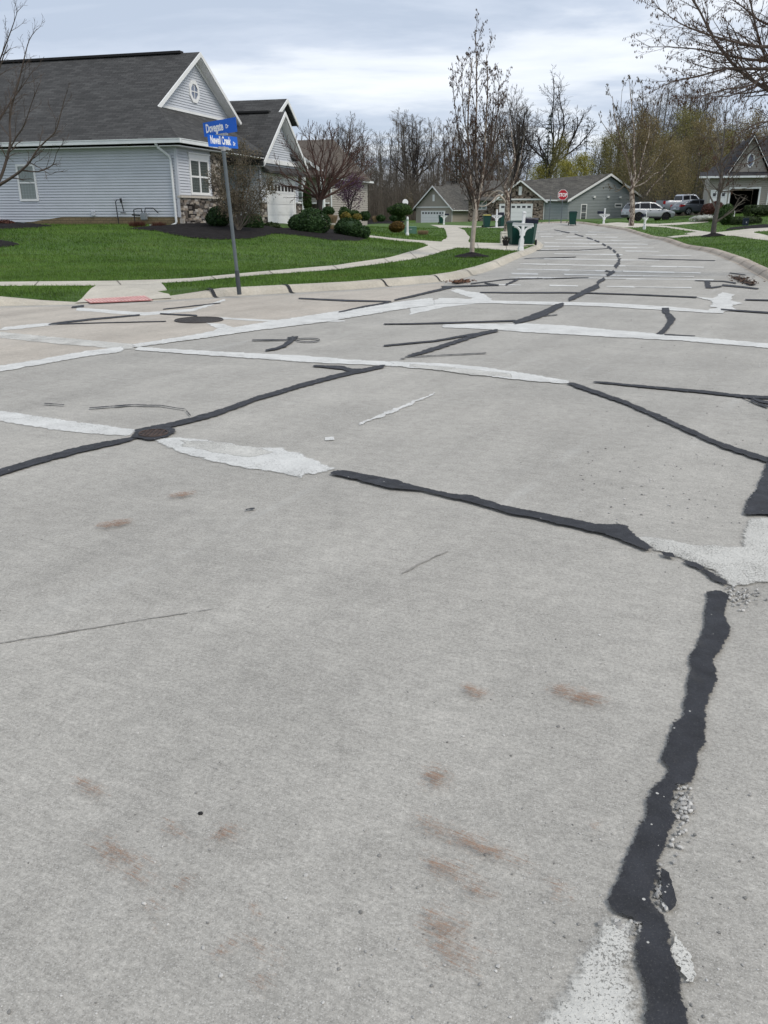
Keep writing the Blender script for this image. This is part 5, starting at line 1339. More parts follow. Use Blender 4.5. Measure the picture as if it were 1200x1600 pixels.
    ow = rel(o, root).build('oval_window', MAT['trim'], root); rel(og, root).build('pane', bpy.data.materials['blue_glass'], ow, uv=True, recalc=False)
right_house()
def brown_house():
    y = 74.0; x = xat(476, 345, y); G = 1.0
    root, P, f, ff, fr = gable_house('brown_roof_house', (x, y, G), R(-17) + R(0), 'house with a brown roof half hidden behind the crab apple tree', 4.6, 10, 3.6, 5.0, 'siding_beige', 'siding_beige', 'shingle_brown', None, .4, vent=False)
    r = MB(); roof_slab(r, [P(-6, -1.0, 3.5), P(2.9, -1.0, 3.5), P(1.2, 4, 6.5), P(-6, 4, 6.5)], .2); roof_slab(r, [P(-6, 4, 6.5), P(1.2, 4, 6.5), P(2.9, 9, 3.5), P(-6, 9, 3.5)], .2); roof_slab(r, [P(2.9, -1.0, 3.5), P(2.9, 9, 3.5), P(1.2, 4, 6.5)], .2); rel(r, root).build('main_roof', MAT['shingle_brown'], root, uv=True)
    t = MB()
    for a0 in (.3, 2.6, 4.25): t = MB(); obox(t, ff, a0, a0 + .28, G - .2, G + 3.3, .9, 1.15); rel(t, root).build('porch_column', MAT['trim'], root)
    s = MB(); obox(s, ff, .1, 4.5, G - .4, G + 1.3, .02, .12); rel(s, root).build('stone_base', MAT['stone_brown'], root, uv=True)
    cap = MB(); obox(cap, ff, .05, 4.55, G + 1.3, G + 1.42, .0, .2); rel(cap, root).build('stone_cap', MAT['trim'], root)
    ga = MB(); obox(ga, ff, -2.0, 1.2, G + 2.9, G + 3.2, .0, 1.3); rel(ga, root).build('porch_beam', MAT['trim'], root)
    window(root, ff.shift(0, .03), 1.2, 2.4, G + 1.55, G + 2.9, 2, True, .1)
brown_house()
# ------------------------------------------------------------------ lettering
def text_mesh(txt, height, condense=1.0, extrude=0.001, bold=0.0):
    cu = bpy.data.curves.new('lettering', 'FONT'); cu.body = txt; cu.size = 1.0; cu.align_x = 'LEFT'; cu.resolution_u = 4; cu.offset = bold
    ob = bpy.data.objects.new('lettering', cu); COL.objects.link(ob)
    dg = bpy.context.evaluated_depsgraph_get(); dg.update()
    me = bpy.data.meshes.new_from_object(ob.evaluated_get(dg)); bpy.data.objects.remove(ob); bpy.data.curves.remove(cu)
    co = np.array([v.co[:] for v in me.vertices]) if len(me.vertices) else np.zeros((0, 3))
    k = height / 0.7
    co[:, 0] = (co[:, 0] - co[:, 0].min()) * k * condense; co[:, 1] *= k
    me.vertices.foreach_set('co', co.astype(np.float32).ravel()); me.update()
    return me, float(co[:, 0].max())
MAT['sign_blue'] = M('blue_sign_sheet', (0.004, 0.105, 0.52), 0.4, 0.06, 3)
MAT['sign_white'] = M('white_lettering', (0.82, 0.83, 0.82), 0.5, 0.02, 3)
MAT['post_steel'] = M('grey_steel_post', (0.115, 0.135, 0.145), 0.5, 0.15, 6, metal=.2, spec=.4)
MAT['alu'] = M('aluminium', (0.40, 0.40, 0.40), 0.45, 0.15, 20, metal=.5)
MAT['sign_red'] = M('red_sign_sheet', (0.40, 0.018, 0.03), 0.45, 0.05, 3)

def street_sign():
    D = 16.3; x, y = xat(373.5, 449, D), D; z = T(x, y) - .05
    root = empty('street_sign', (x, y, z), 0, 'leaning steel post with two crossed blue street name plates', 'street sign')
    top = Vector((xat(349.5, 236, D), D - .02, zat(236, D))) - Vector((x, y, z)); ax = top.normalized()
    mb = MB(); mb.tube([Vector((0, 0, 0)), ax * (top.length)], .033, 14); mb.build('post', MAT['post_steel'], root)
    sl = MB(); sl.tube([Vector((0, 0, -.02)), ax * .42], .042, 14); sl.build('sleeve', M('dark_sleeve', (.06, .068, .075), .6), root)
    cp = MB(); cp.tube([ax * top.length, ax * (top.length + .07)], .045, 12); cp.box(-.13, .13, -.02, .02, 0, 0)
    cp.v = cp.v[:24]; cp.f = [f for f in cp.f if max(f) < 24]
    cp.build('bracket', MAT['alu'], root)
    # tilt of the head
    tilt = Matrix.Rotation(math.atan2(ax.x, ax.z), 4, 'Y')
    def plate(h0, yaw, words, L, ph, off, bold):
        e = bpy.data.objects.new('name_plate', None)
        M4 = Matrix.Translation(ax * (top.length + h0)) @ tilt @ Matrix.Rotation(yaw, 4, 'Z')
        # local: plate runs along X, faces -Y
        pl = MB(); pl.box(-L / 2 + off, L / 2 + off, -.003, .003, 0, ph)
        o = pl.build('name_plate', MAT['sign_blue'], root, bevel=.001); o.matrix_local = M4
        br = MB(); br.box(-.16, .16, -.014, .014, -.028, .012); b = br.build('clamp', MAT['alu'], o)
        xx = -L / 2 + off + .075
        for txt, hh, cond, dz in words:
            me, wd = text_mesh(txt, hh, cond, bold=bold)
            co = np.array([v.co[:] for v in me.vertices]); V = np.column_stack([co[:, 0] + xx, np.full(len(co), -.0042), co[:, 1] + dz])
            me.vertices.foreach_set('co', V.astype(np.float32).ravel()); me.update()
            l = link_mesh('lettering', me, MAT['sign_white'], o); xx += wd + .07
    yaw1 = -R(41)           # right end nearer
    yaw2 = R(66)
    plate(.055, yaw2, [('Newell Creek', .128, .60, .055), ('Dr', .062, .72, .05)], 0.93, .20, .02, .032)
    plate(.275, yaw1, [('Dovegate', .135, .66, .065), ('Dr', .062, .8, .085)], 0.93, .235, -.03, .032)
street_sign()

def stop_sign():
    D = 75.0; x = xat(876.5, 347, D); z = zat(348.5, D); root = empty('stop_sign', (x, D, z), 0, 'red octagonal stop sign on a thin grey post by the far lawn', 'stop sign')
    h = zat(304.5, D) - z; r = .41
    mb = MB(); mb.box(-.035, .035, -.015, .03, -.4, h + .3); mb.build('post', MAT['post_steel'], root)
    def octo(rr, y0, y1):
        m = MB(); m.prism([(rr * math.cos(R(22.5 + 45 * i)) / math.cos(R(22.5)), y0, h + rr * math.sin(R(22.5 + 45 * i)) / math.cos(R(22.5))) for i in range(8)], (0, y1 - y0, 0)); return m
    o = octo(r, -.024, -.019).build('border', MAT['sign_white'], root)
    f = octo(r * .93, -.028, -.0245).build('face', MAT['sign_red'], root)
    me, wd = text_mesh('STOP', .27, .78, bold=.03); co = np.array([v.co[:] for v in me.vertices])
    V = np.column_stack([co[:, 0] - wd / 2, np.full(len(co), -.031), co[:, 1] + h - .135]); me.vertices.foreach_set('co', V.astype(np.float32).ravel()); me.update()
    link_mesh('lettering', me, MAT['sign_white'], f)
    x2 = xat(858, 345, 76.5); t = empty('sign_post', (x2, 76.5, zat(346.5, 76.5)), 0, 'thin bare grey post left of the stop sign', 'post')
    m = MB(); m.box(-.03, .03, -.02, .02, -.3, zat(306, 76.5) - zat(346.5, 76.5)); m.box(-.035, .035, -.03, -.02, 1.4, 2.1); m.build('post', MAT['post_steel'], t)
stop_sign()

# ------------------------------------------------------------------ mailboxes: white post, cross arm on curved brackets, navy box
MAT['mail_white'] = M('white_painted_post', (0.76, 0.77, 0.77), 0.45, 0.05, 4)
MAT['mail_navy'] = M('navy_mailbox', (0.010, 0.013, 0.028), 0.35, 0.15, 6)
def make_mailbox(side):
    root = empty('mailbox'); 
    p = MB(); p.box(-.055, .055, -.055, .055, .42, 1.40); p.build('post', MAT['mail_white'], root, bevel=.006)
    b = MB(); b.box(-.085, .085, -.085, .085, -.15, .40); b.box(-.10, .10, -.10, .10, -.1, .10); b.box(-.075, .075, -.075, .075, .40, .45); b.build('base_sleeve', MAT['mail_white'], root, bevel=.006)
    c = MB(); c.box(-.075, .075, -.075, .075, 1.40, 1.43); c.box(-.065, .065, -.065, .065, 1.43, 1.46, .55); c.build('cap', MAT['mail_white'], root, bevel=.004)
    a = MB(); a.box(-.43, .43, -.05, .05, .90, 1.0); a.box(-.40, .40, -.09, .09, 1.0, 1.025)
    a.build('cross_arm', MAT['mail_white'], root, bevel=.005)
    for s in (-1, 1):
        k = MB(); pts = [(s * (.055 + .30 * (1 - math.cos(t))), 0, .55 + .34 * math.sin(t)) for t in np.linspace(0.0, math.pi / 2, 8)]
        k.tube(pts, [.055, .05, .048, .045, .045, .048, .05, .05], 6); k.build('bracket', MAT['mail_white'], root)
    m = MB(); n = 9
    prof = [(-.085, 0), (.085, 0)] + [(.085 * math.cos(t), .13 + .085 * math.sin(t)) for t in np.linspace(0, math.pi, n)]
    x0, x1 = (.08, .58) if side > 0 else (-.58, -.08)
    m.prism([(x0, y, 1.03 + z) for y, z in prof], (x1 - x0, 0, 0)); bx = m.build('box', MAT['mail_navy'], root, bevel=.004)
    d = MB(); xe = x1 if side > 0 else x0; d.prism([(xe, y * 1.04, 1.03 + z * 1.02) for y, z in prof], (.012 * side, 0, 0)); d.build('door', MAT['mail_navy'], bx)
    fl = MB(); fl.box((x0 + x1) / 2 - .01, (x0 + x1) / 2 + .14, -.098, -.092, 1.16, 1.20); fl.build('flag', M('mail_flag', (.02, .02, .03), .5), bx)
    return root
mbR, mbL = make_mailbox(1), make_mailbox(-1)
first = {1: True, -1: True}
for u, v, D, side, rz, lean, lab in ((813.5, 390.5, 35.2, 1, .12, .05, 'white mailbox post with a navy box in front of the green bins near the kerb'),
                             (775.5, 356.5, 73, 1, .2, 0, 'white mailbox post with a navy box between green bins further up the left side'),
                             (693.5, 350.5, 108, 1, .2, 0, 'small far white mailbox post in front of the tan house garage'),
                             (942.5, 354.5, 74, -1, -.05, .02, 'white mailbox post with a navy box right of the grey house window'),
                             (1006, 362.5, 63.5, -1, .9, .02, 'leaning white mailbox post in front of the silver car')):
    if first[side]: o = mbR if side > 0 else mbL; first[side] = False
    else: o = copy_tree(mbR if side > 0 else mbL)
    x = xat(u, v, D); o.location = (x, D, zat(v, D)); o.rotation_euler = (0, lean, rz); tag(o, lab, 'mailbox', 'white mailbox posts along the street')

# ------------------------------------------------------------------ wheeled bins
MAT['bin_green'] = M('dark_green_plastic', (0.006, 0.052, 0.040), 0.45, 0.12, 3, spec=.4)
MAT['bin_lid'] = M('green_black_lid', (0.008, 0.026, 0.024), 0.45, 0.12, 3)
MAT['bin_dark'] = M('navy_black_plastic', (0.012, 0.016, 0.026), 0.45, 0.12, 3)
MAT['rubber'] = M('black_rubber', (0.014, 0.014, 0.015), 0.85, 0.2, 12)
def make_bin(lidmat):
    root = empty('wheeled_bin')
    b = MB(); w0, w1, d0, d1 = .24, .32, .26, .37
    b.hexa([(-w0, -d0, .06), (w0, -d0, .06), (w0, d0, .06), (-w0, d0, .06), (-w1, -d1, 1.0), (w1, -d1, 1.0), (w1, d1, 1.0), (-w1, d1, 1.0)])
    b.build('body', MAT['bin_green'], root, bevel=.03)
    rim = MB(); rim.box(-w1 - .02, w1 + .02, -d1 - .02, d1 + .02, .965, 1.01); rim.build('rim', MAT['bin_green'], root, bevel=.008)
    l = MB(); l.hexa([(-.345, -.41, 1.012), (.345, -.41, 1.012), (.345, .41, 1.012), (-.345, .41, 1.012), (-.27, -.30, 1.085), (.27, -.30, 1.085), (.27, .36, 1.10), (-.27, .36, 1.10)])
    l.build('lid', lidmat, root, bevel=.02)
    h = MB(); h.tube([(-.24, .40, .95), (-.24, .49, .98), (.24, .49, .98), (.24, .40, .95)], .017, 8); h.build('handle', MAT['bin_dark'], root)
    for s in (-1, 1):
        wh = MB(); wh.disc((s * .27, .30, .125), (s, 0, 0), .125, .055, 16); wh.build('wheel', MAT['rubber'], root)
    return root
binA = make_bin(MAT['bin_lid']); binB = make_bin(MAT['bin_dark']); binC = make_bin(M('yellow_lid', (.35, .30, .06), .5))
used = set()
for proto, u, v, D, rz, lab in ((binA, 804.5, 384, 40.5, .25, 'dark green wheeled bin left behind the near mailbox post'), (binB, 825, 383.5, 39.6, -.35, 'dark green wheeled bin with a navy lid right behind the near mailbox post'),
                            (binC, 760, 356, 77, .1, 'green wheeled bin with a yellow lid left of the second mailbox post'), (binB, 784, 356, 77, .3, 'green wheeled bin with a navy lid right of the second mailbox post'),
                            (binA, 894, 352, 72.5, -.15, 'lone green wheeled bin on the kerb right of the stop sign'), (binB, 689.5, 350, 112, .1, 'far green wheeled bin by the tan house garage')):
    o = copy_tree(proto) if proto.name in used else proto; used.add(proto.name)
    o.location = (xat(u, v, D), D, zat(v, D)); o.rotation_euler = (0, 0, rz); tag(o, lab, 'bin', 'green wheeled bins put out by the street')
# low green bag and small boxes
def small_box(name, u0, u1, v0, v1, D, col, lab, cat, depth=.3, kind='box'):
    x0, x1 = xat(u0, v1, D), xat(u1, v1, D); z0, z1 = zat(v1, D), zat(v0, D); cx = (x0 + x1) / 2; w = (x1 - x0) / 2; h = z1 - z0
    r = empty(name, (cx, D + depth / 2, z0), 0, lab, cat); mt = M(name + '_paint', col, .55, .1, 5)
    m = MB(); m.box(-w, w, -depth / 2, depth / 2, -.1, h * .86); m.build('body', mt, r, bevel=.02)
    l = MB(); l.box(-w * 1.06, w * 1.06, -depth / 2 - .02, depth / 2 + .02, h * .86, h, .92); l.build('lid', mt, r, bevel=.02)
    q = MB(); q.box(-w * .2, w * .2, -depth / 2 - .012, -depth / 2 - .002, h * .45, h * .6); q.build('latch', MAT['alu'], r)
    return r
small_box('utility_pedestal', 782.5, 795, 362, 378, 42.5, (.62, .60, .52), 'small cream utility pedestal beside the near green bins', 'utility box', .35)
small_box('transformer_box', 632, 651, 354, 363.5, 61, (.10, .20, .15), 'low green transformer box on the lawn beside the path', 'utility box', .9)
small_box('hose_box', 1161.5, 1169, 340.5, 355, 62, (.006, .016, .03), 'small dark blue bin in front of the right hedge', 'box', .3)
small_box('white_box', 1142.5, 1148, 329.5, 337, 72, (.7, .7, .68), 'small white box above the clipped right hedge', 'box', .2)
def marker_post():
    D = 52; r = empty('marker_post', (xat(636.5, 365, D), D, zat(365, D)), 0, 'short white utility marker post beside the green transformer box', 'post')
    m = MB(); m.lathe([(.10, -.1), (.10, .02), (.075, .05), (.065, .85), (.05, .93), (.01, .95)], (0, 0, 0), 12); m.v = [(x, y, z) for x, y, z in m.v]; m.build('post', MAT['mail_white'], r)
    c = MB(); c.lathe([(.069, .70), (.07, .80), (.01, .81)], (0, 0, 0), 12); c.build('band', M('pale_green_band', (.35, .48, .38), .6), r)
    D = 57; r = empty('round_sign', (xat(633, 350, D), D, zat(353, D)), 0, 'round pale disc sign on a thin pole behind the clipped round shrub', 'sign'); h = zat(316, D) - zat(353, D)
    m = MB(); m.tube([(0, 0, 0), (0, 0, h)], .025, 8); m.build('pole', MAT['post_steel'], r)
    d = MB(); d.disc((0, -.03, h), (.25, -1, .1), .19, .015, 24); d.build('disc', MAT['mail_white'], r)
marker_post()
def planter():
    D = 39.5; r = empty('planter', (xat(790, 383, D), D, zat(384, D)), 0, 'dark plant basket on the ground left of the near green bins', 'planter')
    m = MB(); m.lathe([(.10, 0), (.17, .22), (.165, .24), (.01, .2)], (0, 0, 0), 14); m.build('pot', MAT['rubber'], r)
    rs = np.random.RandomState(4); V = []
    for i in range(160):
        a = rs.uniform(0, 6.28); q = np.array([math.cos(a) * rs.uniform(0, .2), math.sin(a) * rs.uniform(0, .2), rs.uniform(.18, .38)]); V += [q + rs.normal(0, .035, 3) for _ in range(3)]
    link_mesh('foliage', np_mesh('foliage', np.array(V), 3), M('dark_plant', (.03, .03, .022), .8, island=.5), r)
planter()

# ------------------------------------------------------------------ street lamp
def street_lamp():
    D = 60.0; x = xat(796, 347, D); z = H(x, D); h = zat(262, D) - z
    r = empty('street_lamp', (x, D, z), 0, 'black street lamp post with a pale lantern beside the second birch', 'street lamp')
    bm_ = M('black_iron', (.012, .012, .014), .5)
    m = MB(); m.lathe([(.16, -.1), (.16, .12), (.11, .2), (.10, .7), (.065, .8), (.05, h * .6), (.042, h - .05), (.09, h), (.06, h + .03)], (0, 0, 0), 12); m.build('post', bm_, r, smooth=True)
    l = MB(); l.lathe([(.10, h + .03), (.19, h + .5), (.185, h + .52), (.01, h + .52)], (0, 0, 0), 8); ln = l.build('lantern', M('frosted_glass', (.62, .66, .70), .3, .05, 4), r)
    c = MB(); c.lathe([(.23, h + .52), (.20, h + .60), (.08, h + .74), (.03, h + .78), (.035, h + .84), (.005, h + .90)], (0, 0, 0), 12); c.build('cap', M('lamp_cap', (.45, .46, .48), .4), r)
    k = MB()
    for i in range(4):
        t = math.pi / 2 * i + .4; k.tube([(.105 * math.cos(t), .105 * math.sin(t), h + .03), (.20 * math.cos(t), .20 * math.sin(t), h + .52)], .012, 5)
    k.build('lantern_bars', bm_, ln)
street_lamp()

# ------------------------------------------------------------------ vehicles: sides modelled from an outline, lofted across the width
MAT['car_glass'] = M('tinted_car_glass', (0.012, 0.013, 0.016), 0.12, .05, 2, spec=.25)
MAT['lamp_red'] = M('red_tail_lamp', (0.30, 0.012, 0.015), 0.25, .05, 2, spec=.5)
MAT['lamp_clear'] = M('clear_head_lamp', (0.60, 0.62, 0.64), 0.15, .05, 2, spec=.6)
MAT['car_black'] = M('black_trim_plastic', (0.015, 0.015, 0.016), 0.6, .1, 6)
MAT['alloy'] = M('alloy_wheel', (0.42, 0.43, 0.44), 0.35, .08, 8, metal=.6)
MAT['plate'] = M('number_plate', (0.6, 0.62, 0.66), .5)
def arch(cx, r, z0, n=9):                          # arch points from front to rear, over the wheel
    a0 = math.asin(min(1, max(-1, (z0 - r * .95) / r))) if False else 0.0
    return [(cx + r * math.cos(t), r * .93 + r * math.sin(t)) for t in np.linspace(-.35, math.pi + .35, n)]
def car(name, loc, rz, label, paint, L, W, belt, glass, wheels, rw, bodypts, roofpts, rimmat, parts, trim=True):
    """local: X forward, Y left, Z up, origin under the middle"""
    root = empty(name, loc, rz, label, 'car' if name != 'pickup_truck' else 'pickup')
    # lower body: stations along the height give the flare of the sides
    def loft(pts, prof, nm, mat, par, bev=.0):
        mb = MB(); n = len(pts); rings = []
        for yy, shrink in prof:
            zs = [p[1] for p in pts]; 
            rings.append([(p[0], yy(p[1]) if callable(yy) else yy, p[1]) for p in pts])
        return rings
    def solid(pts, half, nm, mat, par, bev=.03, mode='body'):
        bm = bmesh.new()
        bm.faces.new([bm.verts.new((x, 0, z)) for x, z in pts])
        for zc in np.arange(.25, 2.0, .11): bmesh.ops.bisect_plane(bm, geom=bm.verts[:] + bm.edges[:] + bm.faces[:], plane_co=(0, 0, zc), plane_no=(0, 0, 1))
        for xc in np.arange(-2.75, 2.8, .25): bmesh.ops.bisect_plane(bm, geom=bm.verts[:] + bm.edges[:] + bm.faces[:], plane_co=(xc, 0, 0), plane_no=(1, 0, 0))
        left = bm.faces[:]; dup_ = bmesh.ops.duplicate(bm, geom=bm.verts[:] + bm.edges[:] + left)
        vm_ = dup_['vert_map']; done = set(); rim = [e for e in bm.edges if len(e.link_faces) == 1]
        lefts = set(v for f in left for v in f.verts)
        for e in rim:
            a, b = e.verts
            if a in lefts and b in lefts: bm.faces.new((a, b, vm_[b], vm_[a]))
        for v in bm.verts:
            h = half(v.co.x, v.co.z); v.co.y = h if v in lefts else -h
        bmesh.ops.recalc_face_normals(bm, faces=bm.faces)
        for f in bm.faces: f.smooth = abs(f.normal.y) > .5
        me = bpy.data.meshes.new(nm); bm.to_mesh(me); bm.free()
        return link_mesh(nm, me, mat, par)
    hw = W / 2
    def hb(x, z):
        t = abs(x) / (L / 2); e = max(0, (t - .72) / .28)
        return hw * (1 - .13 * e ** 2) - (.03 if z < .35 else 0) - max(0, z - belt + .25) * .10 - .05 * ((z - .72) / .4) ** 2
    body = solid(bodypts, hb, 'body', paint, root, .045)
    top = max(z for x, z in roofpts)
    def hr(x, z): return hw * .93 - .20 * max(0, (z - belt)) / (top - belt)
    cab = solid(roofpts, hr, 'cabin', paint, root, .05)
    for gl in glass:                                # side panes on both sides
        for s in (-1, 1):
            mb = MB(); mb.prism([(x, s * (hr(x, z) - .004), z) for x, z in gl], (0, s * .012, 0)); mb.build('side_window', MAT['car_glass'], cab)
    for pts, nm, mt in parts.get('across', []):     # panes and panels across the car: outline line + half width
        mb = MB()
        (x0, z0), (x1, z1), w0, w1, off = pts
        d = Vector((x1 - x0, 0, z1 - z0)); nrm = Vector((d.z, 0, -d.x)).normalized() * off
        mb.prism([(x0 + nrm.x, -w0, z0 + nrm.z), (x0 + nrm.x, w0, z0 + nrm.z), (x1 + nrm.x, w1, z1 + nrm.z), (x1 + nrm.x, -w1, z1 + nrm.z)], tuple(nrm * .3)); mb.build(nm, MAT[mt], cab if 'screen' in nm or 'window' in nm else body)
    for pts, nm, mt, y0, y1 in parts.get('side', []):
        for s in (-1, 1):
            mb = MB(); mb.prism([(x, s * y0, z) for x, z in pts], (0, s * (y1 - y0), 0)); mb.build(nm, MAT[mt], body, bevel=.01)
    for cx in wheels:
        for s in (-1, 1):
            t = MB(); y0 = s * (hw - .23)
            t.tube([(cx, y0, rw), (cx, s * (hw - .20), rw), (cx, s * (hw - .05), rw), (cx, s * (hw - .02), rw)], [rw * .93, rw, rw, rw * .93], 24)
            ty = t.build('tyre', MAT['rubber'], None, smooth=False); 
            wl_ = bpy.data.objects.new('wheel', None); COL.objects.link(wl_); wl_.parent = root; ty.parent = wl_
            rm = MB(); yo = s * (hw - .016)
            rm.disc((cx, s * (hw - .06), rw), (0, s, 0), rw * .66, .012, 24)
            for k in range(5):
                a = 2 * math.pi * k / 5 + .3; p = (cx + math.cos(a) * rw * .12, yo, rw + math.sin(a) * rw * .12); q = (cx + math.cos(a) * rw * .62, yo, rw + math.sin(a) * rw * .62)
                rm.tube([p, q], [rw * .10, rw * .13], 6)
            rm.tube([(cx, yo - s * .03, rw), (cx, yo + s * .012, rw)], rw * .16, 12)
            ring = [(cx + math.cos(a) * rw * .66, yo - s * .01, rw + math.sin(a) * rw * .66) for a in np.linspace(0, 2 * math.pi, 25)]; rm.tube(ring, rw * .05, 5, cap=False)
            rm.build('rim', rimmat, wl_)
    return root
silver = M('silver_paint', (0.34, 0.35, 0.365), 0.32, .03, 2, metal=.15, spec=.5, coat=.6)
grey_p = M('slate_grey_paint', (0.115, 0.13, 0.155), 0.28, .03, 2, metal=.35, spec=.5, coat=.6)
steel_p = M('pale_steel_paint', (0.30, 0.32, 0.36), 0.28, .03, 2, metal=.35, spec=.5, coat=.6)
def body_outline(L, front, rear, wf, wr, r, sill):
    return front + arch(wf, r, sill) [0:0] + [] + rear
def suv():
    L, W = 4.6, 1.86; f, r = 1.40, -1.32; R_ = .42
    bot = [(L / 2 - .12, .30)] + [(f + R_ * math.cos(t), .37 + R_ * math.sin(t)) for t in np.linspace(-.15, math.pi + .15, 9)] + [(r + R_ * math.cos(t), .37 + R_ * math.sin(t)) for t in np.linspace(-.15, math.pi + .15, 9)] + [(-L / 2 + .12, .32)]
    topl = [(-L / 2, .50), (-L / 2 + .02, .80), (-L / 2 + .06, 1.05), (-1.6, 1.10), (.75, 1.08), (1.35, 1.03), (2.0, .93), (L / 2 - .03, .78), (L / 2, .50)]
    roof = [(-2.18, 1.03), (-2.02, 1.35), (-1.80, 1.60), (-1.2, 1.68), (-.2, 1.69), (.35, 1.63), (.75, 1.42), (1.18, 1.06)]
    D = 83.0; u, v = 1011, 347.3; x = xat(u, v, D); z = max(H(x, D) + .14, zat(349.5, D))
    side = [([(-2.27, .84), (-1.90, .94), (-1.86, 1.03), (-2.24, 1.04)], 'tail_lamp', 'lamp_red', .72, .925), ([(1.95, .75), (2.26, .66), (2.22, .82), (1.85, .88)], 'head_lamp', 'lamp_clear', .70, .90),
            ([(-.85, .26), (.93, .26), (.93, .42), (-.85, .42)], 'sill', 'car_black', .6, .932)] + \
           [([(c + .40 * math.cos(t), .37 + .40 * math.sin(t)) for t in np.linspace(-.1, math.pi + .1, 11)] + [(c + .47 * math.cos(t), .37 + .47 * math.sin(t)) for t in np.linspace(math.pi + .1, -.1, 11)], 'wheel_arch', 'car_black', .80, .935) for c in (f, r)] + \
           [([(.95, 1.10), (1.14, 1.10), (1.14, 1.22), (1.0, 1.22)], 'mirror', 'car_black', .90, 1.06), ([(-.30, .93), (-.12, .93), (-.12, .96), (-.30, .96)], 'handle', 'car_black', .91, .945), ([(.55, .93), (.73, .93), (.73, .96), (.55, .96)], 'handle', 'car_black', .91, .945)]
    car('parked_suv', (x, D, z), R(9), 'silver crossover parked behind the right birch trunk with its tail to the left', silver, L, W, 1.06,
        [[(-1.95, 1.14), (-1.62, 1.50), (-1.24, 1.56), (-1.28, 1.13)], [(-1.2, 1.13), (-1.16, 1.57), (-.25, 1.59), (-.23, 1.12)], [(-.15, 1.12), (-.17, 1.59), (.28, 1.54), (.92, 1.12)]],
        (f, r), .36, bot + topl, roof, MAT['car_black'],
        {'across': [(((-2.15, 1.12), (-1.86, 1.55), .66, .58, -.02), 'rear_screen', 'car_glass'), (((.42, 1.58), (1.10, 1.12), .60, .72, -.02), 'windscreen', 'car_glass'), (((-L / 2 - .0, .36), (-L / 2 - .0, .56), .80, .80, -.02), 'rear_bumper', 'car_black'),
                    (((-L / 2 + .01, .66), (-L / 2 + .02, .80), .22, .22, -.015), 'number_plate', 'plate'), (((-1.86, 1.66), (-2.1, 1.62), .55, .55, .02), 'spoiler', 'car_black')], 'side': side})
suv()
def sedan():
    L, W = 4.75, 1.82; f, r = 1.38, -1.38; R_ = .38
    bot = [(L / 2 - .12, .22)] + [(f + R_ * math.cos(t), .33 + R_ * math.sin(t)) for t in np.linspace(-.2, math.pi + .2, 9)] + [(r + R_ * math.cos(t), .33 + R_ * math.sin(t)) for t in np.linspace(-.2, math.pi + .2, 9)] + [(-L / 2 + .12, .26)]
    topl = [(-L / 2, .45), (-L / 2 + .03, .78), (-2.2, .98), (-1.6, 1.0), (.9, .96), (1.5, .88), (2.1, .76), (L / 2, .5)]
    roof = [(-2.05, .96), (-1.5, 1.20), (-.95, 1.38), (-.3, 1.45), (.15, 1.43), (.6, 1.25), (1.15, .95)]
    D = 87.0; x = xat(1086, 341, D); z = H(x, D) + .28
    side = [([(-2.36, .72), (-1.85, .82), (-1.80, .93), (-2.30, .96)], 'tail_lamp', 'lamp_red', .66, .90), ([(1.9, .62), (2.3, .56), (2.25, .68), (1.85, .76)], 'head_lamp', 'lamp_clear', .68, .89), ([(.92, .98), (1.1, .98), (1.1, 1.09), (.97, 1.09)], 'mirror', 'car_black', .88, 1.04), ([(-.5, .86), (-.3, .86), (-.3, .89), (-.5, .89)], 'handle', 'alloy', .89, .925)]
    car('parked_sedan', (x, D, z), R(14), 'slate grey saloon car parked right of the silver crossover', grey_p, L, W, .97,
        [[(-1.42, 1.04), (-.98, 1.29), (-.25, 1.36), (-.27, 1.03)], [(-.19, 1.03), (-.17, 1.36), (.14, 1.34), (.52, 1.22), (.85, 1.02)], [(-1.68, 1.02), (-1.08, 1.28), (-1.44, 1.08)]],
        (f, r), .33, bot + topl, roof, MAT['alloy'],
        {'across': [(((-1.92, 1.02), (-1.05, 1.36), .62, .55, -.02), 'rear_screen', 'car_glass'), (((.2, 1.41), (1.05, 1.0), .56, .68, -.02), 'windscreen', 'car_glass'), (((-L / 2 + .02, .55), (-L / 2 + .03, .68), .22, .22, -.02), 'number_plate', 'plate')], 'side': side})
sedan()
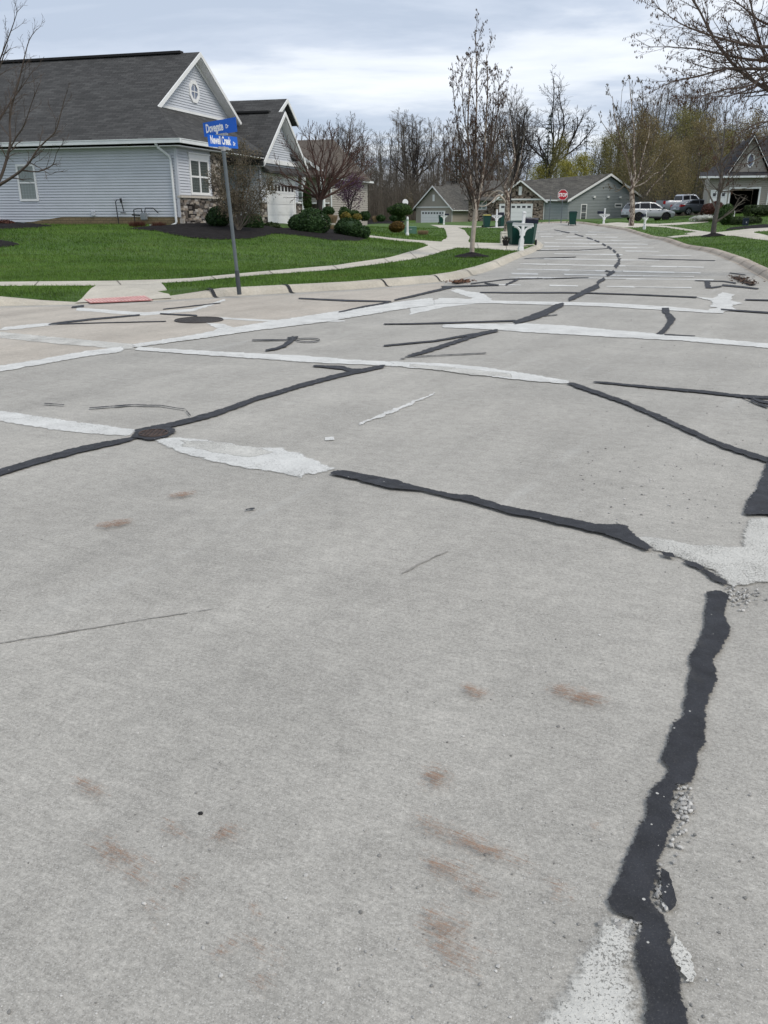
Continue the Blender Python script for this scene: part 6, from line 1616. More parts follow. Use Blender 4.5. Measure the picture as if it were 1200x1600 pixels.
def pickup():
    L, W = 5.8, 2.0; f, r = 1.85, -1.75; R_ = .48
    bot = [(L / 2 - .1, .42)] + [(f + R_ * math.cos(t), .45 + R_ * math.sin(t)) for t in np.linspace(-.1, math.pi + .1, 9)] + [(r + R_ * math.cos(t), .45 + R_ * math.sin(t)) for t in np.linspace(-.1, math.pi + .1, 9)] + [(-L / 2 + .05, .48)]
    topl = [(-L / 2, .62), (-L / 2, 1.32), (-.75, 1.32), (-.70, 1.20), (1.1, 1.18), (2.5, 1.12), (L / 2, .95), (L / 2, .6)]
    roof = [(-.85, 1.18), (-.80, 1.78), (-.62, 1.90), (.45, 1.92), (.75, 1.84), (1.35, 1.18)]
    D = 93.0; x = xat(1068, 340, D); z = H(x, D) + .42
    side = [([(-2.92, .95), (-2.72, .95), (-2.72, 1.25), (-2.92, 1.25)], 'tail_lamp', 'lamp_red', .80, .985), ([(2.5, .88), (2.88, .82), (2.86, 1.0), (2.4, 1.06)], 'head_lamp', 'lamp_clear', .78, .98), ([(1.0, 1.25), (1.2, 1.25), (1.2, 1.48), (1.02, 1.48)], 'mirror', 'car_black', .95, 1.15)]
    car('pickup_truck', (x, D, z), R(10), 'pale steel pickup truck parked behind the silver crossover and saloon', steel_p, L, W, 1.2,
        [[(-.70, 1.28), (-.68, 1.74), (.0, 1.80), (.0, 1.27)], [(.12, 1.27), (.12, 1.80), (.48, 1.80), (.74, 1.72), (1.08, 1.26)]],
        (f, r), .42, bot + topl, roof, MAT['alloy'],
        {'across': [(((-.87, 1.30), (-.82, 1.74), .72, .66, -.02), 'rear_window', 'car_glass'), (((.80, 1.80), (1.30, 1.24), .66, .80, -.02), 'windscreen', 'car_glass'), (((-L / 2, 1.325), (-.9, 1.325), .88, .88, .02), 'bed_cover', 'car_black')], 'side': side})
pickup()
# ------------------------------------------------------------------ bark and leaf materials
MAT['bark_grey'] = M('grey_bark', (0.105, 0.095, 0.085), .9, .3, 6, fine=.3, fscale=30, bmp=.6, bscale=25, spec=.1)
MAT['bark_dark'] = M('dark_bark', (0.050, 0.043, 0.040), .9, .3, 6, fine=.3, fscale=30, spec=.1)
MAT['bark_wood'] = M('woodland_bark', (0.120, 0.108, 0.094), .95, .3, 1.5, fine=.3, fscale=8, spec=.05)
MAT['twig_wood'] = M('woodland_twig', (0.140, 0.123, 0.102), .95, .2, .5, spec=.05, island=.35)
MAT['twig_brown'] = M('brown_twig', (0.130, 0.104, 0.072), .95, .2, .5, spec=.05, island=.3)
MAT['twig_red'] = M('reddish_twig', (0.090, 0.055, 0.046), .9, .2, .8, spec=.1, island=.25)
MAT['twig_dark'] = M('dark_twig', (0.092, 0.073, 0.062), .9, .2, .8, spec=.1, island=.2)
def birch_mat():
    m, nt, b = new_mat('peeling_birch_bark')
    p = pos(nt, (1, 1, .55), src='obj')
    n = noise(nt, p, 9, 5, .7)
    sepv = nd(nt, 'ShaderNodeSeparateXYZ'); g = nd(nt, 'ShaderNodeTexCoord'); nt.links.new(g.outputs['Object'], sepv.inputs[0])
    c = mixc(nt, maprange(nt, n, .47, .56, 0, 1), (0.12, 0.085, 0.068), (0.50, 0.43, 0.36))
    c = scalec(nt, c, maprange(nt, noise(nt, pos(nt, (6, 6, 40), src='obj'), 1, 3), .3, .7, .7, 1.2))
    low = maprange(nt, noise(nt, p, 4, 4, .7), .48, .62, 0, 1)
    nt.links.new(c, b.inputs['Base Color']); b.inputs['Roughness'].default_value = .85; b.inputs['Specular IOR Level'].default_value = .1
    bump(nt, b, n, .8, .02)
    return m
MAT['birch'] = birch_mat()
MAT['birch_pale'] = M('smooth_pale_birch_bark', (0.40, 0.345, 0.29), .85, .25, 5, fine=.15, fscale=30, bmp=.4, bscale=20, spec=.1)
MAT['catkin'] = M('brown_catkin', (0.105, 0.065, 0.045), .9, .2, 1, island=.4, spec=.05)
MAT['boxwood'] = leaf_mat('dark_yew_leaf', (0.013, 0.036, 0.011), (0.042, 0.086, 0.022))
MAT['green_shrub'] = leaf_mat('mid_green_leaf', (0.022, 0.050, 0.012), (0.055, 0.100, 0.022))
MAT['hedge'] = leaf_mat('hedge_leaf', (0.020, 0.034, 0.011), (0.052, 0.078, 0.022))
MAT['gold'] = leaf_mat('golden_leaf', (0.12, 0.10, 0.020), (0.24, 0.19, 0.035))
MAT['orange'] = leaf_mat('orange_brown_leaf', (0.075, 0.050, 0.012), (0.17, 0.10, 0.022))
MAT['straw'] = leaf_mat('straw_grass', (0.20, 0.145, 0.085), (0.33, 0.25, 0.15))
MAT['red_twig_leaf'] = leaf_mat('dark_red_leaf', (0.060, 0.024, 0.018), (0.12, 0.050, 0.035))
MAT['purple'] = leaf_mat('redbud_blossom', (0.062, 0.026, 0.062), (0.13, 0.055, 0.12), .3)
MAT['evergreen'] = leaf_mat('spruce_needle', (0.006, 0.018, 0.010), (0.016, 0.038, 0.018), .05)
MAT['pine'] = leaf_mat('pine_needle', (0.008, 0.020, 0.014), (0.018, 0.036, 0.022), .05)
MAT['olive'] = leaf_mat('olive_bud', (0.165, 0.155, 0.055), (0.28, 0.255, 0.10), .3)
MAT['lime'] = leaf_mat('yellow_green_bud', (0.24, 0.225, 0.045), (0.38, 0.35, 0.09), .3)
MAT['rusty'] = leaf_mat('rusty_brown_bud', (0.175, 0.138, 0.066), (0.28, 0.22, 0.11), .3)
MAT['tan_leaf'] = leaf_mat('tan_bud', (0.085, 0.070, 0.045), (0.19, 0.155, 0.105), .3)
MAT['white_flower'] = leaf_mat('white_flower', (0.30, 0.32, 0.27), (0.62, 0.62, 0.58), .2)

# ------------------------------------------------------------------ growing bare trees
class Tree:
    def __init__(s, seed): s.r = random.Random(seed); s.trunk = MB(); s.crown = MB(); s.tips = []; s.mid = []
    def path(s, p, d, L, n, wig, up):
        pts = [Vector(p)]; d = Vector(d).normalized()
        for i in range(n):
            d = d + Vector((s.r.gauss(0, wig), s.r.gauss(0, wig), s.r.gauss(0, wig))); d.z += up; d.normalize()
            pts.append(pts[-1] + d * (L / n))
        return pts
    def add(s, pts, r0, r1, lvl, sides):
        n = len(pts); s_ = [r0 + (r1 - r0) * i / (n - 1) for i in range(n)]
        (s.trunk if lvl == 0 else s.crown).tube(pts, s_, sides, cap=False)
    def grow(s, p, d, L, r, lvl, spec):
        q = spec[lvl]; n = q.get('seg', 4)
        pts = s.path(p, d, L, n, q.get('wig', .1), q.get('up', .02))
        s.add(pts, r, r * q.get('end', .35), q.get('as', lvl), q.get('sides', 3))
        s.kids(pts, L, r, lvl, spec)
        return pts
    def kids(s, pts, L, r, lvl, spec):
        if lvl + 1 >= len(spec): s.tips.append((pts[-1], (pts[-1] - pts[-2]).normalized())); s.mid += pts[1:-1]; return
        q = spec[lvl]; k = spec[lvl + 1]; n = len(pts) - 1
        cnt = k['n']; cnt = max(1, int(round(cnt * s.r.uniform(.8, 1.2))))
        a0 = s.r.uniform(0, 6.28)
        for i in range(cnt):
            t = k.get('from', .3) + (k.get('to', 1.0) - k.get('from', .3)) * ((i + s.r.random()) / cnt)
            x = min(n - 1e-3, t * n); j = int(x); f = x - j
            pp = pts[j].lerp(pts[j + 1], f); dd = (pts[j + 1] - pts[j]).normalized()
            az = a0 + i * 2.399 + s.r.gauss(0, .3); ref = Vector((0, 0, 1)) if abs(dd.z) < .9 else Vector((1, 0, 0))
            e1 = dd.cross(ref).normalized(); e2 = dd.cross(e1)
            ang = k.get('ang', .8) * s.r.uniform(.75, 1.25) * (1 - k.get('tipang', .35) * t)
            nd_ = dd * math.cos(ang) + (e1 * math.cos(az) + e2 * math.sin(az)) * math.sin(ang)
            shape = k.get('shape', lambda t: 1 - .6 * t)(t)
            rr = (r * (1 + (q.get('end', .35) - 1) * t)) * k.get('rr', .45)
            s.grow(pp, nd_, max(.05, k['len'] * (L if k.get('rel', True) else 1) * shape * s.r.uniform(.75, 1.25)), max(rr, k.get('rmin', .004)), lvl + 1, spec)
    def leaves(s, per, size, spread, pts=None):
        rs = np.random.RandomState(s.r.randint(0, 9999)); P = np.array([t[0][:] for t in s.tips] + ([m[:] for m in s.mid] if pts == 'all' else []))
        if len(P) == 0: return np.zeros((0, 3))
        P = np.repeat(P, per, 0) + rs.normal(0, spread, (len(P) * per, 3))
        A = rs.normal(0, 1, (len(P), 3)); A /= np.linalg.norm(A, axis=1)[:, None]; B = np.cross(A, rs.normal(0, 1, (len(P), 3))); B /= np.linalg.norm(B, axis=1)[:, None]
        sz = size * rs.uniform(.6, 1.4, (len(P), 1)); V = np.empty((len(P), 3, 3)); V[:, 0] = P - A * sz; V[:, 1] = P + A * sz; V[:, 2] = P + B * sz * 1.6
        return V.reshape(-1, 3)
    def catkins(s, prob, ln, w):
        rs = random.Random(5); V = []
        for p in [t[0] for t in s.tips] + s.mid:
            if rs.random() > prob: continue
            for _ in range(rs.choice((1, 1, 2))):
                o = Vector(p) + Vector((rs.gauss(0, .02), rs.gauss(0, .02), 0)); l = ln * rs.uniform(.6, 1.3); tx, ty = rs.gauss(0, .2) * l, rs.gauss(0, .2) * l
                a = rs.uniform(0, 3.14); c, sn = math.cos(a) * w, math.sin(a) * w
                for (c, sn) in ((c, sn), (-sn, c)):
                    V += [o, o + Vector((tx * .5 + c, ty * .5 + sn, -l * .5)), o + Vector((tx, ty, -l))]; V += [o, o + Vector((tx * .5 - c, ty * .5 - sn, -l * .5)), o + Vector((tx, ty, -l))]
        return np.array([v[:] for v in V]) if V else np.zeros((0, 3))
    def build(s, name, tm, cm, label=None, cat='tree', group=None, leaves=None, lm=None, leafname='foliage', loc=(0, 0, 0)):
        root = empty(name, loc, 0, label, cat, group)
        if s.trunk.v: s.trunk.build('trunk', tm, root, recalc=False, smooth=True)
        s.crown.build('crown', cm, root, recalc=False)
        if leaves is not None and len(leaves): link_mesh(leafname, np_mesh(leafname, leaves, 3), lm, root)
        return root

def forest_spec(fine=6):
    return [dict(seg=10, wig=.035, up=.02, end=.22, sides=6),
            dict(n=17, **{'from': .30}, ang=.95, len=.34, rr=.42, seg=5, wig=.14, up=.06, sides=4, shape=lambda t: 1.15 - .75 * t, rmin=.03, **{'as': 1}),
            dict(n=7, **{'from': .2}, ang=.75, len=.5, rr=.45, seg=4, wig=.15, up=.045, rmin=.024, **{'as': 1}),
            dict(n=fine + 1, **{'from': .15}, ang=.75, len=.6, rr=.5, seg=2, wig=.16, up=.03, rmin=.020, **{'as': 1})]
def make_forest(seed, h, r, lean=0.0, spec=None):
    t = Tree(seed); t.grow((0, 0, -.4), (lean, 0, 1), h, r, 0, spec or forest_spec()); return t
PROTO = []
for i, (h, r) in enumerate(((22, .26), (20, .22), (24, .30), (18, .18))):
    t = make_forest(20 + i, h, r, .03 * (i - 1.5)); PROTO.append((t, h))
WOOD = [t.build('woodland_tree', MAT['bark_wood'], MAT['twig_wood']) for t, h in PROTO]
WOODH = [h * 1.06 for t, h in PROTO]
# spreading tree (the oak on the skyline and its like)
oak_spec = [dict(seg=5, wig=.05, up=.03, end=.55, sides=8),
            dict(n=11, **{'from': .55}, ang=1.25, len=1.0, rr=.5, seg=7, wig=.17, up=.06, sides=5, shape=lambda t: .9 + .15 * t, rmin=.05, tipang=.75, **{'as': 1}),
            dict(n=8, **{'from': .22}, ang=.95, len=.50, rr=.5, seg=4, wig=.2, up=.03, rmin=.035, **{'as': 1}),
            dict(n=6, **{'from': .2}, ang=.85, len=.5, rr=.5, seg=3, wig=.18, up=.03, rmin=.026, **{'as': 1}),
            dict(n=5, **{'from': .2}, ang=.75, len=.55, rr=.6, seg=2, wig=.18, up=.02, rmin=.020, **{'as': 1})]
ot = Tree(77); ot.grow((0, 0, -.4), (0, 0, 1), 10.5, .5, 0, oak_spec)
OAK = ot.build('spreading_tree', MAT['bark_dark'], MAT['bark_dark']); OAKH = max(v[2] for v in ot.crown.v)
# trees in bud
bud_spec = forest_spec(6)
def bud_tree(seed, h, lm, tw, per, size, spread):
    sp = [dict(seg=7, wig=.05, up=.02, end=.25, sides=5), dict(n=16, **{'from': .12}, ang=.85, len=.45, rr=.45, seg=5, wig=.12, up=.06, shape=lambda t: 1.1 - .6 * t, rmin=.03, **{'as': 1}),
          dict(n=7, **{'from': .2}, ang=.7, len=.5, rr=.5, seg=3, wig=.15, up=.02, rmin=.016, **{'as': 1}), dict(n=5, **{'from': .2}, ang=.6, len=.5, rr=.5, seg=2, wig=.15, up=0, rmin=.012, **{'as': 1})]
    t = Tree(seed); t.grow((0, 0, -.4), (0, 0, 1), h, h * .014, 0, sp)
    return t.build('budding_tree', MAT['bark_wood'], MAT[tw], leaves=t.leaves(per, size, spread, 'all'), lm=MAT[lm])
BUD = {k: bud_tree(50 + i, 14, k, tw, 9, sz, .55) for i, (k, tw, sz) in enumerate((('olive', 'twig_brown', .085), ('lime', 'twig_brown', .10), ('rusty', 'twig_brown', .085)))}
# conifers
def conifer(seed, h, w, lm, gap=.0, irregular=0.2, n=1500, name='spruce_tree'):
    rs = np.random.RandomState(seed); t = MB(); t.tube([(0, 0, -.3), (0, 0, h)], [h * .014, .03], 6); V = []; br = MB()
    nl = int(h / .55)
    for i in range(nl):
        f = (i + .5) / nl; z = h * (.10 + .90 * f); rad = w * (1 - f) ** .85 * rs.uniform(1 - irregular, 1 + irregular) + .15
        k = 7
        for j in range(k):
            if rs.rand() < gap: continue
            a = rs.uniform(0, 6.28); rr = rad * rs.uniform(.7, 1.1); e = Vector((math.cos(a) * rr, math.sin(a) * rr, z - rr * .22)); br.tube([(0, 0, z), e], [.03, .01], 3, cap=False)
            m = max(4, int(n / nl / k * (rr / w + .3)))
            for _ in range(m):
                q = rs.uniform(.15, 1); c = np.array([e.x * q, e.y * q, z + (e.z - z) * q]) + rs.normal(0, .13, 3) * np.array([1, 1, .6]); s_ = .16 * (h / 14)
                d1 = rs.normal(0, 1, 3); d1 /= np.linalg.norm(d1); d2 = rs.normal(0, 1, 3); d2[2] -= .4; d2 /= np.linalg.norm(d2); V += [c - d1 * s_ * .5, c + d1 * s_ * .5, c + d2 * s_ * 1.8]
    root = empty(name); t.build('trunk', MAT['bark_dark'], root); br.build('branch', MAT['bark_dark'], root, recalc=False); link_mesh('foliage', np_mesh('foliage', np.array(V), 3), MAT[lm], root)
    return root
def place(o, u, v_base, v_top, D, h0, rz=0.0, wide=1.0, z=None):
    x = xat(u, v_base, D); zb = H(x, D) if z is None else z
    hh = zat(v_top, D) - zb; s = hh / h0
    o.location = (x, D, zb); o.scale = (s * wide, s * wide, s); o.rotation_euler = (0, 0, rz); return o
rnd = random.Random(3)
# the wood behind the houses
usedp = set()
def wood(i, u, vt, D, wide=1.0, lab=None, grp='bare trees of the wood behind the houses'):
    P_ = WOOD[i]; o = copy_tree(P_) if i in usedp else P_; usedp.add(i)
    place(o, u, 335, vt, D, WOODH[i], rnd.uniform(0, 6.28), wide); tag(o, lab or 'tall bare grey trunked tree standing in the wood behind the houses', 'tree', grp); return o
def skyline(u):
    pts = [(380, 205), (455, 200), (500, 190), (540, 178), (575, 188), (600, 195), (625, 165), (650, 168), (690, 182), (720, 170), (760, 150), (800, 118), (850, 120), (900, 200), (930, 200), (950, 150), (990, 128), (1040, 112), (1080, 120), (1120, 150), (1160, 168), (1260, 160)]
    for (a, b), (c, d) in zip(pts[:-1], pts[1:]):
        if a <= u <= c: return b + (d - b) * (u - a) / (c - a)
    return 180
for u in np.arange(395, 700, 9):
    wood(rnd.randrange(4), u + rnd.uniform(-5, 5), skyline(u) + rnd.uniform(0, 26), rnd.uniform(190, 215) if u > 560 else rnd.uniform(150, 205), 1.0)
for u in np.arange(700, 815, 12):
    wood(rnd.randrange(4), u + rnd.uniform(-5, 5), skyline(u) + rnd.uniform(8, 40), rnd.uniform(190, 215), 1.0)
for u in np.arange(935, 1260, 11):
    wood(rnd.randrange(4), u + rnd.uniform(-5, 5), skyline(u) + rnd.uniform(0, 40), rnd.uniform(168, 205) if u < 1000 else rnd.uniform(130, 200), 1.0)
for u in np.arange(400, 1250, 17):                   # smaller trees in front
    if 820 < u < 940: continue
    wood(rnd.choice((1, 3)), u + rnd.uniform(-7, 7), skyline(u) + rnd.uniform(50, 95), rnd.uniform(125, 185) if u > 1000 else rnd.uniform(184, 200), .9)
for u in np.arange(400, 815, 10): wood(rnd.randrange(4), u + rnd.uniform(-5, 5), skyline(u) + rnd.uniform(18, 60), rnd.uniform(205, 225), 1.25)
for u in np.arange(945, 1250, 14): wood(rnd.randrange(4), u + rnd.uniform(-5, 5), skyline(u) + rnd.uniform(15, 55), rnd.uniform(195, 215), 1.25)
for u in np.arange(820, 940, 13): wood(3, u + rnd.uniform(-5, 5), rnd.uniform(215, 240), rnd.uniform(175, 200), .9)
place(OAK, 852, 335, 104, 165, OAKH, 1.0, 1.05); tag(OAK, 'dark spreading bare tree with a broad rounded crown on the skyline', 'tree', 'broad bare trees on the skyline')
for (u, vt, D, lab, wd) in ((528, 178, 145, 'broad bare tree with a rounded crown behind the brown roof', .9), (800, 122, 165, 'broad bare tree left of the dark spreading skyline tree', .7), (640, 172, 195, 'broad bare tree behind the tan house on the left skyline', .9), (1065, 120, 150, 'broad bare tree above the pickup on the right skyline', .9), (985, 135, 175, 'broad bare tree behind the right birch on the skyline', .8)):
    o = copy_tree(OAK); place(o, u, 335, vt, D, OAKH, rnd.uniform(0, 6), wd); tag(o, lab, 'tree', 'broad bare trees on the skyline')
sp = conifer(1, 14, 2.6, 'evergreen'); first_s = True
for (u, vt, D, lab, wd) in ((850, 178, 158, 'dark spruce in front of the broad skyline tree', .8), (712, 238, 186, 'dark green spruce behind the left birch and tan house', 1.3)):
    o = sp if first_s else copy_tree(sp); first_s = False; place(o, u, 335, vt, D, 14, 0, wd); tag(o, lab, 'spruce', 'dark spruces in the wood')
pn = conifer(5, 14, 2.9, 'pine', .42, .45, 1100, 'pine_tree'); place(pn, 908, 335, 182, 165, 14, 1.0, .72); tag(pn, 'dark ragged pine standing clear on the skyline behind the grey house', 'pine')
ub = set()
for (k, u, vt, D, wd, lab) in (('olive', 868, 228, 160, 1.0, 'olive green budding tree below the dark spruce'), ('lime', 905, 246, 150, 1.05, 'yellow green budding tree behind the grey house roof'), ('lime', 884, 256, 148, 1.4, 'broad yellow green budding tree below the ragged pine'), ('lime', 838, 262, 158, 1.3, 'low yellow green budding tree left of the grey house roof'), ('olive', 930, 225, 165, 1.0, 'olive budding tree right of the ragged pine'),
                               ('olive', 965, 218, 166, 1.1, 'tall olive budding tree behind the right birch'), ('rusty', 1008, 192, 132, 1.15, 'rusty brown budding tree above the silver car'), ('olive', 1048, 186, 126, 1.1, 'olive brown budding tree behind the pickup'), ('rusty', 1082, 196, 116, 1.15, 'rusty budding tree left of the right house'),
                               ('rusty', 1030, 225, 112, 1.1, 'low rusty budding tree right behind the parked cars'), ('olive', 1112, 215, 120, 1.1, 'dull olive budding tree beside the gable of the right house'), ('olive', 985, 245, 160, 1.2, 'low olive budding tree over the end of the grey gable'), ('rusty', 1150, 190, 125, 1.0, 'brown budding tree behind the roof of the right house')):
    o = copy_tree(BUD[k]) if k in ub else BUD[k]; ub.add(k); place(o, u, 335, vt, D, 15.0, rnd.uniform(0, 6), wd); tag(o, lab, 'tree', 'budding trees at the edge of the wood')
# thicket under the wood: far too many stems to count
def thicket():
    rs = np.random.RandomState(8); n = 22000; V = []
    u = rs.uniform(330, 1300, n); D = rs.uniform(150, 215, n); D = np.where(u > 1000, rs.uniform(118, 205, n), np.where(u > 560, rs.uniform(184, 225, n), D))
    th = (u - 600) / F * .9415; x = th * D
    z = Hv(np.column_stack([x, D])) + np.where(D > 186, sstep(186, 260, D) * 4, 0); h = rs.uniform(3, 13.5, n) * rs.uniform(.35, 1, n) * np.where((u > 810) & (u < 940), .55, 1); w = rs.uniform(.025, .07, n)
    lx, ly = rs.normal(0, .10, n) * h, rs.normal(0, .1, n) * h
    T1 = np.empty((n, 3, 3)); T1[:, 0] = np.column_stack([x - w, D, z - .3]); T1[:, 1] = np.column_stack([x + w, D + w, z - .3]); T1[:, 2] = np.column_stack([x + lx, D + ly, z + h])
    k = 6; P = np.repeat(T1[:, 0], k, 0); Q = np.repeat(T1[:, 2], k, 0); f = rs.uniform(.25, .95, (n * k, 1)); B = P + (Q - P) * f; hh = np.repeat(h, k)
    d = rs.normal(0, .15, (n * k, 3)) * hh[:, None]; d[:, 2] = np.abs(d[:, 2]) + .06 * hh; ww = .018
    T2 = np.empty((n * k, 3, 3)); T2[:, 0] = B - [ww, 0, 0]; T2[:, 1] = B + [ww, 0, ww]; T2[:, 2] = B + d
    V = np.concatenate([T1.reshape(-1, 3), T2.reshape(-1, 3)])
    o = link_mesh('undergrowth', np_mesh('undergrowth', V, 3), MAT['twig_wood']); tag(o, 'grey brown thicket of thin stems filling the wood', 'undergrowth', kind='stuff')
thicket()

# ------------------------------------------------------------------ street trees
def polyline3(pts, D0, D1):
    n = len(pts); return [Vector((xat(u, v, D0 + (D1 - D0) * i / (n - 1)), D0 + (D1 - D0) * i / (n - 1), zat(v, D0 + (D1 - D0) * i / (n - 1)))) for i, (u, v) in enumerate(pts)]
def smooth_line(pts, k=3):
    out = []; n = len(pts)
    for i in range(n - 1):
        p0, p1, p2, p3 = pts[max(0, i - 1)], pts[i], pts[i + 1], pts[min(n - 1, i + 2)]
        for j in range(k):
            t = j / k; out.append(.5 * ((2 * p1) + (p2 - p0) * t + (2 * p0 - 5 * p1 + 4 * p2 - p3) * t * t + (3 * p1 - p0 - 3 * p2 + p3) * t ** 3))
    out.append(pts[-1]); return out
def limb_tree(name, seed, base, limbs, spec, tm, cm, label, sides=8, ck=None, lv=None, lm=None, cat='tree', group=None, leafname='catkins', tm2=None):
    """limbs: list of (points, r0, r1, is_trunk); children grow from every limb following spec"""
    t = Tree(seed); base = Vector(base)
    bark = MB()
    for pts, r0, r1, tr, dens in limbs:
        P = smooth_line([Vector(p) - base for p in pts]); n = len(P); rad = [r0 + (r1 - r0) * (i / (n - 1)) ** .8 for i in range(n)]
        (t.trunk if tr == 1 else bark if tr == 2 else t.crown).tube(P, rad, sides if tr else 5, cap=False)
        L = sum((P[i + 1] - P[i]).length for i in range(n - 1))
        if dens > 0:
            sp2 = [dict(end=r1 / r0)] + [dict(q) for q in spec]; sp2[1]['n'] = max(1, spec[0]['n'] * L * dens); t.kids(P, 1.0, r0, 0, sp2)
    lvs = t.catkins(*ck) if ck else (t.leaves(*lv) if lv else None)
    root = t.build(name, tm, cm, label, cat, group, lvs, lm, leafname, base)
    if bark.v: bark.build('limb', tm2 or tm, root, recalc=False, smooth=True)
    return root
def up_spec(n1, l1, n2=5, n3=4, ang=.6, up=.12, rmin=.006, l2=.5):
    return [dict(n=n1, **{'from': .08}, ang=ang, len=l1, rel=False, rr=.45, seg=5, wig=.10, up=up, sides=4, shape=lambda t: 1.1 - .55 * t, rmin=rmin * 1.6, **{'as': 1}),
            dict(n=n2, **{'from': .2}, ang=.6, len=l2, rr=.55, seg=3, wig=.12, up=up * .7, rmin=rmin * 1.2, **{'as': 1}), dict(n=n3, **{'from': .2}, ang=.55, len=.5, rr=.6, seg=2, wig=.12, up=up * .5, rmin=rmin, **{'as': 1})]
# birch on the left verge
def birch_left():
    D = 30.5; b = Vector((xat(737, 401, D), D, T(xat(737, 401, D), D) - .05)); f = lambda *p, d=0: polyline3(p, D, D + d)
    limbs = [(f((737, 403), (738.5, 375), (741, 350), (743, 330), (741, 312)), .085, .075, 2, 0),
             (f((743, 345), (742, 325), (738, 305), (735, 280), (732, 240), (731, 200), (733, 150), (738, 90)), .075, .014, 1, .9),
             (f((744, 330), (746, 300), (744, 260), (743, 210), (745, 150), (744, 90), (743, 48), d=.3), .07, .008, 1, .9),
             (f((745, 325), (751, 295), (756, 260), (758, 220), (760, 180), (762, 130), (760, 85), d=-.3), .065, .010, 1, .9),
             (f((743, 330), (735, 310), (727, 285), (718, 265), (705, 250), (700, 215), d=.5), .05, .010, 0, .9),
             (f((742, 320), (732, 280), (722, 240), (714, 190), (708, 140), d=-.5), .045, .008, 0, 1),
             (f((745, 315), (758, 300), (773, 295), (790, 280), (802, 262), d=-.4), .04, .010, 0, .8),
             (f((746, 300), (762, 260), (772, 215), (778, 170), (780, 130), d=.5), .04, .008, 0, 1),
             (f((744, 275), (738, 240), (726, 190), (722, 140), (722, 110), d=-.6), .035, .007, 0, 1),
             (f((751, 270), (765, 230), (770, 180), (772, 130), d=-.5), .035, .007, 0, 1)]
    limb_tree('birch_tree', 3, b, limbs, up_spec(3.2, 1.05, 6, 3, ang=.7, rmin=.005), MAT['birch'], MAT['twig_dark'], 'slender birch with a pale lower trunk in the mulch ring on the left verge', ck=(.55, .075, .013), lm=MAT['catkin'], group='birches along the street', tm2=MAT['birch_pale'])
birch_left()
def birch_second():
    D = 47; x = xat(790.5, 362, D); b = Vector((x, D, H(x, D))); f = lambda *p, d=0: polyline3(p, D, D + d)
    limbs = [(f((790.5, 366), (792, 350), (792.5, 330), (793, 312), (790, 298)), .16, .12, 1, 0),
             (f((793, 310), (789, 292), (794, 278), (800, 262), (805, 245), (800, 215), (796, 180), d=.3), .10, .012, 1, .5), (f((793, 308), (800, 290), (806, 275), (812, 255), (814, 245), (818, 215), d=-.3), .075, .01, 1, .5),
             (f((791, 318), (780, 305), (770, 314), (758, 322), (748, 322), d=-.6), .07, .015, 2, .3), (f((790, 305), (780, 298), (770, 302), (760, 312), (750, 322), d=.5), .06, .012, 2, .3), (f((790, 300), (782, 280), (778, 255), (774, 225), (772, 200), d=.4), .06, .01, 0, .7), (f((792, 300), (797, 260), (790, 230), (788, 195), d=-.4), .05, .01, 0, .7)]
    limb_tree('birch_tree', 8, b, limbs, up_spec(1.8, 1.1, 4, 3, rmin=.007), MAT['birch'], MAT['twig_wood'], 'birch with pale crooked limbs beside the black street lamp', group='birches along the street', tm2=MAT['birch_pale'])
birch_second()
def birch_right():
    D = 62; x = xat(986, 352.5, D); b = Vector((x, D, H(x, D))); f = lambda *p, d=0: polyline3(p, D, D + d)
    limbs = [(f((986, 353), (988, 335), (988, 315), (987, 298), (989, 290)), .19, .15, 1, 0),
             (f((989, 292), (985, 270), (980, 250), (972, 225), (966, 205), (960, 180), (957, 150), d=.5), .13, .015, 1, .5), (f((988, 290), (992, 270), (990, 245), (991, 215), (988, 180), (985, 145), (984, 132), d=-.3), .11, .012, 1, .55),
             (f((990, 292), (998, 275), (1002, 255), (1008, 230), (1014, 210), (1016, 180), d=.6), .075, .012, 2, .6), (f((992, 288), (1005, 275), (1020, 258), (1032, 240), (1038, 225), d=-.8), .055, .012, 2, .5), (f((992, 292), (1008, 285), (1022, 272), (1034, 268), (1044, 258), (1052, 248), (1050, 240), d=-.5), .05, .012, 2, .4),
             (f((1010, 305), (1020, 290), (1030, 280), (1041, 268), d=-.3), .05, .03, 2, .1), (f((984, 300), (976, 290), (968, 297), (960, 300), d=-.5), .05, .012, 0, .8), (f((985, 268), (975, 240), (950, 205), (940, 190), d=-.5), .06, .012, 0, .7), (f((980, 250), (975, 215), (970, 180), (972, 140), d=.5), .05, .01, 0, .7), (f((991, 240), (1000, 205), (1004, 165), (1003, 135), d=.5), .05, .01, 0, .7)]
    limb_tree('birch_tree', 12, b, limbs, up_spec(1.5, 1.5, 5, 4, rmin=.009), MAT['birch'], MAT['twig_brown'], 'birch with reddish trunk and white limbs in front of the silver crossover', ck=(.5, .12, .024), lm=MAT['tan_leaf'], leafname='buds', group='birches along the street', tm2=MAT['birch'])
birch_right()
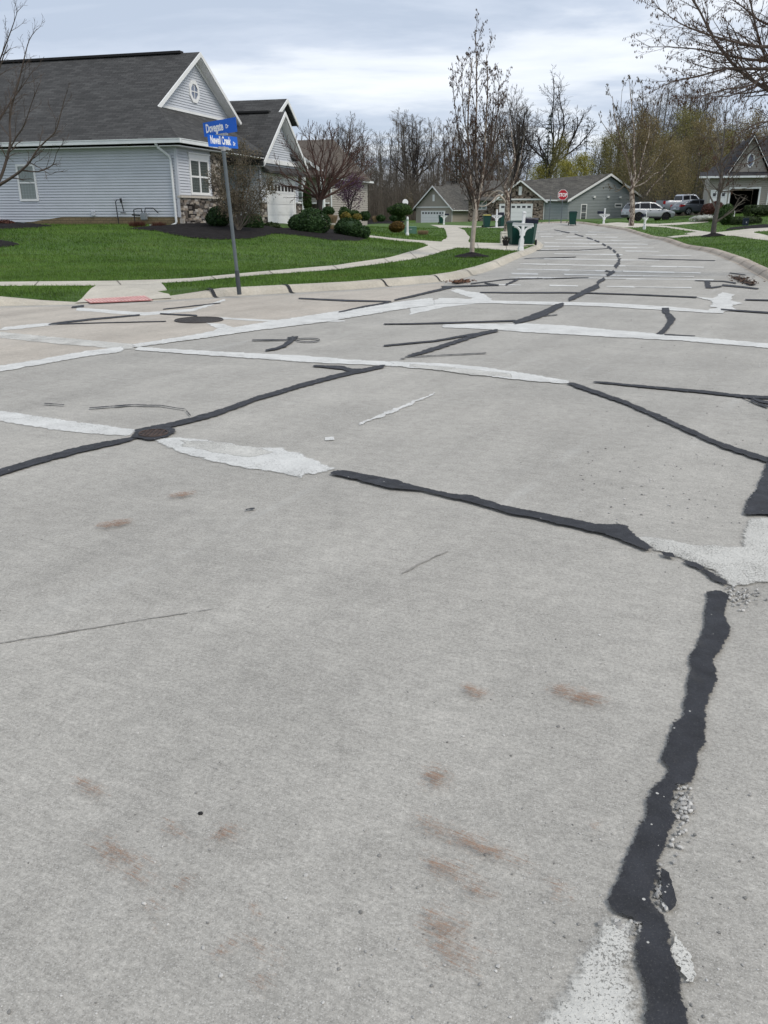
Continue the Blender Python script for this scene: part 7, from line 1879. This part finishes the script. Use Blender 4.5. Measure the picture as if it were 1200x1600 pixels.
def young_tree():
    D = 45; x = xat(1114, 369, D); b = Vector((x, D, T(x, D) - .05)); f = lambda *p, d=0: polyline3(p, D, D + d)
    limbs = [(f((1114, 371), (1116, 350), (1121, 325), (1124, 300), (1127, 270), (1127, 250), (1130, 225), (1133, 195), (1136, 160)), .15, .012, 1, 1.4), (f((1126, 262), (1120, 245), (1113, 230), (1108, 212), d=.3), .05, .012, 0, 1.2), (f((1127, 255), (1140, 240), (1146, 220), (1152, 195), d=-.3), .05, .01, 0, 1.2), (f((1126, 300), (1142, 298), (1160, 295), (1185, 290), d=-.8), .04, .01, 0, .9), (f((1128, 240), (1122, 215), (1120, 190), (1118, 170), d=.4), .04, .01, 0, 1.2), (f((1124, 300), (1110, 285), (1100, 270), d=.4), .03, .008, 0, 1.1)]
    limb_tree('young_tree', 21, b, limbs, up_spec(1.5, 1.5, 5, 4, ang=.8, up=.05, rmin=.007), MAT['bark_grey'], MAT['twig_wood'], 'young tree with a smooth grey trunk on the right verge by the driveway', cat='tree')
young_tree()
def catkin_tree():
    D = 21.5; b = Vector((11.9, D, T(11.9, D) - .05)); f = lambda *p, d0=0, d=0: [Vector((xat(u, v, D + d0 + (d - d0) * i / (len(p) - 1)), D + d0 + (d - d0) * i / (len(p) - 1), zat(v, D + d0 + (d - d0) * i / (len(p) - 1)))) for i, (u, v) in enumerate(p)]
    X = lambda u, v: (u, v)
    limbs = [([b, b + Vector((.05, 0, 1.5)), b + Vector((.0, .1, 3.0)), b + Vector((-.1, .1, 5.0)), b + Vector((0, 0, 7.5)), b + Vector((.1, 0, 9.5))], .17, .03, 1, 1.1),
             (f((1370, 130), (1290, 165), (1225, 150), (1200, 140), (1168, 120), (1142, 96), (1115, 60), (1095, 20), (1078, -10), (1065, -40), d=-1.0), .07, .012, 0, 1.5), (f((1370, 100), (1260, 118), (1200, 108), (1160, 108), (1136, 107), (1095, 118), (1050, 128), (1018, 144), d=-1.6), .055, .006, 0, 1.5),
             (f((1370, 20), (1280, 60), (1200, 73), (1160, 68), (1130, 61), (1095, 50), (1060, 35), (1025, 9), d=-2.0), .055, .007, 0, 1.5), (f((1370, 90), (1260, 110), (1200, 96), (1150, 90), (1104, 79), (1060, 74), (1012, 73), d=1.0), .05, .006, 0, 1.5),
             (f((1300, 140), (1225, 115), (1200, 96), (1186, 60), (1176, 20), (1170, -15), d=-.5), .05, .015, 0, 1.5), (f((1370, -20), (1260, 30), (1200, 38), (1160, 10), (1130, -10), d=1.2), .05, .01, 0, 1.5), (f((1340, 230), (1250, 205), (1200, 190), (1160, 205), (1120, 235), d=-1.2), .045, .006, 0, 1.3),
             (f((1370, 60), (1240, 75), (1180, 130), (1130, 140), (1085, 155), d=-2.5), .045, .006, 0, 1.4), (f((1360, 270), (1270, 250), (1210, 240), (1170, 255), (1135, 260), d=-1), .04, .006, 0, 1.2), (f((1330, 180), (1250, 190), (1200, 215), (1165, 245), (1150, 268), d=.8), .04, .006, 0, 1.2), (f((1300, -60), (1220, -40), (1150, -20), (1090, -25), (1030, -15), d=.2), .045, .006, 0, 1.5), (f((1370, 60), (1290, 110), (1210, 125), (1140, 150), (1090, 148), d=2.2), .045, .006, 0, 1.3)]
    sp = [dict(n=3.6, **{'from': .12}, ang=.65, len=1.0, rel=False, rr=.4, seg=5, wig=.10, up=.02, sides=4, shape=lambda t: 1.1 - .5 * t, rmin=.005, **{'as': 1}), dict(n=4, **{'from': .2}, ang=.6, len=.5, rr=.5, seg=3, wig=.12, up=-.01, rmin=.0032, **{'as': 1}), dict(n=3, **{'from': .2}, ang=.6, len=.5, rr=.6, seg=2, wig=.12, up=-.03, rmin=.0024, **{'as': 1})]
    limb_tree('catkin_tree', 31, b, limbs, sp, MAT['bark_dark'], MAT['twig_dark'], 'near tree reaching in from the right with long bare branches hung with catkins', ck=(.55, .06, .009), lm=MAT['catkin'], sides=10)
catkin_tree()
def left_tree():
    D = 27.0; x = xat(-38, 384, D); b = Vector((x, D, T(x, D))); f = lambda *p, d=0: polyline3(p, D, D + d)
    limbs = [(f((-38, 386), (-30, 345), (-22, 315), (-14, 300), (-6, 292)), .13, .10, 1, 0), (f((-6, 292), (8, 284), (22, 275), (34, 266), (46, 254), (58, 235), (72, 220), (86, 206), (93, 185), (98, 165), (105, 142), d=-.4), .055, .008, 0, 1.2), (f((-8, 294), (2, 275), (10, 250), (16, 222), (15, 190), (20, 160), (30, 125), (38, 90), (46, 62), (58, 45), d=.5), .055, .008, 0, 1.2),
             (f((34, 266), (60, 268), (82, 258), (88, 240), (97, 225), d=-.6), .025, .006, 0, 1.0), (f((-20, 305), (-25, 250), (-20, 200), (-10, 150), (0, 105), (12, 70), d=-.3), .07, .01, 0, 1.1), (f((12, 240), (25, 215), (38, 195), (50, 160), (62, 130), d=-.2), .03, .007, 0, 1.2), (f((-20, 230), (-5, 195), (15, 162), (35, 135), (55, 105), d=.4), .035, .007, 0, 1.1), (f((-15, 190), (0, 182), (15, 160), (30, 120), d=.5), .03, .007, 0, 1), (f((-25, 200), (-40, 150), (-35, 90), (-20, 40), (-10, -10), d=.3), .05, .01, 0, 1.1), (f((-10, 120), (5, 80), (20, 40), (28, 15), d=-.5), .03, .006, 0, 1.2), (f((46, 254), (62, 262), (78, 272), (88, 268), d=-.8), .018, .005, 0, 1)]
    sp = [dict(n=2.6, **{'from': .15}, ang=.7, len=.75, rel=False, rr=.45, seg=5, wig=.15, up=.05, sides=4, shape=lambda t: 1.1 - .5 * t, rmin=.007, **{'as': 1}), dict(n=4, **{'from': .2}, ang=.65, len=.5, rr=.55, seg=3, wig=.16, up=.04, rmin=.005, **{'as': 1}), dict(n=2, **{'from': .2}, ang=.6, len=.5, rr=.6, seg=2, wig=.15, up=.03, rmin=.004, **{'as': 1})]
    limb_tree('bare_tree', 41, b, limbs, sp, MAT['bark_dark'], MAT['twig_dark'], 'dark bare tree at the left edge with branches across the grey side wall', sides=10)
left_tree()
def crab_apple():
    D = 44.0; x = xat(498, 352, D); b = Vector((x, D, T(x, D) + .02)); f = lambda *p, d=0: polyline3(p, D, D + d)
    limbs = [(f((498, 353), (498.5, 338), (499, 325), (500, 312)), .17, .15, 1, 0)]
    rs = random.Random(6)
    for (p, d) in (([(499, 316), (488, 300), (472, 288), (452, 278), (438, 268)], -.8), ([(499, 314), (490, 290), (478, 265), (464, 245), (450, 225)], .6), ([(500, 314), (497, 285), (492, 255), (486, 228), (482, 212)], -.5), ([(500, 314), (507, 285), (512, 255), (518, 230), (520, 215)], .5), ([(501, 314), (515, 292), (530, 272), (545, 255), (556, 240)], -.6), ([(501, 312), (520, 302), (540, 290), (558, 278), (572, 262)], .6), ([(500, 312), (505, 290), (500, 262), (505, 235), (504, 218)], -1.2), ([(501, 310), (512, 296), (534, 278), (548, 262), (566, 250)], 1.2), ([(500, 312), (485, 304), (465, 294), (445, 290), (432, 284)], 1.0), ([(500, 310), (518, 285), (536, 256), (545, 235), (552, 222)], .2)):
        limbs.append((f(*p, d=d), .075, .012, 0, 1.5))
    limb_tree('crab_apple_tree', 51, b, limbs, up_spec(2.2, 1.35, 6, 4, ang=.6, up=.06, rmin=.009), MAT['bark_dark'], MAT['twig_red'], 'reddish crab apple tree with a wide bare vase crown before the brown roof', sides=8)
crab_apple()
def tall_shrub():
    D = 34.0; x = xat(371, 358, D); b = Vector((x, D, T(x, D) + .10)); f = lambda *p, d=0: polyline3(p, D, D + d)
    limbs = []
    for (p, d) in (([(371, 359), (366, 345), (360, 330), (350, 305), (340, 275)], -.5), ([(371, 359), (368, 340), (364, 315), (358, 285), (352, 255)], .5), ([(372, 359), (371, 335), (370, 300), (372, 270), (374, 240)], -.3), ([(373, 359), (378, 340), (384, 315), (390, 285), (392, 250)], .4), ([(373, 359), (382, 342), (392, 325), (404, 305), (414, 285)], -.5), ([(374, 359), (386, 345), (395, 328), (405, 312), (420, 300)], .5), ([(372, 359), (374, 335), (380, 300), (384, 270), (384, 240)], .8), ([(371, 359), (362, 340), (354, 318), (344, 300), (338, 290)], .7)):
        limbs.append((f(*p, d=d), .045, .010, 1, 2.2))
    limb_tree('tall_shrub', 61, b, limbs, up_spec(2.0, .75, 5, 4, ang=.7, up=.05, rmin=.006), M('pale_stem_bark', (.16, .135, .11), .9, .25, 8), MAT['twig_wood'], 'tall multi stemmed shrub with tan buds behind the street sign', lv=(4, .024, .10, 'all'), lm=MAT['tan_leaf'], leafname='foliage', cat='shrub', sides=5)
tall_shrub()
def redbud():
    D = 62; x = xat(546, 335, D); b = Vector((x, D, T(x, D))); f = lambda *p, d=0: polyline3(p, D, D + d)
    limbs = [(f((546, 338), (545, 322), (540, 305), (532, 295), d=.3), .06, .015, 1, 3), (f((546, 336), (550, 315), (555, 300), (558, 290), d=-.3), .06, .015, 1, 3), (f((546, 330), (544, 310), (546, 295), (548, 288), d=.6), .05, .015, 1, 3)]
    limb_tree('redbud_tree', 71, b, limbs, up_spec(2.5, 1.0, 5, 4, ang=.8, up=.03), MAT['bark_dark'], MAT['twig_dark'], 'small purple blossoming tree beside the brown roofed house', lv=(2, .035, .13, 'all'), lm=MAT['purple'], leafname='blossom')
redbud()

# ------------------------------------------------------------------ shrubs, hedges and tufts
def blob(c, rad, n, size, seed, lumps=.14, flat=False, squared=False):
    rs = np.random.RandomState(seed); d = rs.normal(0, 1, (n, 3)); d /= np.linalg.norm(d, axis=1)[:, None]
    k = rs.normal(0, 1, (7, 3)) * 2.2; ph = rs.uniform(0, 6, 7); w = sum(np.sin(d @ k[i] + ph[i]) for i in range(7)) / 7
    r = (1 + lumps * 2 * w) * rs.uniform(.80, 1.04, n) ** .6
    if squared: d = d / np.maximum(np.abs(d).max(1), .0)[:, None] ** .75
    P = d * r[:, None] * np.array(rad); P[:, 2] = np.where(P[:, 2] < -rad[2] * .98, -rad[2] * .98, P[:, 2]); P += np.array(c)
    A = d + rs.normal(0, .7, (n, 3)); A /= np.linalg.norm(A, axis=1)[:, None]; t1 = np.cross(A, rs.normal(0, 1, (n, 3))); t1 /= np.linalg.norm(t1, axis=1)[:, None]; t2 = np.cross(A, t1)
    s = size * rs.uniform(.6, 1.4, (n, 1)); V = np.empty((n, 4, 3)); V[:, 0] = P - t1 * s; V[:, 1] = P - t2 * s * .5; V[:, 2] = P + t1 * s; V[:, 3] = P + t2 * s * .5
    return V.reshape(-1, 3)
def core(rad, c, seed, k=.80):
    bm = bmesh.new(); bmesh.ops.create_icosphere(bm, subdivisions=3, radius=1); rs = random.Random(seed)
    V = np.array([v.co[:] for v in bm.verts]); Fq = [[v.index for v in f.verts] for f in bm.faces]; bm.free()
    V = V * np.array(rad) * k + np.array(c); return V, Fq
def shrub(name, u, vb, vt, wpx, D, mat, label, cat='shrub', n=2600, size=.05, seed=0, lumps=.14, depth=1.0, group=None, squared=False, sink=.03):
    x = xat(u, vb, D); zb = zat(vb, D); h = zat(vt, D) - zb; hw = wpx / 2 / F * (D * _c)
    rad = (hw, hw * depth, h / 2)
    V = blob((0, 0, h / 2 - sink), rad, n, size, seed, lumps, squared=squared); CV, CF = core(rad, (0, 0, h / 2 - sink), seed)
    me = bpy.data.meshes.new(name); m = len(V); fs = [tuple(range(i, i + 4)) for i in range(0, m, 4)] + [tuple(m + j for j in f) for f in CF]
    me.from_pydata([tuple(v) for v in V] + [tuple(v) for v in CV], [], fs); me.update()
    o = link_mesh(name, me, MAT[mat]); o.location = (x, D, zb); return tag(o, label, cat, group)
B = 'boxwood'
shrub('rounded_shrub', 343, 355, 322, 38, 35.2, B, 'dark clipped round shrub against the stone wainscot left of the tall shrub', seed=1, group='dark rounded shrubs')
shrub('rounded_shrub', 393, 361, 333, 36, 36.0, B, 'dark round shrub right of the tall shrub in the mulch', seed=2, group='dark rounded shrubs')
shrub('rounded_shrub', 486, 371, 328, 54, 36.6, B, 'largest dark round shrub below the crab apple tree', n=4200, seed=3, group='dark rounded shrubs')
shrub('rounded_shrub', 465, 363, 335, 28, 38.2, B, 'dark shrub tucked behind the left of the largest round shrub', seed=4, group='dark rounded shrubs')
shrub('rounded_shrub', 546, 374, 340, 46, 37.6, B, 'low dark round shrub beside the start of the garden path', n=3600, seed=5, lumps=.18, group='dark rounded shrubs')
shrub('rounded_shrub', 566, 373, 352, 26, 38.4, B, 'small dark shrub merging into the right of the low path shrub', n=1500, seed=6, group='dark rounded shrubs')
shrub('rounded_shrub', 513, 336, 323, 20, 66, B, 'dark globe shrub by the stone base of the brown roofed house', n=900, seed=7, size=.08, group='dark rounded shrubs')
shrub('rounded_shrub', 538, 342, 323, 17, 60, 'green_shrub', 'green upright shrub left of the golden shrub', n=900, seed=8, size=.07)
shrub('rounded_shrub', 553, 340, 328, 22, 61, 'green_shrub', 'small green shrub right behind the golden shrub', n=900, seed=81, size=.07)
shrub('golden_shrub', 540.5, 346, 331, 17, 56, 'gold', 'bright golden shrub behind the low path shrub', n=800, seed=9, size=.06)
shrub('golden_shrub', 558, 344, 334, 14, 57, 'gold', 'smaller golden shrub right of the bright golden one', n=700, seed=10, size=.06)
shrub('rounded_shrub', 570, 344, 329, 18, 62, B, 'dark shrub nearest the redbud on the far bed', n=800, seed=11, size=.07, group='dark rounded shrubs')
shrub('rounded_shrub', 595, 345, 335, 15, 61, B, 'dark globe shrub in the middle of the far bed', n=700, seed=12, size=.07, group='dark rounded shrubs')
shrub('rounded_shrub', 617, 345, 335, 18, 61, B, 'dark globe shrub at the right end of the far bed', n=700, seed=13, size=.07, group='dark rounded shrubs')
shrub('topiary_shrub', 625, 337, 317, 36, 56, 'green_shrub', 'clipped round green shrub in front of the pale disc sign', n=2200, seed=14, size=.06)
shrub('rounded_shrub', 627, 344, 334, 14, 57, 'green_shrub', 'low green shrub under the clipped round one', n=600, seed=15, size=.06)
shrub('orange_shrub', 619.5, 362, 345, 24, 53, 'orange', 'orange brown shrub left of the white marker post', n=1600, seed=16, size=.05)
shrub('light_shrub', 639, 335, 305, 14, 66, 'tan_leaf', 'thin pale budding shrub behind the pale disc sign', n=420, seed=17, size=.06, lumps=.3)
shrub('columnar_evergreen', 480.5, 335, 285, 13, 47, 'green_shrub', 'narrow upright evergreen at the corner of the garage', n=1500, seed=18, size=.06)
shrub('low_evergreen', 425, 362, 346, 26, 38, 'hedge', 'low straggly green shrub before the white garage door', n=900, seed=19, size=.05, lumps=.35)
shrub('low_evergreen', 408, 361, 349, 18, 38, 'hedge', 'low green shrub left of the straggly one by the garage pier', n=600, seed=20, size=.05, lumps=.3)
def tuft(name, u, vb, vt, wpx, D, mat, label, cat, n=260, seed=0, spread=.35):
    x = xat(u, vb, D); zb = zat(vb, D); h = zat(vt, D) - zb; hw = wpx / 2 / F * (D * _c); rs = np.random.RandomState(seed)
    a = rs.uniform(0, 6.28, n); r = np.sqrt(rs.uniform(0, 1, n)) * hw * .6; px_, py_ = np.cos(a) * r, np.sin(a) * r; hh = h * rs.uniform(.55, 1, n)
    ox, oy = px_ * spread * 1.6 + rs.normal(0, .1, n) * h, py_ * spread * 1.6 + rs.normal(0, .1, n) * h; w = .012 + .006 * D / 40
    V = np.empty((n, 3, 3)); V[:, 0] = np.column_stack([px_ - w, py_, np.full(n, -.05)]); V[:, 1] = np.column_stack([px_ + w, py_ + w, np.full(n, -.05)]); V[:, 2] = np.column_stack([px_ + ox, py_ + oy, hh])
    o = link_mesh(name, np_mesh(name, V.reshape(-1, 3), 3), MAT[mat]); o.location = (x, D, zb); return tag(o, label, cat)
tuft('straw_grass', 519, 347, 334, 19, 52, 'straw', 'rounded straw coloured grass clump under the crab apple tree', 'ornamental grass', 500, 1)
tuft('straw_grass', 517, 360, 350, 16, 42, 'straw', 'straw grass clump between the two large dark shrubs', 'ornamental grass', 300, 2)
tuft('straw_grass', 661, 365, 359, 24, 60, 'straw', 'low straw grass clump right of the green transformer box', 'ornamental grass', 400, 3, .2)
tuft('straw_grass', 586, 346, 336, 10, 61, 'straw', 'small straw clump among the dark far shrubs', 'ornamental grass', 160, 4)
tuft('red_shrub', 215, 358, 344, 24, 34.8, 'red_twig_leaf', 'dark red twiggy shrub left of the thin standpipe', 'shrub', 420, 5, .6)
tuft('red_shrub', 248, 360, 345, 22, 34.2, 'red_twig_leaf', 'dark red twiggy shrub just under the gas meter', 'shrub', 420, 6, .6)
shrub('red_shrub', 10, 357, 342, 26, 36, 'red_twig_leaf', 'reddish shrub by the wall foot under the side window', n=900, size=.045, seed=22, lumps=.25)
# right hand side plants
shrub('small_conifer', 1133, 354, 318, 22, 65, 'green_shrub', 'small cone shaped conifer left of the clipped right hedge', n=1500, size=.07, seed=30)
shrub('clipped_hedge', 1165, 354, 338, 46, 64, 'hedge', 'low clipped box hedge in front of the open garage', n=2600, size=.06, seed=31, lumps=.05, squared=True, depth=.5)
shrub('clipped_hedge', 1193, 338, 320, 62, 73, 'hedge', 'longer dark hedge at the right edge of the open garage', n=2600, size=.07, seed=32, lumps=.06, squared=True, depth=.4)
shrub('brown_shrub', 1113, 341, 313, 36, 74, 'red_twig_leaf', 'large dull brown shrub hiding the front of the slate saloon', n=1500, size=.08, seed=33, lumps=.22)
shrub('rounded_shrub', 1126, 345, 326, 22, 70, B, 'dark low shrub between the brown shrub and the cone conifer', n=900, size=.07, seed=34)
shrub('white_flowers', 1099, 345, 335, 46, 72, 'white_flower', 'bank of small white flowers before the slate saloon', 'flowers', n=700, size=.05, seed=35, lumps=.3)
shrub('rounded_shrub', 1196, 354, 345, 20, 66, 'hedge', 'low dark shrub at the far right end of the mulch strip', n=500, size=.06, seed=36)
shrub('topiary_ball', 828, 350, 340, 9, 62, 'red_twig_leaf', 'small dark round bush beside the stone house garage', n=300, size=.07, seed=37)
